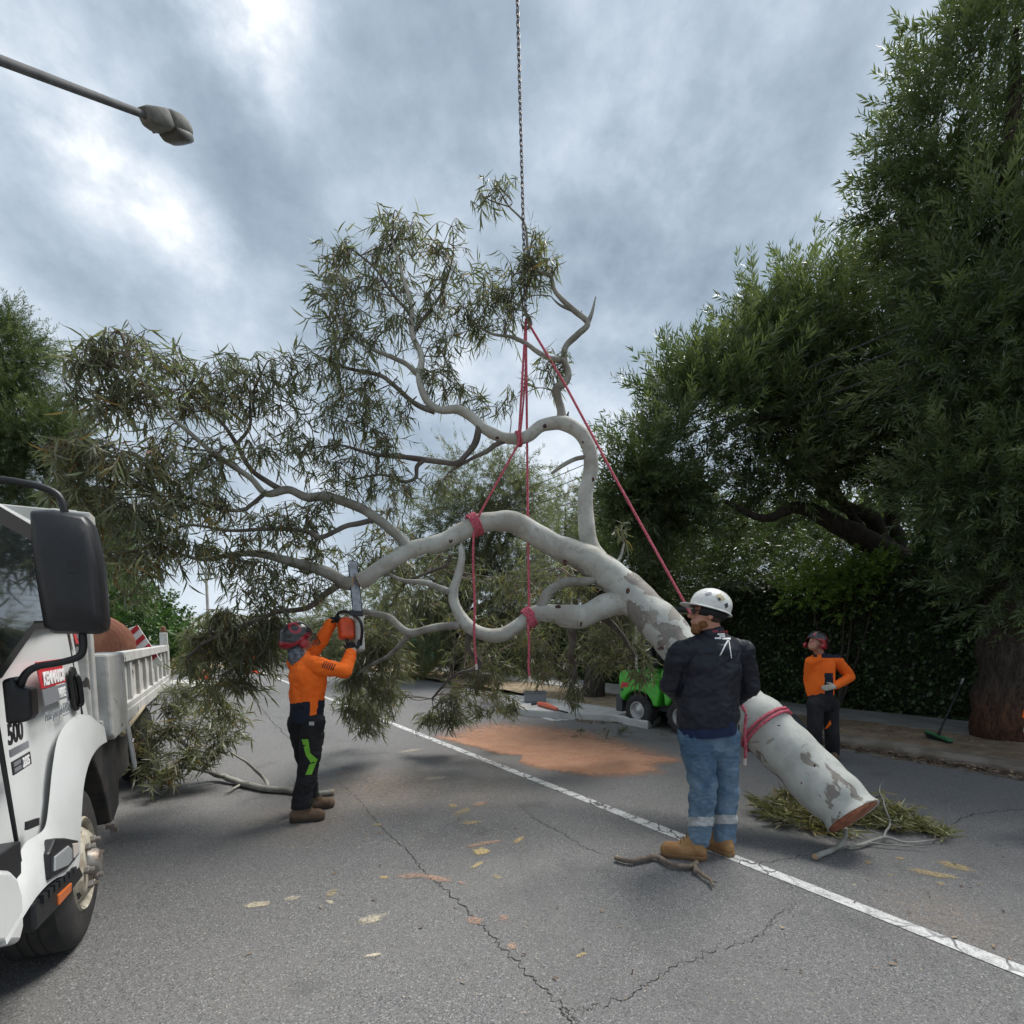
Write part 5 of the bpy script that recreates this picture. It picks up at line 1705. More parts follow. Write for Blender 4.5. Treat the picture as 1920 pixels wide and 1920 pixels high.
mb = MB()
mb.box((1.205, -1.02, 1.02), (0.02, 1.30, 0.20))
gr_ = mb.build('grille', m_black, truck, smooth=False, bevel=0.006)
for k in range(4):
    mb = MB()
    mb.box((1.218, -1.02, 0.95 + 0.045 * k), (0.012, 1.22, 0.014))
    mb.build('slat', m_steel, gr_, smooth=False)
for y in (-0.42, -1.64):
    mb = MB()
    mb.box((1.295, y, 0.58), (0.03, 0.34, 0.15))
    hl_ = mb.build('headlight', m_black, truck, smooth=False, bevel=0.012)
    mb = MB()
    mb.box((1.312, y, 0.58), (0.012, 0.27, 0.10))
    mb.build('lens', m_lens, hl_, smooth=False, bevel=0.004)
for y in (-0.75, -1.45):
    mb = MB()
    mb.tube([(1.175, y, 1.47), (1.16, y + 0.25, 1.53), (1.09, y + 0.55, 1.70)], 0.009, 6)
    mb.build('wiper', m_trim, truck)
mb = MB()
mb.box((1.315, -1.04, 0.50), (0.01, 0.38, 0.10))
mb.build('number_plate', m_white_ink, truck, smooth=False)

# red heart-wood log lying in the tray
def log_end(t, p, o):
    sx = t.new('ShaderNodeSeparateXYZ')
    t.put(sx.inputs[0], o)
    rr = t.math('SQRT', t.math('ADD', t.math('POWER', sx.outputs[1], 2.0), t.math('POWER', sx.outputs[2], 2.0)))
    ring = t.math('SINE', t.math('MULTIPLY', t.math('ADD', rr, t.math('MULTIPLY', t.noise(o, 4, 3), 0.05)), 170.0))
    c = t.mix(t.math('MULTIPLY', t.smooth(ring, -1, 1), 0.45), (0.24, 0.095, 0.055), (0.17, 0.062, 0.038))
    c = t.mix(t.smooth(t.noise(o, 6, 5, 0.65), 0.45, 0.7), c, (0.30, 0.14, 0.085))
    t.put(p.inputs['Base Color'], c)


logp = Matrix.Translation(Vector(TP + TF * -3.05 + TO * -0.46 + np.array([0, 0, 1.50]))) @ Matrix.Rotation(math.atan2(TF[1], TF[0]) + 0.25, 4, 'Z')
lg = empty('sawn_log', label='short thick log with red brown cut face lying in the truck tray', cat='log', matrix=logp)
mb = MB()
pr = [(0.325, -0.30), (0.33, -0.1), (0.32, 0.15), (0.325, 0.26)]
mb.lathe(pr, (0, 0, 0), (1, 0, 0), 26)
for i, q in enumerate(mb.v):
    k = 1 + 0.06 * mnoise.noise(Vector(q) * 3)
    mb.v[i] = (q[0], q[1] * k, q[2] * k)
mb.build('bark', m_cut, lg, angle=60)
mb = MB()
mb.lathe([(0.002, 0.30), (0.2, 0.298), (0.30, 0.282), (0.325, 0.26)], (0, 0, 0), (1, 0, 0), 26)
for i, q in enumerate(mb.v):
    k = 1 + 0.06 * mnoise.noise(Vector(q) * 3)
    mb.v[i] = (q[0], q[1] * k, q[2] * k)
mb.build('cut_face', mat('log_end', (0.3, 0.1, 0.05), rough=0.8, bump=0.3, bscale=40, build=log_end), lg, angle=60)
# folded warning board
wbm = Matrix.Translation(Vector(TP + TF * -3.75 + TO * -0.16 + np.array([0, 0, 1.45]))) @ Matrix.Rotation(math.atan2(TF[1], TF[0]), 4, 'Z') @ Matrix.Rotation(0.45, 4, 'X')
wb = empty('warning_board', label='red and white striped warning board sticking out of the truck tray', cat='sign', matrix=wbm)
mb = MB()
mb.box((0, 0, 0), (0.02, 0.24, 0.5))
mb.build('board', m_white_ink, wb, smooth=False, bevel=0.004)
for k in range(4):
    mb = MB()
    z = -0.2 + 0.115 * k
    mb.prism([(-0.118, z - 0.03), (0.118, z + 0.06), (0.118, z + 0.11), (-0.118, z + 0.02)], 0, 0.0105, 0.0125)
    mb.build('stripe', m_red, wb, smooth=False)


# ================================================================== PEOPLE
from mathutils.bvhtree import BVHTree


def unit(v):
    v = np.array(v, float)
    return v / (np.linalg.norm(v) + 1e-9)


def proj(p):
    d = np.array(p) - _C
    w = d @ _fw
    return CX + FPX * (d @ _rt) / w, CY - FPX * (d @ _up) / w


class Blob:
    "overlapping rounded solids fused into one continuous surface"
    def __init__(s):
        s.mb = MB()

    def cap(s, p0, p1, r0, r1, flat=None, k=1.0, seg=16):
        p0, p1 = np.array(p0, float), np.array(p1, float)
        ax = p1 - p0
        L = np.linalg.norm(ax)
        ax = ax / L if L > 1e-6 else np.array([0, 0, 1.0])
        prof = []
        for i in range(5):
            a = -PI / 2 + (PI / 2) * i / 4
            prof.append((r0 * math.cos(a), r0 * math.sin(a) * 0.9))
        for i in range(5):
            a = (PI / 2) * i / 4
            prof.append((r1 * math.cos(a), L + r1 * math.sin(a) * 0.9))
        t = MB()
        t.lathe(prof, (0, 0, 0), ax, seg)
        V = np.array(t.v)
        if flat is not None:
            f = unit(np.array(flat) - ax * np.dot(flat, ax))
            V = V - np.outer(V @ f, f) * (1 - k)
        s.mb.add(V + p0, t.f)
        return s

    def chain(s, pts, rad, flat=None, k=1.0):
        for i in range(len(pts) - 1):
            s.cap(pts[i], pts[i + 1], rad[i], rad[i + 1], flat, k)
        return s

    def ell(s, c, axes, radii, seg=20):
        "axes: three unit vectors"
        t = MB()
        prof = [(math.cos(-PI / 2 + PI * i / 12), math.sin(-PI / 2 + PI * i / 12)) for i in range(13)]
        t.lathe(prof, (0, 0, 0), (0, 0, 1), seg)
        A = np.array(axes)
        V = (np.array(t.v) * np.array(radii)) @ A + np.array(c)
        s.mb.add(V, t.f)
        return s

    def hand(s, w, d, n, curl=0.5, size=1.0, thumb=1):
        "palm from the wrist w along d, palm facing n; five fingers curled by `curl`"
        w, d, n = np.array(w, float), unit(d), np.array(n, float)
        n = unit(n - d * np.dot(n, d))
        x = np.cross(d, n)
        z = size
        s.cap(w, w + d * 0.075 * z, 0.030 * z, 0.040 * z, n, 0.5)
        for i, (o, L) in enumerate(((-0.030, 0.85), (-0.010, 1.0), (0.011, 0.94), (0.030, 0.75))):
            p = w + d * 0.085 * z + x * o * z
            a = 0.25 * curl
            pts = [p - d * 0.02 * z]
            for j, seg in enumerate((0.040, 0.028, 0.022)):
                a += curl
                dd = d * math.cos(a) + n * math.sin(a)
                p = p + dd * seg * L * z
                pts.append(p)
            s.chain(pts, [0.0100 * z, 0.0098 * z, 0.0090 * z, 0.0075 * z])
        p = w + d * 0.025 * z - x * 0.028 * z * thumb
        dd = unit(d * 0.6 - x * 0.7 * thumb + n * 0.35)
        q = p + dd * 0.042 * z
        q2 = q + unit(d * 0.8 - x * 0.1 * thumb + n * 0.6 * curl) * 0.032 * z
        s.chain([p, q, q2], [0.0125 * z, 0.0112 * z, 0.009 * z])
        return s

    def mesh(s, name, mats, parent, voxel, smooth=3, fold=0.0, fscale=9.0, pick=None, clip=None, stretch=(1, 1, 0.45)):
        me = bpy.data.meshes.new(name)
        me.from_pydata(s.mb.v, [], s.mb.f)
        tmp = bpy.data.objects.new(name, me)
        COL.objects.link(tmp)
        m = tmp.modifiers.new('r', 'REMESH')
        m.mode = 'VOXEL'
        m.voxel_size = voxel
        if smooth:
            m2 = tmp.modifiers.new('s', 'SMOOTH')
            m2.factor = 0.5
            m2.iterations = smooth
        dg = bpy.context.evaluated_depsgraph_get()
        out = bpy.data.meshes.new_from_object(tmp.evaluated_get(dg))
        bpy.data.objects.remove(tmp)
        bpy.data.meshes.remove(me)
        out.name = name
        n = len(out.vertices)
        if fold and n:
            co = np.empty(n * 3)
            no = np.empty(n * 3)
            out.vertices.foreach_get('co', co)
            out.vertices.foreach_get('normal', no)
            co, no = co.reshape(-1, 3), no.reshape(-1, 3)
            q = co * fscale * np.array(stretch)
            h = np.array([mnoise.noise(Vector(a)) + 0.5 * (1 - 2 * abs(mnoise.noise(Vector(a * 2.1 + 7)))) for a in q])
            co = co + no * (h * fold)[:, None]
            out.vertices.foreach_set('co', co.ravel())
        if clip:
            bm = bmesh.new()
            bm.from_mesh(out)
            for pc, pn in clip:
                bmesh.ops.bisect_plane(bm, geom=bm.verts[:] + bm.edges[:] + bm.faces[:], plane_co=Vector(pc), plane_no=Vector(pn), clear_outer=True)
            bm.to_mesh(out)
            bm.free()
        out.materials.clear()
        for q in (mats if isinstance(mats, (list, tuple)) else [mats]):
            out.materials.append(q)
        if pick:
            idx = [pick(np.array(p.center), np.array(p.normal)) for p in out.polygons]
            out.polygons.foreach_set('material_index', idx)
        out.polygons.foreach_set('use_smooth', [True] * len(out.polygons))
        out.update()
        o = bpy.data.objects.new(name, out)
        return link(o, parent)


def cast_on(obs, pts_px, off=0.003):
    "points of a surface under picture points, lifted a little"
    out = []
    trees = []
    for ob in obs:
        me = ob.data
        trees.append(BVHTree.FromPolygons([v.co for v in me.vertices], [p.vertices for p in me.polygons]))
    last = None
    for u, v in pts_px:
        d = Vector(ray(u, v)).normalized()
        hit = None
        for t in trees:
            h = t.ray_cast(Vector(_C), d)
            if h[0] is not None and (hit is None or h[3] < hit[3]):
                hit = h
        if hit is not None:
            nn = hit[1] if hit[1].dot(d) < 0 else -hit[1]
            last = hit[3]
            out.append(hit[0] + nn * off)
        else:
            out.append(Vector(_C) + d * (last or 3.5))
    return out


def decal(name, poly_px, m, parent, obs, sub=4, off=0.003):
    "a sewn-on shape: polygon in picture points (quads), laid on the cloth"
    V, F, mb = [], [], MB()
    for q in poly_px:
        a, b, c, d = [np.array(p, float) for p in q]
        g = []
        for i in range(sub + 1):
            for j in range(sub + 1):
                s, t = i / sub, j / sub
                g.append((a * (1 - s) + b * s) * (1 - t) + (d * (1 - s) + c * s) * t)
        W_ = cast_on(obs, g, off)
        F = [(i * (sub + 1) + j, (i + 1) * (sub + 1) + j, (i + 1) * (sub + 1) + j + 1, i * (sub + 1) + j + 1) for i in range(sub) for j in range(sub)]
        mb.add([tuple(w) for w in W_], F)
    return mb.build(name, m, parent, angle=80)


def decal_text(s, size_px, u0, v0, m, parent, obs, name='lettering', tilt=0.0, bold=0.0, off=0.003):
    cu = bpy.data.curves.new('t', 'FONT')
    cu.body, cu.size, cu.align_x, cu.offset = s, 1.0, 'CENTER', bold
    tmp = bpy.data.objects.new('t', cu)
    COL.objects.link(tmp)
    me = bpy.data.meshes.new_from_object(tmp.evaluated_get(bpy.context.evaluated_depsgraph_get()))
    bpy.data.objects.remove(tmp)
    ct, st = math.cos(tilt), math.sin(tilt)
    px = [(u0 + (v.co.x * ct - v.co.y * st) * size_px, v0 - (v.co.x * st + v.co.y * ct) * size_px) for v in me.vertices]
    W_ = cast_on(obs, px, off)
    for v, w in zip(me.vertices, W_):
        v.co = w
    me.materials.clear()
    me.materials.append(m)
    me.name = name
    return link(bpy.data.objects.new(name, me), parent)


def skin_build(t, p, o):
    p.inputs['Subsurface Weight'].default_value = 0.1
    p.inputs['Subsurface Scale'].default_value = 0.01


m_skin = mat('skin', (0.47, 0.235, 0.165), rough=0.55, col2=(0.41, 0.185, 0.13), vscale=22, build=skin_build)
m_beard = mat('ginger_beard', (0.20, 0.085, 0.035), rough=0.9, col2=(0.30, 0.14, 0.06), vscale=60, bump=1.0, bscale=150)


def cloth(name, col, col2=None, rough=0.85, bump=0.5, bscale=26, vscale=7):
    return mat(name, col, rough=rough, col2=col2 or tuple(c * 0.82 for c in col), vscale=vscale, bump=bump, bscale=bscale, spec=0.25, stretch=(1, 1, 0.6))


m_orange = cloth('hivis_orange', (0.95, 0.175, 0.020), (0.90, 0.145, 0.016))
m_navy = cloth('navy_cloth', (0.018, 0.022, 0.038))
m_blackcloth = cloth('black_cloth', (0.017, 0.017, 0.019), (0.028, 0.028, 0.030))
m_jacket = cloth('jacket_nylon', (0.011, 0.013, 0.020), (0.016, 0.018, 0.027), rough=0.48, bump=0.7, bscale=13)
m_green_tape = cloth('lime_panel', (0.22, 0.55, 0.06))
m_silver = mat('reflective_tape', (0.46, 0.47, 0.47), rough=0.4, col2=(0.36, 0.37, 0.37), vscale=20)


def denim_build(t, p, o):
    g = t.new('ShaderNodeNewGeometry').outputs['Position']
    w = t.smooth(t.noise(g, 4.5, 4, 0.6), 0.36, 0.68)
    c = t.mix(w, (0.062, 0.115, 0.185), (0.160, 0.230, 0.305))
    f = t.noise(g, 160, 2, 0.6)
    c = t.mix(t.math('MULTIPLY', t.smooth(f, 0.5, 0.8), 0.3), c, (0.28, 0.35, 0.42))
    t.put(p.inputs['Base Color'], c)
    b = t.new('ShaderNodeBump')
    b.inputs['Strength'].default_value = 0.6
    b.inputs['Distance'].default_value = 0.012
    mp = t.new('ShaderNodeMapping')
    t.put(mp.inputs[0], g)
    mp.inputs['Scale'].default_value = (10, 10, 24)
    t.put(b.inputs['Height'], t.noise(mp.outputs[0], 1.0, 4, 0.6, 0.6))
    t.l.new(b.outputs[0], p.inputs['Normal'])


m_denim = mat('denim', (0.1, 0.17, 0.26), rough=0.9, spec=0.2, build=denim_build)
m_tanboot = cloth('tan_leather', (0.36, 0.20, 0.085), (0.27, 0.14, 0.06), rough=0.75)
m_brownboot = cloth('brown_leather', (0.13, 0.085, 0.055), (0.19, 0.13, 0.09), rough=0.85)
m_sole = mat('boot_sole', (0.055, 0.042, 0.032), rough=0.9)
m_tansole = mat('tan_sole', (0.22, 0.125, 0.06), rough=0.85)
m_helmet_white = mat('helmet_white', (0.66, 0.66, 0.63), rough=0.35, col2=(0.55, 0.55, 0.52), vscale=12)
m_helmet_dark = mat('helmet_dark', (0.020, 0.018, 0.020), rough=0.3, coat=0.3)
m_helmet_red = mat('helmet_red', (0.30, 0.012, 0.022), rough=0.3, coat=0.3)
m_glove_black = cloth('black_glove', (0.020, 0.020, 0.022))
m_glove_pale = cloth('pale_glove', (0.50, 0.47, 0.40), (0.40, 0.37, 0.31))


m_laces = mat('laces', (0.10, 0.075, 0.05), rough=0.9)


def boot(parent, heel, toe, m, ms, h=0.14, w=0.046, ankle=None):
    heel, toe = np.array(heel, float), np.array(toe, float)
    d = unit(toe - heel)
    side = np.cross(d, [0, 0, 1])
    b = Blob()
    L = np.linalg.norm(toe - heel)
    z = np.array([0, 0, 1.0])
    b.cap(heel + z * 0.062 + d * 0.03, toe + z * 0.052 - d * 0.05, w * 0.95, w * 1.08)
    b.cap(heel + z * 0.06 + d * 0.08, toe + z * 0.048 - d * 0.03, w * 0.95, w * 0.85)
    a = ankle if ankle is not None else heel + d * 0.07 + z * h
    b.cap(heel + z * 0.075 + d * 0.055, a, w * 1.15, w * 1.15)
    b.cap(a, toe + z * 0.07 - d * L * 0.42, w * 0.9, w * 0.75)
    o = b.mesh('boot', m, parent, 0.008, 4, fold=0.003, fscale=26, clip=[(heel + z * 0.022, (0, 0, -1))])
    s = Blob()
    s.cap(heel + z * 0.028 + d * 0.025, toe + z * 0.028 - d * 0.045, w * 1.02, w * 1.12)
    up2 = toe + z * 0.085 - d * L * 0.36
    for k in range(5):
        f = k / 4.0
        c = a + d * 0.045 * (1 - f) * 0.9 + (up2 - a) * f * 0.95 + z * (0.018 - 0.006 * f) + d * 0.03 * (1 - f)
        lb = MB()
        lb.tube([c - side * w * 0.62 - z * 0.014, c + z * 0.006, c + side * w * 0.62 - z * 0.014], 0.0035, 5, smooth=3)
        lb.build('lace', m_laces, o)
    so = s.mesh('sole', ms, o, 0.007, 2, clip=[(heel + z * 0.003, (0, 0, -1)), (heel + z * 0.034, (0, 0, 1))])
    bm = bmesh.new()
    bm.from_mesh(so.data)
    bmesh.ops.holes_fill(bm, edges=bm.edges, sides=0)
    bm.to_mesh(so.data)
    bm.free()
    return o


def head(b, c, f, up, size=1.0):
    "skull, jaw, nose, ears; f is where the face looks"
    f = unit(f)
    up = unit(np.array(up) - f * np.dot(up, f))
    r = np.cross(f, up)
    z = size
    A = [r, f, up]
    b.ell(c + up * 0.020 * z - f * 0.010 * z, A, (0.076 * z, 0.096 * z, 0.098 * z))
    b.ell(c - up * 0.050 * z + f * 0.030 * z, A, (0.056 * z, 0.064 * z, 0.064 * z))
    b.cap(c - up * 0.092 * z + f * 0.062 * z, c - up * 0.088 * z + f * 0.070 * z, 0.024 * z, 0.020 * z)
    b.cap(c + up * 0.012 * z + f * 0.088 * z, c - up * 0.022 * z + f * 0.112 * z, 0.010 * z, 0.015 * z)
    b.cap(c + up * 0.030 * z + f * 0.082 * z + r * 0.03 * z, c + up * 0.030 * z + f * 0.082 * z - r * 0.03 * z, 0.014 * z, 0.014 * z)
    b.cap(c - up * 0.055 * z + f * 0.087 * z + r * 0.018 * z, c - up * 0.055 * z + f * 0.087 * z - r * 0.018 * z, 0.011 * z, 0.011 * z)
    for k in (-1, 1):
        b.ell(c + r * 0.078 * k * z - f * 0.012 * z - up * 0.006 * z, A, (0.011 * z, 0.020 * z, 0.033 * z), 10)
    return r, f, up


def person(label, J, facing, radii, mats, face, hands, size=1.0, neck_r=0.056, torso=(0.165, 0.2, 0.62), head_up=(0, 0, 1)):
    """J: joints (world).  Returns the body mesh object."""
    fc = unit(facing)
    b = Blob()
    hd = J['head']
    head(b, hd, face, head_up, size)
    b.cap(J['neck'], hd - np.array([0, 0, 0.03]), neck_r, neck_r * 0.95)
    t0, t1, k = torso
    b.cap(J['pelvis'], J['chest'], t0 - 0.03, t1 - 0.035, fc, k)
    b.cap(J['lsh'], J['rsh'], 0.05, 0.05)
    b.cap((J['lsh'] + J['rsh']) / 2, J['neck'], 0.07, 0.055)
    for s in 'lr':
        b.chain([J[s + 'sh'], J[s + 'el'], J[s + 'wr']], [0.048, 0.038, 0.028])
        b.chain([J[s + 'hip'], J[s + 'kn'], J[s + 'an']], [0.085, 0.055, 0.042])
        b.cap(J[s + 'hip'], J['pelvis'], 0.085, 0.1)
        d, n, curl, th = hands[s]
        b.hand(J[s + 'wr'], d, n, curl, size * 0.98, th)

    def pick(p, n):
        for s in 'lr':
            wr = J[s + 'wr']
            if np.linalg.norm(p - wr) < 0.23 and np.dot(p - wr, unit(hands[s][0])) > -0.02:
                return 1
        return 0
    o = b.mesh('person', mats, None, 0.0072, 2, pick=pick)
    tag(o, label, 'person')
    return o


def sleeve_set(b, J, r, s, cuff=0.97):
    sh, el, wr = J[s + 'sh'], J[s + 'el'], J[s + 'wr']
    b.chain([sh, el, el + (wr - el) * cuff], [r[0], r[1], r[2]])


# ---------------------------------------------------------------- chainsaw operator
J = dict(head=at(557, 1199, 4.29), neck=at(566, 1228, 4.26), chest=at(577, 1268, 4.24), pelvis=at(575, 1338, 4.25),
         rsh=at(599, 1249, 4.12), rel=at(646, 1258, 4.28), rwr=at(659, 1224, 4.47), lsh=at(553, 1246, 4.38), lel=at(592, 1217, 4.58), lwr=at(621, 1169, 4.66),
         rhip=at(588, 1352, 4.18), rkn=at(580, 1432, 4.22), ran=at(564, 1512, 4.18), lhip=at(562, 1352, 4.32), lkn=at(574, 1428, 4.40), lan=at(579, 1492, 4.46))
fc = unit((0.72, 0.69, 0))
op = person('chainsaw operator in orange shirt and black red helmet reaching up to a limb', J, fc, None, [m_skin, m_glove_black], unit((0.75, 0.6, 0.42)),
            dict(r=(at(660, 1203, 4.5) - J['rwr'], (-0.5, 0.6, 0), 1.05, -1), l=(at(640, 1149, 4.64) - J['lwr'], (0.6, 0, -0.5), 1.0, 1)), 1.0, 0.055, (0.165, 0.205, 0.62), (-0.3, -0.2, 0.9))
b = Blob()
b.cap(J['pelvis'] - (0, 0, 0.05), J['chest'] + (0, 0, 0.0), 0.172, 0.195, fc, 0.72)
b.cap(J['lsh'], J['rsh'], 0.072, 0.072)
b.cap((J['lsh'] + J['rsh']) / 2 - (0, 0, 0.02), J['neck'] - (0, 0, 0.02), 0.11, 0.068)
for s in 'lr':
    b.cap(J['neck'] - (0, 0, 0.07), J[s + 'sh'], 0.075, 0.070)
    sleeve_set(b, J, (0.074, 0.060, 0.048), s)
zw = at(575, 1316, 4.2)[2]


def op_shirt(p, n):
    u, v = proj(p)
    line = 1316 + (u - 575) * -0.12
    if v > line:
        if 582 + (v - 1300) * -0.02 < u < 597 - (v - 1310) * 0.12 and v < 1352 and p[1] < 4.25:
            return 0
        return 1
    return 0


shirt_o = b.mesh('shirt', [m_orange, m_navy], op, 0.0085, 3, fold=0.012, fscale=9, stretch=(1, 1, 1.0), pick=op_shirt, clip=[(at(575, 1354, 4.2), (0, 0, -1)), (J['neck'] + (0, 0, 0.5), (0, 0, 1))])
b = Blob()
b.cap(J['lhip'], J['rhip'], 0.088, 0.088)
b.cap(J['pelvis'] - (0, 0, 0.06), J['pelvis'] - (0, 0, 0.02), 0.128, 0.128, fc, 0.72)
for s in 'lr':
    b.chain([J[s + 'hip'], J[s + 'kn'], J[s + 'an']], [0.098, 0.082, 0.078])
tro = b.mesh('trousers', [m_blackcloth], op, 0.0085, 3, fold=0.015, fscale=9, stretch=(1, 1, 1.1), clip=[(at(575, 1512, 4.2), (0, 0, -1))])
decal('leg_panel', [[(566, 1386), (578, 1386), (582, 1412), (574, 1417)], [(574, 1417), (582, 1412), (596, 1424), (582, 1428)], [(582, 1428), (596, 1422), (584, 1452), (573, 1453)]], m_green_tape, tro, [tro])
decal('rear_label', [[(580, 1353), (589, 1353), (589, 1360), (580, 1360)]], m_silver, tro, [tro, shirt_o], off=0.004)
for k in range(6):
    decal('sleeve_stripe', [[(608 + 3.9 * k, 1240 + 1.1 * k), (610 + 3.9 * k, 1239.5 + 1.1 * k), (604.5 + 3.9 * k, 1252 + 1.1 * k), (602.5 + 3.9 * k, 1252 + 1.1 * k)]], m_navy, shirt_o, [shirt_o], 3)
hb = at(546, 1541, 4.16)
boot(op, (hb[0], hb[1], 0.0), np.array([hb[0], hb[1], 0]) + unit((0.96, 0.25, 0)) * 0.275, m_brownboot, m_sole, ankle=np.array([J['ran'][0], J['ran'][1], 0.16]))
hb = at(566, 1510, 4.5)
boot(op, (J['lan'][0] - 0.05, J['lan'][1] - 0.02, 0.0), np.array([J['lan'][0] - 0.05, J['lan'][1] - 0.02, 0]) + unit((0.9, 0.43, 0)) * 0.275, m_brownboot, m_sole, ankle=np.array([J['lan'][0], J['lan'][1], 0.16]))
for s, q in (('r', J['rwr']), ('l', J['lwr'])):
    d = unit(J[s + 'wr'] - J[s + 'el'])
    Blob().cap(q - d * 0.01, q + d * 0.035, 0.040, 0.037).mesh('cuff', m_glove_black if s == 'l' else m_glove_pale, op, 0.007, 2)
b = Blob()
b.cap(J['neck'] - (0.02, 0.02, 0.03), J['head'] - (0.01, 0.0, 0.07), 0.078, 0.072)
b.mesh('neck_scarf', mat('scarf_grey', (0.16, 0.18, 0.21), rough=0.9, col2=(0.05, 0.055, 0.065), vscale=30), op, 0.008, 3, fold=0.008, fscale=14)


def climbing_helmet(parent, c, f, up, m1, m2, pattern, size=1.0, visor=True):
    f = unit(f)
    up = unit(np.array(up) - f * np.dot(up, f))
    r = np.cross(f, up)
    b = Blob()
    b.ell(c, [r, f, up], (0.118 * size, 0.142 * size, 0.118 * size), 28)
    b.ell(c - up * 0.035 - f * 0.02, [r, f, up], (0.120 * size, 0.140 * size, 0.092 * size), 28)
    h = b.mesh('helmet', [m1, m2], parent, 0.0075, 3, pick=lambda p, n: pattern((p - c) @ r, (p - c) @ f, (p - c) @ up), clip=[(c - up * 0.055 * size, unit(-up + f * 0.25))])
    for k in (-1, 1):
        mb = MB()
        mb.lathe([(0.0, 0.03), (0.028, 0.028), (0.038, 0.012), (0.040, -0.015)], c + r * 0.105 * k * size - up * 0.075 * size + f * 0.01, r * k, 18)
        mb.build('ear_muff', m2, h)
    if visor:
        mb = MB()
        arc = []
        for i in range(9):
            a = -1.2 + 2.4 * i / 8
            arc.append(c + r * math.sin(a) * 0.13 + f * (math.cos(a) * 0.15) - up * 0.02)
        for dz in (0.0, -0.05, -0.10):
            mb.tube([p - up * (-dz) + f * (-dz * 0.25) for p in arc], 0.004, 5)
        for i in range(9):
            mb.tube([arc[i], arc[i] - up * 0.10 + f * 0.025], 0.0022, 4)
        mb.build('visor_mesh', m_helmet_dark, h)
    return h


def op_pat(x, y, z):
    if z < -0.022 + 0.022 * math.sin(y * 26) and z > -0.075:
        return 1
    w = math.sin(38 * z + 22 * y + 3 * math.sin(y * 30)) + 0.6 * math.sin(50 * x + 20 * y)
    d = math.hypot(y + 0.01, z - 0.07) if x > 0 else math.hypot(y + 0.02, z - 0.06)
    if 0.030 < d < 0.048 and y < 0.03:
        return 1
    return 1 if w > 1.25 else 0


climbing_helmet(op, J['head'] + np.array([-0.005, -0.01, 0.035]), unit((0.75, 0.6, 0.30)), (-0.25, -0.2, 0.95), m_helmet_dark, m_helmet_red, op_pat)

# chainsaw
cs0 = at(655, 1180, 4.62)
saw = empty('chainsaw', cs0, 'orange and grey chainsaw with upright bar held by the operator', 'chainsaw')
bar_up = unit(at(663, 1050, 4.72) - at(672, 1190, 4.58))
bar_n = unit((0.55, -0.83, 0.05))
bar_n = unit(bar_n - bar_up * np.dot(bar_n, bar_up))
bar_x = np.cross(bar_up, bar_n)
SMX = np.array([bar_x, bar_n, bar_up])


def S3(x, y, z):
    return x * bar_x + y * bar_n + z * bar_up


def saw_box(name, c, size, m, bevel, parent=None):
    mb = MB()
    mb.box(S3(*c), size, rot=SMX.T)
    return mb.build(name, m, parent or saw, bevel=bevel, bseg=3)


m_saworange = mat('saw_orange', (0.72, 0.085, 0.012), rough=0.4, col2=(0.55, 0.06, 0.01), vscale=12)
m_sawgrey = mat('saw_grey', (0.50, 0.50, 0.47), rough=0.55, col2=(0.38, 0.37, 0.34), vscale=14)
kx = 4.62 / FPX


def saw_at(u, v, dy=0.0):
    w = at(u, v, 4.62 + dy) - cs0
    return (float(w @ bar_x), float(w @ bar_n), float(w @ bar_up))


q = saw_at(649, 1181, 0.0)
body = saw_box('engine_cover', q, (0.135, 0.13, 0.19), m_saworange, 0.03)
saw_box('filter_cap', (q[0], q[1], q[2] + 0.07), (0.10, 0.10, 0.09), m_saworange, 0.025)
q2 = saw_at(673, 1185, 0.02)
saw_box('casing', q2, (0.075, 0.10, 0.37), m_sawgrey, 0.02)
saw_box('casing', (q2[0] - 0.01, q2[1], q2[2] + 0.13), (0.06, 0.115, 0.10), m_sawgrey, 0.015)
w0 = np.array(at(671, 1150, 4.62)) - cs0
w1 = np.array(at(661, 1052, 4.70)) - cs0
bu = unit(w1 - w0)
bx = unit(np.cross(bu, bar_n))
mb = MB()
Lb = np.linalg.norm(w1 - w0)
out = [(-0.038, 0.0), (0.038, 0.0), (0.038, Lb - 0.04)] + [(0.038 * math.cos(a), Lb - 0.04 + 0.04 * math.sin(a)) for a in np.linspace(0.2, PI - 0.2, 7)] + [(-0.038, Lb - 0.04)]
V = [w0 + bx * x + bu * z + bar_n * 0.0025 for x, z in out] + [w0 + bx * x + bu * z - bar_n * 0.0025 for x, z in out]
n = len(out)
mb.add(V, [tuple(range(n)), tuple(range(n, 2 * n))] + [(i, (i + 1) % n, n + (i + 1) % n, n + i) for i in range(n)])
mb.build('guide_bar', mat('bar_steel', (0.30, 0.31, 0.33), rough=0.35, metal=0.5, col2=(0.20, 0.20, 0.21), vscale=20), saw, smooth=False)
mb = MB()
loop = [w0 + bx * x * 1.12 + bu * z for x, z in [(-0.038, 0.0), (-0.038, Lb - 0.04)] + [(0.042 * math.cos(a), Lb - 0.04 + 0.045 * math.sin(a)) for a in np.linspace(PI, 0, 9)] + [(0.038, Lb - 0.04), (0.038, 0.0)]]
mb.tube(loop, 0.0045, 5)
mb.build('cutting_chain', m_trim, saw)
mb = MB()
mb.tube([np.array(at(u, v, d)) - cs0 for u, v, d in [(676, 1210, 4.58), (679, 1180, 4.52), (672, 1160, 4.52), (650, 1147, 4.58), (634, 1150, 4.66), (632, 1165, 4.70)]], 0.014, 8, smooth=4)
mb.build('front_handle', m_black, saw)
mb = MB()
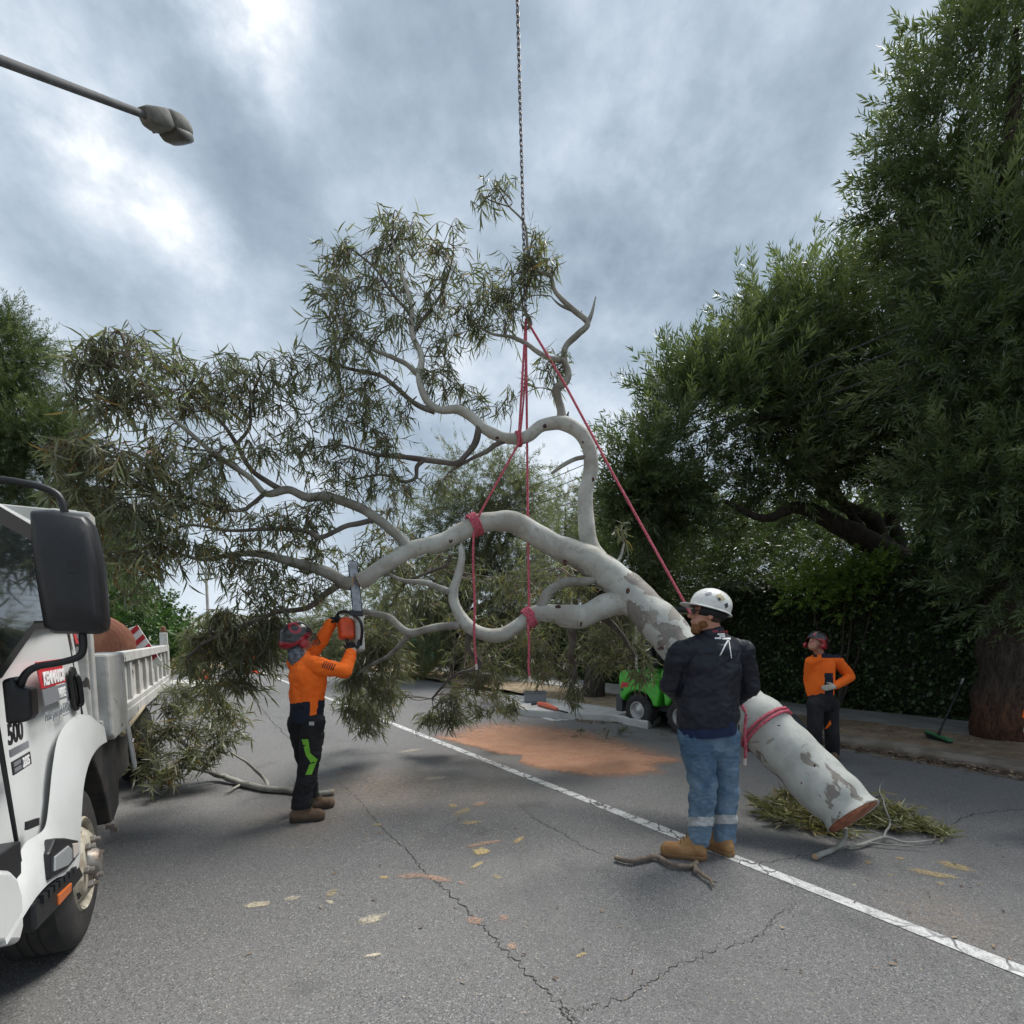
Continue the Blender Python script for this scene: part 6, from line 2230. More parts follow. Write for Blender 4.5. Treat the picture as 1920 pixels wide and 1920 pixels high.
mb.tube([np.array(at(u, v, d)) - cs0 for u, v, d in [(650, 1195, 4.58), (652, 1208, 4.55), (660, 1216, 4.53), (671, 1212, 4.55), (674, 1200, 4.58)]], 0.016, 8, smooth=4)
mb.build('rear_handle', m_black, saw)
mb = MB()
mb.box(np.array(at(668, 1150, 4.55)) - cs0, (0.12, 0.02, 0.05), rot=SMX.T)
mb.build('hand_guard', m_black, saw, smooth=False, bevel=0.006)

# ---------------------------------------------------------------- man in jacket and hard hat
J = dict(head=at(1326, 1153, 3.48), neck=at(1336, 1186, 3.50), chest=at(1334, 1238, 3.52), pelvis=at(1327, 1348, 3.52),
         lsh=at(1277, 1221, 3.44), lel=at(1257, 1284, 3.52), lwr=at(1295, 1318, 3.74), rsh=at(1392, 1221, 3.62), rel=at(1404, 1290, 3.70), rwr=at(1362, 1322, 3.86),
         lhip=at(1302, 1378, 3.50), lkn=at(1319, 1472, 3.48), lan=at(1311, 1572, 3.48), rhip=at(1353, 1378, 3.56), rkn=at(1359, 1472, 3.57), ran=at(1358, 1574, 3.57))
fc = unit((-0.38, 0.92, 0))
hat = person('bearded man in dark jacket, blue jeans and white hard hat seen from behind', J, fc, None, [m_skin, m_skin], unit((-0.93, 0.22, 0.12)),
             dict(l=((0.6, 0.6, 0), (0.3, -0.2, -0.9), 0.7, 1), r=((-0.7, 0.4, 0), (-0.3, -0.2, -0.9), 0.7, -1)), 1.04, 0.066, (0.19, 0.22, 0.66), (0.10, 0.0, 1))
b = Blob()
b.cap(J['pelvis'] - (0, 0, 0.0), J['chest'], 0.232, 0.232, fc, 0.70)
b.cap(J['chest'] - (0, 0, 0.02), J['chest'] + (0, 0, 0.02), 0.225, 0.215, fc, 0.72)
b.cap(J['lsh'], J['rsh'], 0.082, 0.082)
b.cap(J['chest'] + (0, 0, 0.05), J['neck'] - (0, 0, 0.02), 0.16, 0.078)
for s in 'lr':
    b.cap(J['neck'] - (0, 0, 0.075), J[s + 'sh'] - (0, 0, 0.006), 0.085, 0.080)
b.cap(at(1327, 1336, 3.52), at(1327, 1343, 3.52), 0.243, 0.243, fc, 0.72)
for s in 'lr':
    sleeve_set(b, J, (0.080, 0.074, 0.056), s)
jk = b.mesh('jacket', [m_jacket], hat, 0.0085, 3, fold=0.014, fscale=8.5, stretch=(0.8, 0.8, 1.2), clip=[(at(1327, 1359, 3.5), (0.05, 0, -1)), (J['neck'] + (0, 0, 0.02), (-0.25, 0.1, 1))])
Blob().cap(J['neck'] - (0, 0, 0.045), J['neck'] - (0.008, 0, 0.0), 0.090, 0.083).mesh('collar', m_jacket, hat, 0.008, 2, fold=0.004, fscale=14, clip=[(J['neck'] + (0, 0, 0.03), (-0.25, 0.1, 1))])
b = Blob()
b.cap(at(1327, 1345, 3.52), at(1327, 1364, 3.52), 0.222, 0.222, fc, 0.74)
b.mesh('shirt_hem', cloth('navy_shirt', (0.018, 0.028, 0.075)), hat, 0.0085, 3, fold=0.006, fscale=10, clip=[(at(1327, 1377, 3.5), (0.05, 0, -1))])
b = Blob()
b.cap(J['lhip'], J['rhip'], 0.118, 0.118)
b.cap(at(1327, 1366, 3.53), at(1327, 1385, 3.53), 0.178, 0.190, fc, 0.74)
for s in 'lr':
    b.chain([J[s + 'hip'], J[s + 'kn'], J[s + 'an']], [0.118, 0.094, 0.074])


def jean_pick(p, n):
    u, v = proj(p)
    vv = v - (0 if u < 1340 else -4)
    return 1 if 1532 < vv < 1549 else 0


jn = b.mesh('jeans', [m_denim, m_silver], hat, 0.0082, 3, fold=0.013, fscale=9, stretch=(1, 1, 1.7), pick=jean_pick, clip=[(at(1327, 1583, 3.5), (0, 0, -1))])
boot(hat, G(1321, 1612), G(1321, 1612) + unit((-0.96, 0.28, 0)) * 0.30, m_tanboot, m_tansole, w=0.050, ankle=np.array([J['lan'][0], J['lan'][1], 0.17]))
boot(hat, G(1371, 1607), G(1371, 1607) + unit((-0.50, 0.86, 0)) * 0.30, m_tanboot, m_tansole, w=0.050, ankle=np.array([J['ran'][0], J['ran'][1], 0.17]))
# beard, sunglasses, hair
hf = unit((-0.93, 0.22, 0.12))
hu = unit(np.array((0.10, 0, 1)) - hf * np.dot((0.10, 0, 1), hf))
hr = np.cross(hf, hu)
hc = J['head']
b = Blob()
b.ell(hc - hu * 0.098 + hf * 0.058, [hr, hf, hu], (0.050, 0.036, 0.050))
b.ell(hc - hu * 0.066 + hf * 0.026, [hr, hf, hu], (0.070, 0.050, 0.036))
b.mesh('beard', m_beard, hat, 0.006, 2, fold=0.006, fscale=40)
mb = MB()
for k in (-1, 1):
    mb.box(hc + hf * 0.098 + hr * 0.036 * k + hu * 0.012, (0.012, 0.060, 0.034), rot=np.array([hf, hr, hu]).T)
    mb.tube([hc + hf * 0.098 + hr * 0.066 * k + hu * 0.018, hc + hf * 0.02 + hr * 0.083 * k + hu * 0.016, hc - hf * 0.02 + hr * 0.083 * k + hu * 0.012], 0.0035, 6)
mb.build('sunglasses', m_trim, hat, smooth=False, bevel=0.003)
b = Blob()
b.ell(hc - hf * 0.03 + hu * 0.004, [hr, hf, hu], (0.083, 0.080, 0.070))
b.mesh('hair', mat('dark_hair', (0.05, 0.03, 0.02), rough=0.9), hat, 0.007, 2, clip=[(hc - hf * 0.012, hf)])
# hard hat
hat_up = unit(np.array((0.30, 0.02, 1.0)))
hat_f = unit(hf - hat_up * np.dot(hf, hat_up))
hat_r = np.cross(hat_f, hat_up)
cc = hc + hu * 0.045 - hf * 0.012
b = Blob()
b.ell(cc + hat_up * 0.01, [hat_r, hat_f, hat_up], (0.118, 0.140, 0.128), 28)
b.ell(cc + hat_up * 0.03, [hat_r, hat_f, hat_up], (0.030, 0.143, 0.114), 20)
hh = b.mesh('hard_hat', [m_helmet_white], hat, 0.0068, 2, clip=[(cc - hat_up * 0.012, -hat_up)])
mb = MB()
V, F = [], []
n = 40
for i in range(n):
    a = 2 * PI * i / n
    w = 0.014 + 0.052 * max(0, math.cos(a)) ** 1.6
    for rr, dz in ((0.0, 0.006), (1.0, -0.004), (1.0, -0.010), (0.0, -0.006)):
        V.append(cc - hat_up * (0.008 - dz) + hat_r * math.sin(a) * (0.117 + w * rr) + hat_f * math.cos(a) * (0.139 + w * rr))
for i in range(n):
    for j in range(4):
        F.append((4 * i + j, 4 * i + (j + 1) % 4, 4 * ((i + 1) % n) + (j + 1) % 4, 4 * ((i + 1) % n) + j))
mb.add(V, F)
mb.build('brim', m_helmet_white, hh)
b = Blob()
b.ell(cc - hat_up * 0.030, [hat_r, hat_f, hat_up], (0.108, 0.128, 0.05), 24)
b.mesh('hat_liner', m_blackcloth, hat, 0.008, 2, clip=[(cc - hat_up * 0.005, hat_up), (cc + hat_f * 0.07, hat_f)])
m_stk = mat('sticker_gold', (0.42, 0.36, 0.22), rough=0.5)
for q in ([(1341, 1117), (1351, 1112), (1360, 1124), (1350, 1128)], [(1345, 1122), (1349, 1121), (1352, 1125), (1347, 1127)]):
    decal('sticker', [q], m_stk if q[0][0] == 1341 else m_ink, hh, [hh], 4, 0.002 + (0.002 if q[0][0] == 1345 else 0))
decal('sticker', [[(1322, 1113), (1333, 1109), (1335, 1114), (1324, 1118)]], m_inkgrey, hh, [hh], 4, 0.002)
decal('sticker', [[(1358, 1133), (1364, 1130), (1365, 1138), (1360, 1141)]], m_ink, hh, [hh], 4, 0.002)
# print on the back of the jacket
m_redprint = mat('red_print', (0.24, 0.02, 0.04), rough=0.6)
for x0, y0, x1, y1, mm in ((1336, 1181.5, 1346, 1186, m_redprint), (1349.3, 1181.5, 1353.3, 1186, m_redprint), (1356, 1182, 1365, 1187, m_redprint), (1345, 1187.6, 1358.5, 1190.6, m_white_ink),
                           (1348.3, 1191.4, 1359, 1194.6, m_white_ink), (1340, 1195.4, 1352, 1198.6, m_white_ink), (1354, 1196, 1369.5, 1199.4, m_white_ink)):
    decal('back_print', [[(x0, y0), (x1, y0), (x1, y1), (x0, y1)]], mm, jk, [jk], 4)
decal('emblem', [[(1363, 1200.5), (1366, 1201), (1351.5, 1228), (1348, 1229)], [(1365.2, 1200.5), (1367, 1201), (1372, 1234), (1370.2, 1234)]], m_white_ink, jk, [jk], 6)
# radio on the belt
mb = MB()
mb.box(at(1380, 1392, 3.52), (0.05, 0.035, 0.10))
mb.box(at(1385, 1370, 3.52), (0.012, 0.012, 0.09))
mb.build('belt_radio', m_black, hat, smooth=False, bevel=0.006)

# ---------------------------------------------------------------- man with hand on hip
def simple_worker(label, J, fc, face, hands, gloves, shirt_low, size=1.0, hu=(0, 0, 1), dark_side=None, helmet=True, pat=None, boots=None, hem=None, mshirt=None, torso=(0.15, 0.195, 0.64)):
    o = person(label, J, fc, None, [m_skin, gloves], face, hands, size, 0.055, torso, hu)
    fcn = unit(fc)
    b = Blob()
    b.cap(J['pelvis'], J['chest'], torso[0] + 0.005, torso[1], fcn, 0.68)
    b.cap(J['lsh'], J['rsh'], 0.070, 0.070)
    b.cap((J['lsh'] + J['rsh']) / 2 - (0, 0, 0.02), J['neck'] - (0, 0, 0.02), 0.10, 0.066)
    for s in 'lr':
        b.cap(J['neck'] - (0, 0, 0.06), J[s + 'sh'], 0.070, 0.068)
        sleeve_set(b, J, (0.072, 0.060, 0.048), s, 0.95)
    sh = b.mesh('shirt', [m_orange, m_navy], o, 0.009, 3, fold=0.008, fscale=9, pick=dark_side, clip=[(hem, (0, 0, -1)), (J['neck'] + (0, 0, 0.03), (0, 0, 1))])
    b = Blob()
    b.cap(J['lhip'], J['rhip'], 0.112, 0.112)
    b.cap(J['pelvis'] - (0, 0, 0.03), J['pelvis'] + (0, 0, 0.02), 0.15, 0.145, fcn, 0.72)
    for s in 'lr':
        b.chain([J[s + 'hip'], J[s + 'kn'], J[s + 'an']], [0.10, 0.082, 0.078])
    tr = b.mesh('trousers', [m_blackcloth], o, 0.009, 3, fold=0.009, fscale=8, clip=[((0, 0, 0.05), (0, 0, -1))])
    for s in 'lr':
        a = J[s + 'an']
        hd_ = np.array([a[0], a[1], 0]) - fcn * 0.07
        boot(o, hd_, hd_ + fcn * 0.28, m_brownboot, m_sole, ankle=np.array([a[0], a[1], 0.16]))
    if helmet:
        climbing_helmet(o, J['head'] + np.array(unit(hu)) * 0.042 - unit(face) * 0.02, face, hu, m_helmet_dark, m_helmet_red, pat or op_pat, visor=False)
    return o, sh, tr


J = dict(head=at(1529, 1206, 6.28), neck=at(1537, 1226, 6.32), chest=at(1538, 1250, 6.36), pelvis=at(1540, 1310, 6.34),
         rsh=at(1521, 1240, 6.34), rel=at(1516, 1274, 6.44), rwr=at(1522, 1304, 6.40), lsh=at(1567, 1237, 6.36), lel=at(1594, 1269, 6.42), lwr=at(1566, 1287, 6.18),
         rhip=at(1529, 1322, 6.32), rkn=at(1527, 1372, 6.26), ran=at(1530, 1424, 6.30), lhip=at(1557, 1322, 6.38), lkn=at(1559, 1372, 6.34), lan=at(1561, 1422, 6.42))


def akimbo_dark(p, n):
    u, v = proj(p)
    if v < 1234 and u > 1540:
        return 1
    if 1546 < u < 1562 and v > 1262 and n[1] < 0.9:
        return 1
    if 1525 < u < 1532 and v < 1232:
        return 1
    return 0


rm, sh, tr = simple_worker('worker in orange shirt looking up with gloved hand on hip near the hedge', J, (-0.45, -0.89, 0), unit((-0.72, -0.45, 0.42)),
                           dict(l=((-0.95, -0.15, -0.1), (0.1, 0.9, -0.3), 0.35, 1), r=((0.1, 0.0, -1), (0.9, 0.2, 0), 0.4, -1)), m_glove_pale, None, 1.0, (0.28, 0.1, 0.95),
                           dark_side=akimbo_dark, hem=at(1543, 1311, 6.34), torso=(0.135, 0.165, 0.7))
decal('leg_flash', [[(1557, 1350), (1559, 1358), (1551, 1366), (1546, 1367)]], m_orange, tr, [tr], 4)

# a fourth worker, only a glove and cuff in the picture
bx_, by_ = 4.725, 4.08
J = {k: np.array(v, float) for k, v in dict(head=(bx_, by_, 1.62), neck=(bx_, by_, 1.48), chest=(bx_, by_, 1.30), pelvis=(bx_, by_, 1.0), rsh=(bx_ - 0.20, by_, 1.42), lsh=(bx_ + 0.20, by_, 1.42), rel=(bx_ - 0.36, by_ - 0.02, 1.16),
     rwr=(bx_ - 0.475, by_ - 0.05, 0.90), lel=(bx_ + 0.27, by_, 1.12), lwr=(bx_ + 0.28, by_ - 0.1, 0.88), rhip=(bx_ - 0.09, by_, 0.93), rkn=(bx_ - 0.1, by_, 0.5), ran=(bx_ - 0.1, by_, 0.1),
     lhip=(bx_ + 0.09, by_, 0.93), lkn=(bx_ + 0.1, by_, 0.5), lan=(bx_ + 0.1, by_, 0.1)).items()}
simple_worker('worker at the picture edge, only a pale glove and orange cuff showing', J, (-0.2, -0.98, 0), unit((-0.5, -0.85, 0.1)),
              dict(l=((0, -0.1, -1), (-1, 0, 0), 0.4, 1), r=((-0.15, -0.1, -1), (1, 0, 0), 0.4, -1)), m_glove_pale, None, dark_side=None, hem=np.array((0, 0, 0.93)))


# ================================================================== RIGGING
m_rope = mat('red_rope', (0.46, 0.055, 0.095), rough=0.85, col2=(0.60, 0.16, 0.20), vscale=60, bump=0.8, bscale=160)
m_ropeend = mat('rope_whipping', (0.62, 0.52, 0.48), rough=0.8)
m_chain = mat('chain_steel', (0.22, 0.20, 0.195), rough=0.5, metal=0.7, col2=(0.13, 0.10, 0.09), vscale=30)
HOOK = at(986, 598, 5.08)
R0 = 5.0 / FPX


def rope_tube(name, pts, r, parent=None, origin=None, smooth=4, m=None, seg=8):
    o = origin if origin is not None else np.zeros(3)
    mb = MB()
    mb.tube(np.array(pts) - o, r, seg, smooth=smooth)
    return mb.build(name, m or m_rope, parent)


def coil(center, axis, rad, turns, pitch, r, parent, origin, name='wrap', phase=0.0):
    ax = unit(axis)
    u, w = frame(ax)
    pts = []
    n = int(turns * 14)
    for i in range(n + 1):
        a = 2 * PI * i / 14 + phase
        pts.append(np.array(center) + (u * math.cos(a) + w * math.sin(a)) * rad + ax * pitch * (i / 14 - turns / 2))
    return rope_tube(name, pts, r, parent, origin, smooth=0)


def sling(label, line, wrap, tail, name='rope_sling', r=0.0115):
    root = empty(name, HOOK, label, 'rope', 'red rope slings between crane hook and limb')
    rope_tube('lead', [HOOK] + line, r, root, HOOK, smooth=0)
    for (c, ax, rad, turns, pitch) in wrap:
        coil(c, ax, rad, turns, pitch, r * 1.15, root, HOOK)
    if tail:
        rope_tube('tail', tail, r, root, HOOK, smooth=3)
        d = unit(tail[-1] - tail[-2])
        rope_tube('end_whipping', [tail[-1] - d * 0.01, tail[-1] + d * 0.045], r * 1.05, root, HOOK, smooth=0, m=m_ropeend)
    return root


axA = at(910, 977, 4.92) - at(870, 994, 4.88)
sling('red rope from hook past the upper limb, wrapped round the long left limb', [at(972, 832, 4.90), at(897, 968, 4.82)],
      [(at(890, 984, 4.9), axA, 0.104, 4, 0.022), (at(972, 823, 5.0), at(990, 817, 5.02) - at(951, 822, 4.99), 0.064, 2, 0.02)],
      [at(888, 998, 4.80), at(887, 1060, 4.79), at(890, 1130, 4.79), at(889, 1190, 4.79), at(893, 1247, 4.79)])
sling('red rope dropping straight from hook to the lower limb, end dangling', [at(988, 800, 5.02), at(990, 1000, 4.98), at(992, 1140, 4.94)],
      [(at(992, 1158, 4.945), at(976, 1170, 4.93) - at(1005, 1150, 4.95), 0.095, 4, 0.022)],
      [at(990, 1170, 4.85), at(992, 1210, 4.84), at(991, 1250, 4.84), at(993, 1270, 4.84)])
axT = at(1500, 1430, 3.83) - at(1420, 1350, 4.14)
sling('long red rope slanting from hook behind the hard hat to the trunk butt', [at(1060, 722, 4.94), at(1150, 890, 4.75), at(1290, 1142, 4.35), at(1398, 1336, 3.98)],
      [(at(1437, 1368, 4.09), axT, 0.232, 2, 0.035)],
      [at(1399, 1338, 3.88), at(1396, 1375, 3.86), at(1398, 1400, 3.86), at(1397, 1424, 3.86)])
# doubled return line above the upper limb
rr_ = empty('rope_line', HOOK, 'thin second red line between hook and upper limb, slightly slack', 'rope', 'red rope slings between crane hook and limb')
rope_tube('lead', [HOOK, at(985, 700, 5.02), at(979, 780, 5.0), at(975, 818, 4.95)], 0.009, rr_, HOOK)

# crane chain: every link
ch = empty('crane_chain', HOOK, 'long steel crane chain hanging from above, holding the slings', 'chain')
pitch = 0.046
lk = []
for i in range(16):
    a = 2 * PI * i / 16
    lk.append((0.0135 * math.cos(a), 0, 0.0145 * math.sin(a) + (0.016 if math.sin(a) > 0 else -0.016)))
V, F = tube_geo(np.array(lk), np.full(16, 0.0052), 6, closed=True)
me = bpy.data.meshes.new('link')
me.from_pydata([tuple(v) for v in V], [], F)
me.polygons.foreach_set('use_smooth', [True] * len(me.polygons))
me.materials.append(m_chain)
top = at(969, -40, 5.08)
cd = unit(top - HOOK)
nl = int(np.linalg.norm(top - HOOK) / pitch)
for i in range(nl):
    o = bpy.data.objects.new('link', me)
    COL.objects.link(o)
    o.parent = ch
    z = Vector(cd)
    q = Vector((0, 0, 1)).rotation_difference(z).to_matrix().to_4x4()
    o.matrix_local = Matrix.Translation(z * (0.10 + pitch * i)) @ q @ Matrix.Rotation(PI / 2 * (i % 2) + 0.5, 4, 'Z')
mb = MB()
hk = [(0, 0, 0.10), (0, 0, 0.04), (0.035, 0, 0.0), (0.045, 0, -0.05), (0.0, 0, -0.09), (-0.045, 0, -0.05)]
mb.tube(hk, [0.012, 0.016, 0.018, 0.018, 0.016, 0.008], 8, smooth=4)
mb.build('hook', m_chain, ch)

# ================================================================== STREET LIGHT
LH = at(318, 243, 6.0)
AE = at(0, 113, 4.55)
ldir = unit((LH - AE) * np.array([1, 1, 0.25]))
arm_end = at(272, 216, 5.86)
arm_far = arm_end + unit(AE - arm_end) * 5.2
pole_xy = arm_far[:2]
sl = empty('street_light', (pole_xy[0], pole_xy[1], 0.0), 'grey cobra head street light on a long arm against the clouds', 'street light')
org = np.array([pole_xy[0], pole_xy[1], 0.0])
m_galv = mat('galvanised', (0.12, 0.12, 0.125), rough=0.75, col2=(0.085, 0.085, 0.09), vscale=9, spec=0.25)
m_lumi = mat('luminaire_grey', (0.17, 0.172, 0.162), rough=0.8, col2=(0.12, 0.12, 0.112), vscale=14, spec=0.2)
mb = MB()
mb.tube([np.array((pole_xy[0], pole_xy[1], 0)) - org, np.array((pole_xy[0], pole_xy[1], 4)) - org, np.array((pole_xy[0], pole_xy[1], arm_far[2] - 0.4)) - org, arm_far - org + (0.1, 0.05, 0)], [0.10, 0.085, 0.07, 0.05], 14, smooth=4)
mb.build('pole', m_galv, sl)
mb = MB()
mb.tube([arm_far - org, (arm_far + arm_end) / 2 - org, arm_end + unit(arm_end - arm_far) * 0.1 - org], [0.045, 0.040, 0.034], 12, smooth=3)
mb.build('arm', m_galv, sl)
la = unit(arm_end - arm_far)
ls = unit(np.cross(la, [0, 0, 1]))
lu = np.cross(ls, la)


def lum(x, y, z):
    return arm_end + la * x + ls * y + lu * z - org


def lum_loft(name, prof, m, parent):
    "prof: (x, half width, z bottom, z top)"
    V, F = [], []
    n = 14
    for x, w, zb, zt in prof:
        for k in range(n):
            a = 2 * PI * k / n
            ca, sa = math.cos(a), math.sin(a)
            yy = w * math.copysign(abs(ca) ** 0.40, ca)
            zz_ = (zt + zb) / 2 + (zt - zb) / 2 * math.copysign(abs(sa) ** 0.5, sa)
            V.append(lum(x, yy, zz_))
    for i in range(len(prof) - 1):
        for k in range(n):
            F.append((i * n + k, i * n + (k + 1) % n, (i + 1) * n + (k + 1) % n, (i + 1) * n + k))
    F += [tuple(range(n)), tuple(range((len(prof) - 1) * n, len(prof) * n))]
    return MB().add(V, F).build(name, m, parent, angle=45)


hs = lum_loft('lamp_housing', [(-0.02, 0.070, -0.055, 0.06), (0.02, 0.095, -0.075, 0.075), (0.12, 0.125, -0.085, 0.085), (0.24, 0.145, -0.085, 0.095), (0.27, 0.130, -0.07, 0.09), (0.30, 0.150, -0.07, 0.10), (0.48, 0.150, -0.07, 0.095), (0.60, 0.115, -0.06, 0.07), (0.645, 0.06, -0.04, 0.04)], m_lumi, sl)
lum_loft('lamp_bowl', [(0.285, 0.125, -0.10, 0.0), (0.33, 0.135, -0.135, 0.0), (0.46, 0.135, -0.145, 0.0), (0.57, 0.110, -0.125, 0.0), (0.625, 0.06, -0.08, 0.0)], mat('lamp_bowl', (0.085, 0.085, 0.078), rough=0.5, spec=0.3), hs)
mb = MB()
for x in (0.22, 0.40):
    mb.lathe([(0.018, -0.02), (0.018, 0.02), (0.004, 0.026)], lum(x, -0.12, -0.06), ls * -1, 10)
mb.build('latch', m_galv, hs)

# ================================================================== POWER LINES
for i, (z, t_) in enumerate(((5.98, 9.0), (5.72, 9.05), (5.42, 9.0), (5.18, 9.1))):
    mb = MB()
    pts = [RW(s, t_, z + 0.0006 * (s - 16) ** 2) for s in np.linspace(-4, 44, 25)]
    mb.tube(np.array(pts) - RW(16, t_, z), 0.011, 5)
    o = mb.build('power_line', mat('cable', (0.05, 0.05, 0.055), rough=0.6), None)
    o.location = RW(16, t_, z)
    tag(o, '%s of the four dark overhead wires seen beyond the upright limb' % ('topmost', 'second', 'third', 'lowest')[i], 'power line', 'overhead wires')

# ================================================================== MINI LOADER
m_lgreen = mat('loader_green', (0.065, 0.46, 0.035), rough=0.3, coat=0.3, col2=(0.05, 0.38, 0.03), vscale=8)
m_lgrey = mat('loader_grey', (0.06, 0.065, 0.07), rough=0.6)
LRp = G(1195, 1362)
lm = Matrix(((-RD[0], -RN[0], 0, LRp[0]), (-RD[1], -RN[1], 0, LRp[1]), (0, 0, 1, 0), (0, 0, 0, 1)))   # x forward, y towards the viewer's left, z up
ld = empty('mini_loader', label='bright green articulated mini loader behind the man in the jacket', cat='loader', matrix=lm)


def ld_px(u, v, y=0.0):
    n = -RN
    p0 = LRp + n * y
    r = ray(u, v)
    w = _C + r * (np.dot(p0 - _C, n) / np.dot(r, n)) - LRp
    return (float(np.dot(w, -RD)), float(w[2]))


def loader_wheel(x, y, out):
    w = bpy.data.objects.new('wheel', None)
    COL.objects.link(w)
    w.parent = ld
    w.location = (x, y, 0.29)
    ax = (0, out, 0)
    mb = MB()
    mb.lathe([(0.15, -0.02), (0.155, 0.02), (0.22, 0.03), (0.265, 0.015), (0.29, -0.02), (0.29, -0.17), (0.265, -0.2), (0.15, -0.19)], (0, 0, 0), ax, 30)
    ty = mb.build('tyre', m_rubber, w, angle=35)
    mb = MB()
    for k in range(14):
        a = 2 * PI * k / 14
        c = (0.292 * math.cos(a), -0.09 * out, 0.292 * math.sin(a))
        R = np.array([[math.cos(a), 0, -math.sin(a)], [0, 1, 0], [math.sin(a), 0, math.cos(a)]])
        mb.box(c, (0.03, 0.17, 0.05), rot=R)
    mb.build('lug', m_rubber, ty, smooth=False)
    mb = MB()
    mb.lathe([(0.155, 0.0), (0.158, 0.022), (0.145, 0.022), (0.135, -0.01), (0.12, -0.03), (0.07, -0.02), (0.05, 0.0), (0.02, 0.005), (0.001, 0.005)], (0, 0, 0), ax, 26)
    mb.build('rim', mat('rim_silver', (0.48, 0.48, 0.47), rough=0.4, metal=0.5), w, angle=40)


loader_wheel(0.0, 0.0, 1)
loader_wheel(0.0, -0.95, -1)
loader_wheel(0.92, 0.0, 1)
loader_wheel(0.92, -0.95, -1)
# rear body with wheel arch
rear = [(-0.42, 0.50), (-0.46, 0.86), (-0.42, 0.98), (-0.05, 1.00), (0.30, 0.92), (0.48, 0.66), (0.44, 0.40), (0.34, 0.40), (0.30, 0.50), (0.20, 0.60), (0.0, 0.645), (-0.18, 0.60), (-0.30, 0.50), (-0.33, 0.42)]
mb = MB()
mb.prism(rear, 1, -0.93, 0.02)
mb.build('rear_body', m_lgreen, ld, bevel=0.03, bseg=3)
mb = MB()
mb.box((-0.48, -0.46, 0.36), (0.16, 0.86, 0.30))
mb.build('counterweight', m_lgrey, ld, smooth=False, bevel=0.02)
mb = MB()
mb.prism([(-0.40, 0.66), (-0.20, 0.70), (-0.21, 0.76), (-0.36, 0.78)], 1, 0.02, 0.026)
mb.build('logo_patch', m_red, ld, smooth=False)
mb = MB()
mb.box((-0.36, 0.025, 0.63), (0.06, 0.01, 0.05))
mb.build('tail_lamp', m_lgrey, ld, smooth=False)
# front body with round vent
front = [(0.55, 0.72), (0.50, 1.00), (0.62, 1.12), (0.98, 1.30), (1.30, 1.10), (1.36, 0.80), (1.28, 0.52), (1.18, 0.56), (1.05, 0.64), (0.88, 0.645), (0.75, 0.58), (0.66, 0.44), (0.60, 0.44)]
mb = MB()
mb.prism(front, 1, -0.93, 0.03)
fb = mb.build('front_body', m_lgreen, ld, bevel=0.03, bseg=3)
mb = MB()
mb.lathe([(0.0, 0.012), (0.135, 0.012), (0.14, 0.0)], (0.78, 0.03, 0.86), (0, 1, 0), 28)
mb.build('vent_grille', m_lgrey, fb)
mb = MB()
cs_ = [(0.78 + 0.15 * math.cos(a), 0.037, 0.86 + 0.15 * math.sin(a)) for a in np.linspace(0, 2 * PI, 29)[:-1]]
V, F = tube_geo(np.array(cs_), np.full(28, 0.014), 6, closed=True)
MB().add(V, F).build('vent_ring', m_lgreen, fb)
mb = MB()
mb.box((0.45, -0.46, 0.42), (1.2, 0.5, 0.26))
mb.build('chassis', m_lgrey, ld, smooth=False, bevel=0.02)
mb = MB()
for y in (-0.06, -0.86):
    mb.tube([(-0.10, y, 0.95), (-0.12, y, 1.95), (0.02, y, 2.02), (0.62, y, 2.0), (0.70, y, 1.92), (0.62, y, 1.0)], 0.028, 8, smooth=3)
mb.build('roll_frame', mat('frame_cream', (0.46, 0.45, 0.40), rough=0.6), ld)
mb = MB()
mb.box((0.28, -0.46, 2.05), (0.95, 1.0, 0.05))
mb.build('canopy', m_lgrey, ld, smooth=False, bevel=0.015)
b = Blob()
b.cap((0.15, -0.30, 1.12), (0.15, -0.62, 1.12), 0.10, 0.10)
b.cap((-0.02, -0.32, 1.25), (-0.10, -0.32, 1.55), 0.07, 0.06)
b.cap((-0.02, -0.60, 1.25), (-0.10, -0.60, 1.55), 0.07, 0.06)
b.cap((-0.06, -0.32, 1.4), (-0.06, -0.60, 1.4), 0.07, 0.07)
b.mesh('seat', m_black, ld, 0.02, 3)
mb = MB()
mb.tube([(0.62, -0.30, 1.1), (0.50, -0.30, 1.35), (0.47, -0.30, 1.45)], 0.02, 7)
mb.lathe([(0.15, 0.0), (0.165, 0.012), (0.15, 0.024), (0.135, 0.012), (0.15, 0.0)], (0.46, -0.42, 1.40), (-0.6, 0, 0.8), 20)
mb.build('steering', m_black, ld)
mb = MB()
mb.tube([(1.0, -0.46, 1.2), (1.5, -0.46, 1.05), (2.0, -0.46, 0.55), (2.15, -0.46, 0.35)], [0.07, 0.07, 0.06, 0.05], 8, smooth=3)
mb.build('boom', m_lgreen, ld)
mb = MB()
mb.prism([(2.10, 0.05), (2.55, 0.02), (2.60, 0.06), (2.22, 0.42), (2.12, 0.42)], 1, -1.0, 0.05)
mb.build('bucket', m_lgrey, ld, smooth=False, bevel=0.01)

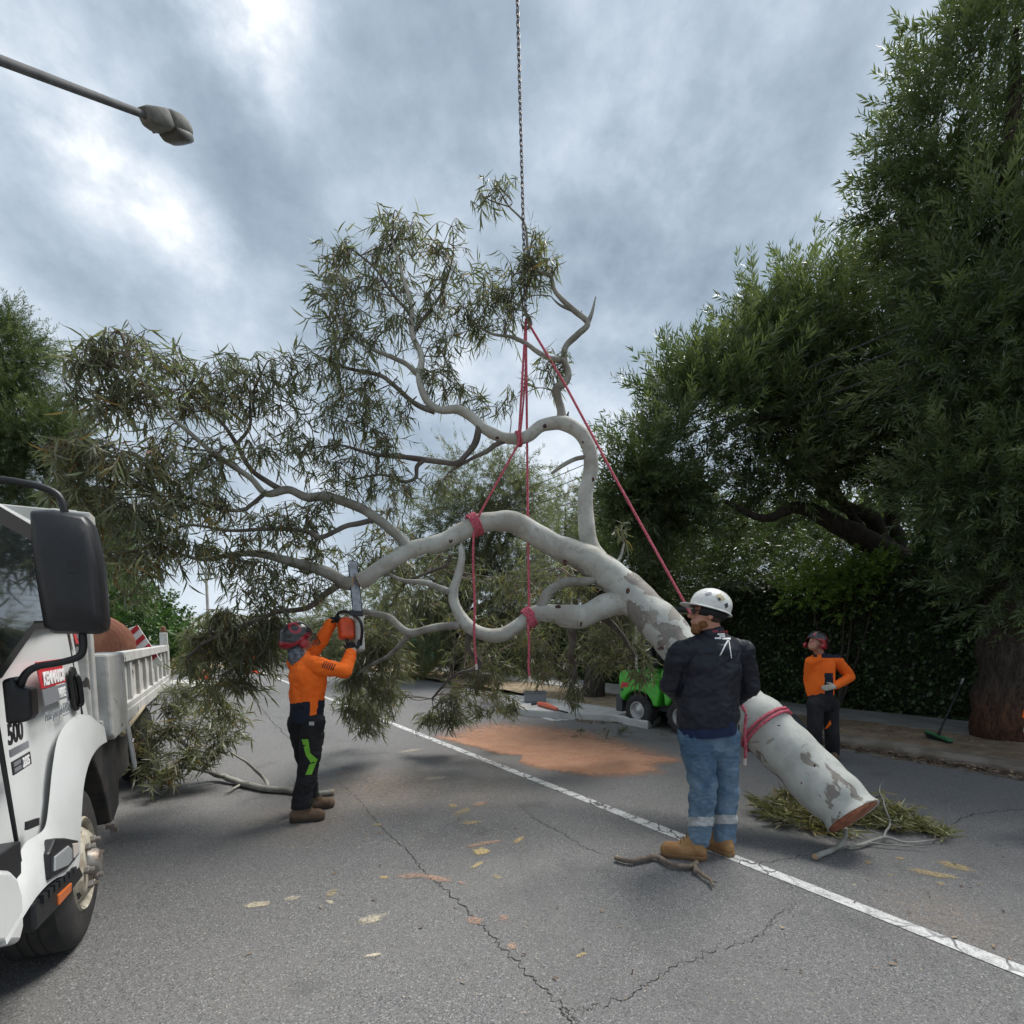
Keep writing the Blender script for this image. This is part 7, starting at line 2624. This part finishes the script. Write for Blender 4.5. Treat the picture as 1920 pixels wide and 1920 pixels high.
# ================================================================== BROOM, CONES, TUB, TOOL
bp = G(1757, 1388, 0.15)
br = empty('push_broom', bp, 'green headed push broom lying on the verge by the thick trunk', 'broom')
hd0, hd1 = G(1737, 1375, 0.18) - bp, G(1782, 1393, 0.17) - bp
hx = unit(hd1 - hd0)
hy = unit(np.cross([0, 0, 1], hx))
hz = np.cross(hx, hy)
RB = np.array([hx, hy, hz]).T
L = np.linalg.norm(hd1 - hd0)
mb = MB()
mb.box((hd0 + hd1) / 2 + hz * 0.03, (L, 0.075, 0.03), rot=RB)
mb.build('broom_head', mat('broom_green', (0.03, 0.15, 0.06), rough=0.5), br, smooth=False, bevel=0.008)
mb = MB()
for k in range(26):
    for j in range(3):
        c = hd0 + hx * (L * (k + 0.5) / 26) + hy * (0.024 * (j - 1))
        mb.tube([c + hz * 0.018, c - hz * 0.045 + hy * rng.uniform(-0.015, 0.015)], 0.007, 4)
mb.build('bristles', mat('bristle', (0.012, 0.025, 0.018), rough=0.9), br)['kind'] = 'stuff'
hb_ = (hd0 + hd1) / 2 + hz * 0.04
ht = at(1802, 1282, 7.75) - bp
mb = MB()
mb.tube([hb_, hb_ + (ht - hb_) * 0.12, ht], [0.022, 0.014, 0.013], 8)
mb.build('broom_handle', m_black, br)
mb = MB()
mb.tube([ht - unit(ht - hb_) * 0.02, ht + unit(ht - hb_) * 0.16], 0.015, 8)
mb.build('grip', m_silver, br)

m_cone = mat('cone_orange', (0.72, 0.10, 0.035), rough=0.5)


def cone(u, v, label, s=1.0):
    p = G(u, v)
    root = empty('traffic_cone', p, label, 'cone', 'orange cones at the far end of the road')
    mb = MB()
    mb.box((0, 0, 0.02), (0.40 * s, 0.40 * s, 0.04))
    mb.build('base', m_cone, root, smooth=False, bevel=0.01)
    mb = MB()
    mb.lathe([(0.15 * s, 0.04), (0.115 * s, 0.26 * s)], (0, 0, 0), (0, 0, 1), 18)
    mb.build('cone_body', m_cone, root)
    mb = MB()
    mb.lathe([(0.078 * s, 0.46 * s), (0.03 * s, 0.74 * s), (0.001, 0.745 * s)], (0, 0, 0), (0, 0, 1), 18)
    mb.build('cone_tip', m_cone, root)
    mb = MB()
    mb.lathe([(0.116 * s, 0.26 * s), (0.079 * s, 0.46 * s)], (0, 0, 0), (0, 0, 1), 18)
    mb.build('reflective_band', m_white_ink, root)
    return root


cone(382, 1275, 'orange cone with white band standing beyond the truck tail', 1.35)
cone(474, 1262, 'smaller orange cone glimpsed through leaves left of the operator', 1.2)
cone(462, 1260, 'farthest orange cone, half hidden by drooping leaves', 1.1)

tp_ = G(1003, 1316, 0.14)
tb_ = empty('plastic_tub', tp_, 'grey plastic tub standing on the white kerb extension', 'tub')
mb = MB()
mb.prism([(-0.22, -0.14), (0.22, -0.14), (0.22, 0.14), (-0.22, 0.14)], 2, 0.0, 0.02)
for (x, y, sx, sy) in ((-0.23, 0, 0.02, 0.30), (0.23, 0, 0.02, 0.30), (0, -0.15, 0.48, 0.02), (0, 0.15, 0.48, 0.02)):
    mb.box((x, y, 0.115), (sx, sy, 0.19))
mb.build('bin', mat('tub_grey', (0.20, 0.215, 0.23), rough=0.6), tb_, smooth=False, bevel=0.006)
mb = MB()
for (x, y, sx, sy) in ((-0.245, 0, 0.03, 0.34), (0.245, 0, 0.03, 0.34), (0, -0.165, 0.52, 0.03), (0, 0.165, 0.52, 0.03)):
    mb.box((x, y, 0.22), (sx, sy, 0.022))
mb.build('rim', mat('tub_rim', (0.14, 0.15, 0.16), rough=0.6), tb_, smooth=False)
ta, tbp = G(1010, 1321, 0.17), G(1045, 1331, 0.17)
tl_ = empty('hedge_trimmer', ta, 'orange handled power tool lying on the kerb extension beside the tub', 'power tool')
mb = MB()
mb.tube([(0, 0, 0.02), (tbp - ta) * 0.5 + (0, 0, 0.03), (tbp - ta) + (0, 0, 0.01)], [0.045, 0.055, 0.03], 8, smooth=3)
mb.build('housing', mat('tool_orange', (0.66, 0.13, 0.06), rough=0.5), tl_)
mb = MB()
mb.box((tbp - ta) * 1.25 + (0, 0, 0.0), (0.36, 0.05, 0.02), rot=Matrix.Rotation(math.atan2((tbp - ta)[1], (tbp - ta)[0]), 3, 'Z'))
mb.tube([(-0.15, 0.05, 0.0), (-0.02, 0.0, 0.02)], 0.025, 6)
mb.build('blade', m_black, tl_, smooth=False)

# dim green bins and a low brick wall far behind the hanging foliage
wb_ = RW(22, 10.4)
wl_ = MB()
for k in range(40):
    for c in range(5):
        wl_.box(RW(17 + 0.46 * k + (0.23 if c % 2 else 0), 11.4, 0.16 + 0.085 * c) - wb_, (0.45, 0.2, 0.075), rot=np.array([RD, RN, [0, 0, 1]]).T)
o = wl_.build('brick_wall', mat('old_brick', (0.20, 0.085, 0.055), rough=0.9, col2=(0.13, 0.06, 0.045), vscale=5), None, smooth=False)
o.location = wb_
tag(o, 'low red brick garden wall glimpsed beyond the hanging leaves', 'wall')
for i, (u, v, d, lab) in enumerate(((792, 1238, 20.5, 'dark green wheeled bin glimpsed between hanging leaves'),)):
    p = at(u, v, d)
    p[2] = 0.12
    root = empty('wheelie_bin', p, lab, 'bin')
    mb = MB()
    mb.prism([(-0.42, -0.4), (0.42, -0.4), (0.42, 0.4), (-0.42, 0.4)], 2, 0.05, 1.25, inset=0.02)
    mb.build('body', mat('bin_green', (0.015, 0.10, 0.055), rough=0.5), root, smooth=False, bevel=0.03)
    mb = MB()
    mb.prism([(-0.46, -0.45), (0.46, -0.45), (0.46, 0.45), (-0.46, 0.45)], 2, 1.24, 1.36, inset=0.05)
    mb.build('lid', mat('bin_lid', (0.02, 0.13, 0.07), rough=0.5), root, smooth=False, bevel=0.02)

# ================================================================== CUT BRANCHES, STICKS, SAWDUST
def brush(name, label, stems, clumps, seed, leaf, nleaf, m, mult=1.0, singles=0, droop=0.1, cut_m=None, stem_m=None):
    o0 = np.array([stems[0][0][0][0], stems[0][0][0][1], 0.0])
    root = empty(name, o0, label, 'branch')
    sk = []
    for L in stems:
        pts = np.array([np.array(p, float) for p, r in L])
        rad = np.array([r for p, r in L])
        pts, rad = spline(pts, rad, 6)
        pts = pts + np.array([[mnoise.noise(Vector(p * 9)), mnoise.noise(Vector(p * 9 + 5)), 0] for p in pts]) * 0.018
        pts[:, 2] = np.maximum(pts[:, 2], rad + 0.004)
        sk.extend(pts)
        mb = MB()
        mb.tube(pts - o0, rad, 9)
        mb.build('stem', stem_m or m_limb, root, angle=70)
    mb = MB()
    c, d = np.array(stems[0][0][0], float), unit(np.array(stems[0][0][0], float) - np.array(stems[0][1][0], float))
    r0 = stems[0][0][1]
    c[2] = max(c[2], r0 + 0.004)
    mb.lathe([(0.0, 0.004), (r0 * 0.97, 0.003), (r0, -0.01)], c - o0, d, 14)
    mb.build('cut_end', cut_m or m_cutpale, root)
    if clumps:
        D, P, S, RO, TI, TW = sprays(clumps, np.array(sk), seed, leaf, nleaf, droop, mult=mult, floor=0.03)
        TW.v = [tuple(np.array((q[0], q[1], max(q[2], 0.012))) - o0) for q in TW.v]
        TW.build('twigs', m_twig, root)['kind'] = 'stuff'
        leaf_objects('foliage', root, o0, D, P, S, RO, TI, m, single=singles)
    return root


def gp(u, v, z=0.03):
    return G(u, v, z)


def C_(u, v, ru, rv, d, n):
    k = d / FPX
    return (at(u, v, d), (ru * k, (ru + rv) / 2 * k, rv * k), n)


# heap of foliage between truck and operator
brush('felled_branch', 'leafy felled branch heaped against the truck tray, its stem behind the operator',
      [[(gp(625, 1486), 0.030), (gp(590, 1490), 0.032), (gp(545, 1484), 0.034), (gp(500, 1480), 0.034), (gp(455, 1470), 0.034), (gp(420, 1456, 0.06), 0.032), (gp(395, 1448, 0.1), 0.03), (at(350, 1400, 5.3), 0.022), (at(310, 1340, 5.5), 0.012)],
       [(gp(505, 1478), 0.022), (gp(492, 1456, 0.08), 0.018), (at(465, 1432, 5.05), 0.014), (at(440, 1415, 5.1), 0.01), (at(400, 1380, 5.2), 0.006)],
       [(gp(420, 1456, 0.06), 0.018), (at(350, 1440, 5.1), 0.014), (at(280, 1450, 4.9), 0.008)],
       [(gp(455, 1470), 0.014), (at(432, 1482, 4.95), 0.01), (at(420, 1488, 4.9), 0.004)]],
      [C_(330, 1320, 60, 40, 5.6, 12), C_(400, 1300, 50, 40, 5.6, 10), C_(435, 1345, 40, 40, 5.4, 9), C_(300, 1380, 50, 50, 5.3, 14), C_(370, 1370, 60, 45, 5.3, 14), C_(420, 1390, 40, 30, 5.2, 8),
       C_(290, 1440, 40, 40, 5.0, 12), C_(345, 1430, 55, 35, 5.0, 13), C_(395, 1425, 30, 25, 5.1, 6), C_(265, 1400, 30, 50, 5.2, 8), C_(310, 1465, 50, 16, 4.85, 8), C_(350, 1300, 40, 20, 5.7, 6)],
      301, 0.14, 11, m_gumleaf, 2.0, 40, stem_m=m_limb)
m_freshleaf = leaf_mat('fresh_gum_leaf', [(0.0, (0.09, 0.095, 0.035)), (0.4, (0.20, 0.195, 0.075)), (0.7, (0.30, 0.285, 0.12)), (0.9, (0.38, 0.35, 0.15)), (1.0, (0.25, 0.12, 0.05))], 0.25, 0.5)
brush('leafy_branch', 'yellow green leafy branch crushed under the sawn butt of the trunk',
      [[(gp(1528, 1606), 0.020), (gp(1560, 1594), 0.020), (gp(1580, 1578, 0.06), 0.018), (gp(1584, 1556, 0.12), 0.016), (gp(1560, 1530, 0.1), 0.014), (gp(1500, 1510, 0.08), 0.010), (gp(1450, 1505, 0.06), 0.006)],
       [(gp(1590, 1588), 0.013), (gp(1625, 1580), 0.013), (gp(1660, 1570, 0.04), 0.011), (gp(1700, 1580), 0.008), (gp(1750, 1575), 0.005)],
       [(gp(1660, 1570, 0.04), 0.009), (gp(1668, 1545, 0.10), 0.008), (gp(1662, 1520, 0.20), 0.006), (at(1650, 1480, 4.1), 0.004), (at(1655, 1465, 4.1), 0.002)],
       [(gp(1625, 1580), 0.007), (gp(1680, 1585), 0.006), (gp(1740, 1590), 0.003)]],
      [C_(1440, 1515, 34, 22, 4.35, 8), C_(1480, 1500, 34, 26, 4.4, 9), C_(1520, 1520, 36, 24, 4.2, 9), C_(1470, 1535, 34, 14, 4.1, 7), C_(1530, 1550, 40, 16, 4.0, 7), C_(1640, 1535, 34, 24, 4.15, 8), C_(1680, 1530, 34, 26, 4.2, 8),
       C_(1720, 1560, 34, 22, 4.0, 9), C_(1660, 1560, 34, 16, 4.0, 7), C_(1750, 1578, 20, 12, 3.9, 4), C_(1570, 1570, 34, 14, 3.9, 6), C_(1600, 1545, 34, 20, 4.1, 7)],
      302, 0.12, 11, m_freshleaf, 2.6, 40)
st1 = brush('bare_stick', 'bare crooked stick lying on the road beside the tan boots',
            [[(gp(1156, 1608), 0.019), (gp(1185, 1613), 0.018), (gp(1215, 1607), 0.020), (gp(1232, 1606), 0.019), (gp(1260, 1620), 0.018), (gp(1290, 1624), 0.018), (gp(1305, 1618), 0.018)],
             [(gp(1300, 1622), 0.016), (gp(1318, 1640), 0.013), (gp(1332, 1650), 0.011), (gp(1340, 1662), 0.007)],
             [(gp(1302, 1626), 0.014), (gp(1303, 1634), 0.012)], [(gp(1225, 1606), 0.008), (gp(1240, 1604), 0.004)], [(gp(1333, 1651), 0.007), (gp(1346, 1654), 0.003)]],
            None, 303, 0.1, 5, m_gumleaf, stem_m=mat('stick_bark', (0.24, 0.185, 0.135), rough=0.9, col2=(0.13, 0.10, 0.08), vscale=14, bump=0.5, bscale=50))
for i, (u, v, ru, n, lab) in enumerate(((1085, 1381, 14, 3, 'small leafy sprig on the sawdust nearest the hanging foliage'), (1160, 1379, 16, 6, 'bushiest small sprig lying on the sawdust before the loader'), (1132, 1385, 15, 2, 'middle one of the small twigs lying on the sawdust'), (1238, 1384, 10, 2, 'tiny leaf sprig on asphalt in front of the loader wheels'))):
    p = gp(u, v, 0.02)
    brush('leaf_sprig', lab, [[(p - (0.12, 0, 0), 0.006), (p, 0.005), (p + (0.1, 0.05, 0.03), 0.003)]], [(p + (0.03, 0, 0.05), (ru * p[1] / FPX, 0.1, 0.07), n)], 310 + i, 0.11, 9, m_gumleaf, 1.0)

# sawdust: thin ragged layers on the road
def sawdust_mat(name, a, b, thr=0.5, soft=0.22, scale=9.0):
    m = bpy.data.materials.new(name)
    m.use_nodes = True
    t = NT(m.node_tree)
    p = m.node_tree.nodes['Principled BSDF']
    out = m.node_tree.nodes['Material Output']
    g = t.new('ShaderNodeNewGeometry').outputs['Position']
    at_ = t.new('ShaderNodeAttribute', attribute_name='tint').outputs['Fac']
    n = t.math('ADD', t.math('MULTIPLY', t.noise(g, scale, 6, 0.7), 0.8), t.math('MULTIPLY', t.noise(g, 110, 3, 0.7), 0.35))
    c = t.mix(t.smooth(t.noise(g, 3.5, 5, 0.65), 0.3, 0.7), a, b)
    c = t.mix(t.math('MULTIPLY', t.smooth(t.noise(g, 130, 3, 0.7), 0.45, 0.7), 0.5), c, tuple(x * 1.3 for x in a))
    c = t.mix(t.math('MULTIPLY', t.smooth(t.noise(g, 90, 3, 0.7), 0.55, 0.75), 0.45), c, tuple(x * 0.5 for x in b))
    t.put(p.inputs['Base Color'], c)
    p.inputs['Roughness'].default_value = 0.95
    cover = t.smooth(t.math('ADD', at_, t.math('MULTIPLY', t.math('SUBTRACT', n, 0.575), 1.7)), thr - soft, thr + soft)
    tr = t.new('ShaderNodeBsdfTransparent')
    mx = t.new('ShaderNodeMixShader')
    t.put(mx.inputs[0], t.math('MULTIPLY', cover, t.math('MULTIPLY_ADD', t.smooth(t.noise(g, 150, 3, 0.75), 0.35, 0.62), 0.42, 0.55)))
    t.l.new(tr.outputs[0], mx.inputs[1])
    t.l.new(p.outputs[0], mx.inputs[2])
    t.l.new(mx.outputs[0], out.inputs[0])
    return m


def dust_patch(outline_px, m, z=0.008, rings=8, edge=1.15, bias=None, sub=4, top=1.4):
    P = np.array([G(u, v) for u, v in outline_px])
    Q = []
    n0 = len(P)
    for i in range(n0):
        for k in range(sub):
            Q.append(P[i] * (1 - k / sub) + P[(i + 1) % n0] * (k / sub))
    P = np.array(Q)
    c = P.mean(0)
    V, T, F = [c + (0, 0, z)], [top], []
    n = len(P)
    for k in range(1, rings + 1):
        f = k / rings * edge
        for i in range(n):
            V.append(c + (P[i] - c) * f + np.array([0, 0, 0.004 + (z - 0.004) * (1 - k / rings)]))
            tt = 1 - f / edge
            T.append(min(top, tt * 2.0 * top) if bias is None else min(top, tt * bias(i / n)))
    for i in range(n):
        F.append((0, 1 + i, 1 + (i + 1) % n))
    for k in range(rings - 1):
        for i in range(n):
            a, b = 1 + k * n + i, 1 + k * n + (i + 1) % n
            F += [(a, a + n, b + n), (a, b + n, b)]
    return np.array(V), np.array(F), np.array(T)


m_sd = sawdust_mat('orange_sawdust', (0.52, 0.285, 0.175), (0.42, 0.205, 0.118), 0.50, 0.45)
outl = [(815, 1380), (856, 1362), (916, 1353), (980, 1356), (1040, 1360), (1110, 1370), (1200, 1395), (1272, 1418), (1278, 1426), (1222, 1434), (1232, 1446), (1190, 1452), (1112, 1455), (1062, 1448), (1008, 1440), (974, 1429), (980, 1417), (932, 1414), (908, 1405), (870, 1396), (840, 1388)]
V, F, T = dust_patch(outl, m_sd, 0.014, 10, 1.12, bias=lambda f: 4.6 if f > 0.36 else 1.9)
sd = fast_mesh('sawdust', V, F, m_sd, None, T)
tag(sd, 'orange sawdust spread over the road between operator and loader', 'sawdust', kind='stuff')
m_sy = sawdust_mat('yellow_sawdust', (0.50, 0.39, 0.19), (0.40, 0.29, 0.14), 0.55, 0.34, 45)
m_so = sawdust_mat('pink_sawdust', (0.42, 0.275, 0.20), (0.36, 0.225, 0.16), 0.62, 0.36, 45)
m_sc = sawdust_mat('cream_sawdust', (0.55, 0.49, 0.37), (0.46, 0.40, 0.28), 0.58, 0.34, 45)
groups = {'y': [], 'o': [], 'c': []}
for (u, v, a, b_, rot, k) in [(482, 1697, 30, 6, -8, 'c'), (547, 1685, 18, 5, -8, 'c'), (622, 1675, 16, 7, -25, 'y'), (618, 1692, 9, 4, 10, 'c'), (720, 1646, 10, 4, -5, 'y'), (770, 1643, 34, 6, -4, 'o'), (815, 1647, 32, 6, 10, 'o'), (866, 1656, 10, 4, 10, 'o'),
                            (695, 1725, 34, 9, -12, 'c'), (885, 1543, 22, 5, -4, 'y'), (868, 1522, 20, 5, -18, 'y'), (850, 1511, 10, 4, 0, 'y'), (900, 1508, 18, 5, -8, 'o'), (908, 1582, 42, 4, -10, 'o'), (972, 1576, 14, 5, -30, 'y'), (902, 1597, 18, 7, 0, 'y'),
                            (895, 1622, 16, 4, -28, 'y'), (934, 1645, 10, 5, 20, 'y'), (891, 1727, 20, 8, 8, 'o'), (944, 1722, 14, 7, 0, 'o'), (960, 1775, 12, 8, 0, 'o'), (708, 1547, 10, 3, 0, 'y'), (1090, 1792, 12, 5, -15, 'y'), (700, 1792, 20, 4, -8, 'c'),
                            (1790, 1625, 46, 7, 14, 'y'), (1755, 1640, 60, 6, 10, 'y'), (1688, 1610, 12, 3, 6, 'y'), (1628, 1618, 9, 5, 0, 'y'), (1765, 1658, 10, 4, 15, 'y'), (1670, 1642, 6, 2, 0, 'y'), (1600, 1660, 6, 2, 0, 'c'), (565, 1500, 20, 3, -6, 'c'),
                            (640, 1450, 16, 3, -4, 'o'), (770, 1408, 30, 3, -8, 'c'), (815, 1460, 26, 4, -8, 'c'), (1310, 1485, 30, 3, 18, 'o')]:
    ol = []
    rr = math.radians(rot)
    for i in range(14):
        t_ = 2 * PI * i / 14
        w = 1 + 0.10 * rng.normal()
        x, y = a * math.cos(t_) * max(0.5, w), b_ * math.sin(t_) * max(0.5, w)
        ol.append((u + x * math.cos(rr) - y * math.sin(rr), v + x * math.sin(rr) + y * math.cos(rr)))
    groups[k].append(dust_patch(ol, None, 0.006, 5, 1.25, sub=1, top=rng.uniform(0.44, 0.78)))
for k, m_, nm in (('y', m_sy, 'yellow sawdust streaks kicked across the asphalt'), ('o', m_so, 'pinkish orange sawdust smears on the asphalt'), ('c', m_sc, 'cream wood dust smears on the grey asphalt')):
    Vs, Fs, Ts, bb = [], [], [], 0
    for V, F, T in groups[k]:
        Vs.append(V)
        Fs.append(F + bb)
        Ts.append(T)
        bb += len(V)
    o = fast_mesh('sawdust', np.vstack(Vs), np.vstack(Fs), m_, None, np.concatenate(Ts))
    tag(o, nm, 'sawdust', kind='stuff')

# loose wood chips and fallen leaves
def litter(name, label, n, where, m, size, seed):
    r = np.random.default_rng(seed)
    P = np.array([where(r) for _ in range(n)])
    LV = np.array([[-0.35, -0.5, 0], [0.35, -0.4, 0.1], [0.3, 0.5, 0], [-0.3, 0.45, 0.12]], float)
    LF = np.array([[0, 1, 2], [0, 2, 3]])
    d = np.column_stack([r.normal(size=(n, 2)), r.normal(size=n) * 0.12])
    R = rot_to(d, r.uniform(-0.5, 0.5, n))
    S = np.column_stack([size * r.uniform(0.3, 0.9, n), size * r.uniform(0.6, 1.9, n), np.full(n, size)])
    V, F = scatter(LV, LF, R, S, P)
    o = fast_mesh(name, V, F, m, None, np.repeat(r.uniform(0, 1, n), 4), smooth=False)
    tag(o, label, 'litter', kind='stuff')


m_chip = leaf_mat('wood_chip', [(0.0, (0.30, 0.20, 0.11)), (0.5, (0.50, 0.38, 0.22)), (1.0, (0.62, 0.54, 0.38))], 0.0, 0.9)
m_deadleaf = leaf_mat('dead_leaf', [(0.0, (0.05, 0.03, 0.02)), (0.6, (0.16, 0.10, 0.06)), (1.0, (0.34, 0.25, 0.16))], 0.0, 0.9)


def near_px(u0, u1, v0, v1, z=0.008):
    def f(r):
        while True:
            u, v = r.uniform(u0, u1), r.uniform(v0, v1)
            return G(u, v, z)
    return f


litter('wood_chips', 'pale wood chips scattered across the whole road', 1500, near_px(350, 1900, 1380, 1900), m_chip, 0.0055, 401)
litter('wood_chips', 'wood chips lying thick round the operator and the dusty patch', 1100, near_px(540, 980, 1440, 1590), m_chip, 0.008, 402)
litter('leaf_litter', 'dead leaves swept against the kerb behind the trunk', 900, lambda r: RW(r.uniform(0.8, 4.3), 8.0 - abs(r.normal()) * 0.14, 0.01 + 0.05 * r.uniform() ** 2), m_deadleaf, 0.045, 403)
litter('leaf_litter', 'dead leaves and bark lying over the bare verge', 900, lambda r: RW(r.uniform(-5, 6.5), r.uniform(8.3, 9.55), 0.165), m_deadleaf, 0.035, 404)
litter('leaf_litter', 'leaf debris along the edge of the pale kerb extension', 500, lambda r: G(r.uniform(1080, 1215), r.uniform(1340, 1356), 0.015), m_deadleaf, 0.05, 405)
litter('leaf_litter', 'few fallen gum leaves dotted about the asphalt', 110, near_px(420, 1900, 1330, 1850), m_deadleaf, 0.022, 406)

# far houses on the hill and a thin pole
m_roofs = [mat('far_roof', (0.30, 0.26, 0.24), rough=0.9), mat('far_wall', (0.50, 0.47, 0.43), rough=0.9)]
rs = np.random.default_rng(9)
for i in range(9):
    a = math.radians(rs.uniform(-36, -26))
    r_ = rs.uniform(650, 1050)
    j = (r_ - 420) / 750 * 10
    hz_ = 52 * (j / 10) ** 0.8 * 0.8
    p = np.array((r_ * math.sin(a), r_ * math.cos(a), hz_))
    root = empty('distant_house', p, '%s of the tiny pale houses on the far hill' % ('first', 'second', 'third', 'fourth', 'fifth', 'sixth', 'seventh', 'eighth', 'ninth')[i], 'house', 'houses on the far hill')
    mb = MB()
    mb.box((0, 0, 0), (9, 7, 6))
    mb.build('wall', m_roofs[1], root, smooth=False)
    mb = MB()
    mb.add([(-5, -4, 3), (5, -4, 3), (5, 4, 3), (-5, 4, 3), (-3, 0, 5.5), (3, 0, 5.5)], [(0, 1, 5, 4), (2, 3, 4, 5), (1, 2, 5), (3, 0, 4), (0, 3, 2, 1)])
    mb.build('roof', m_roofs[0], root, smooth=False)
pp = at(393, 1210, 26)
root = empty('utility_pole', (pp[0], pp[1], 0.1), 'thin pale pole standing far behind the drooping leaves', 'pole')
mb = MB()
mb.tube([(0, 0, 0), (0, 0, 2.5), (0, 0, 5.0)], [0.09, 0.08, 0.06], 10)
mb.build('shaft', m_conc, root)
mb = MB()
mb.box((0, 0, 4.7), (0.9, 0.08, 0.08))
mb.build('cross_arm', m_galv, root, smooth=False)
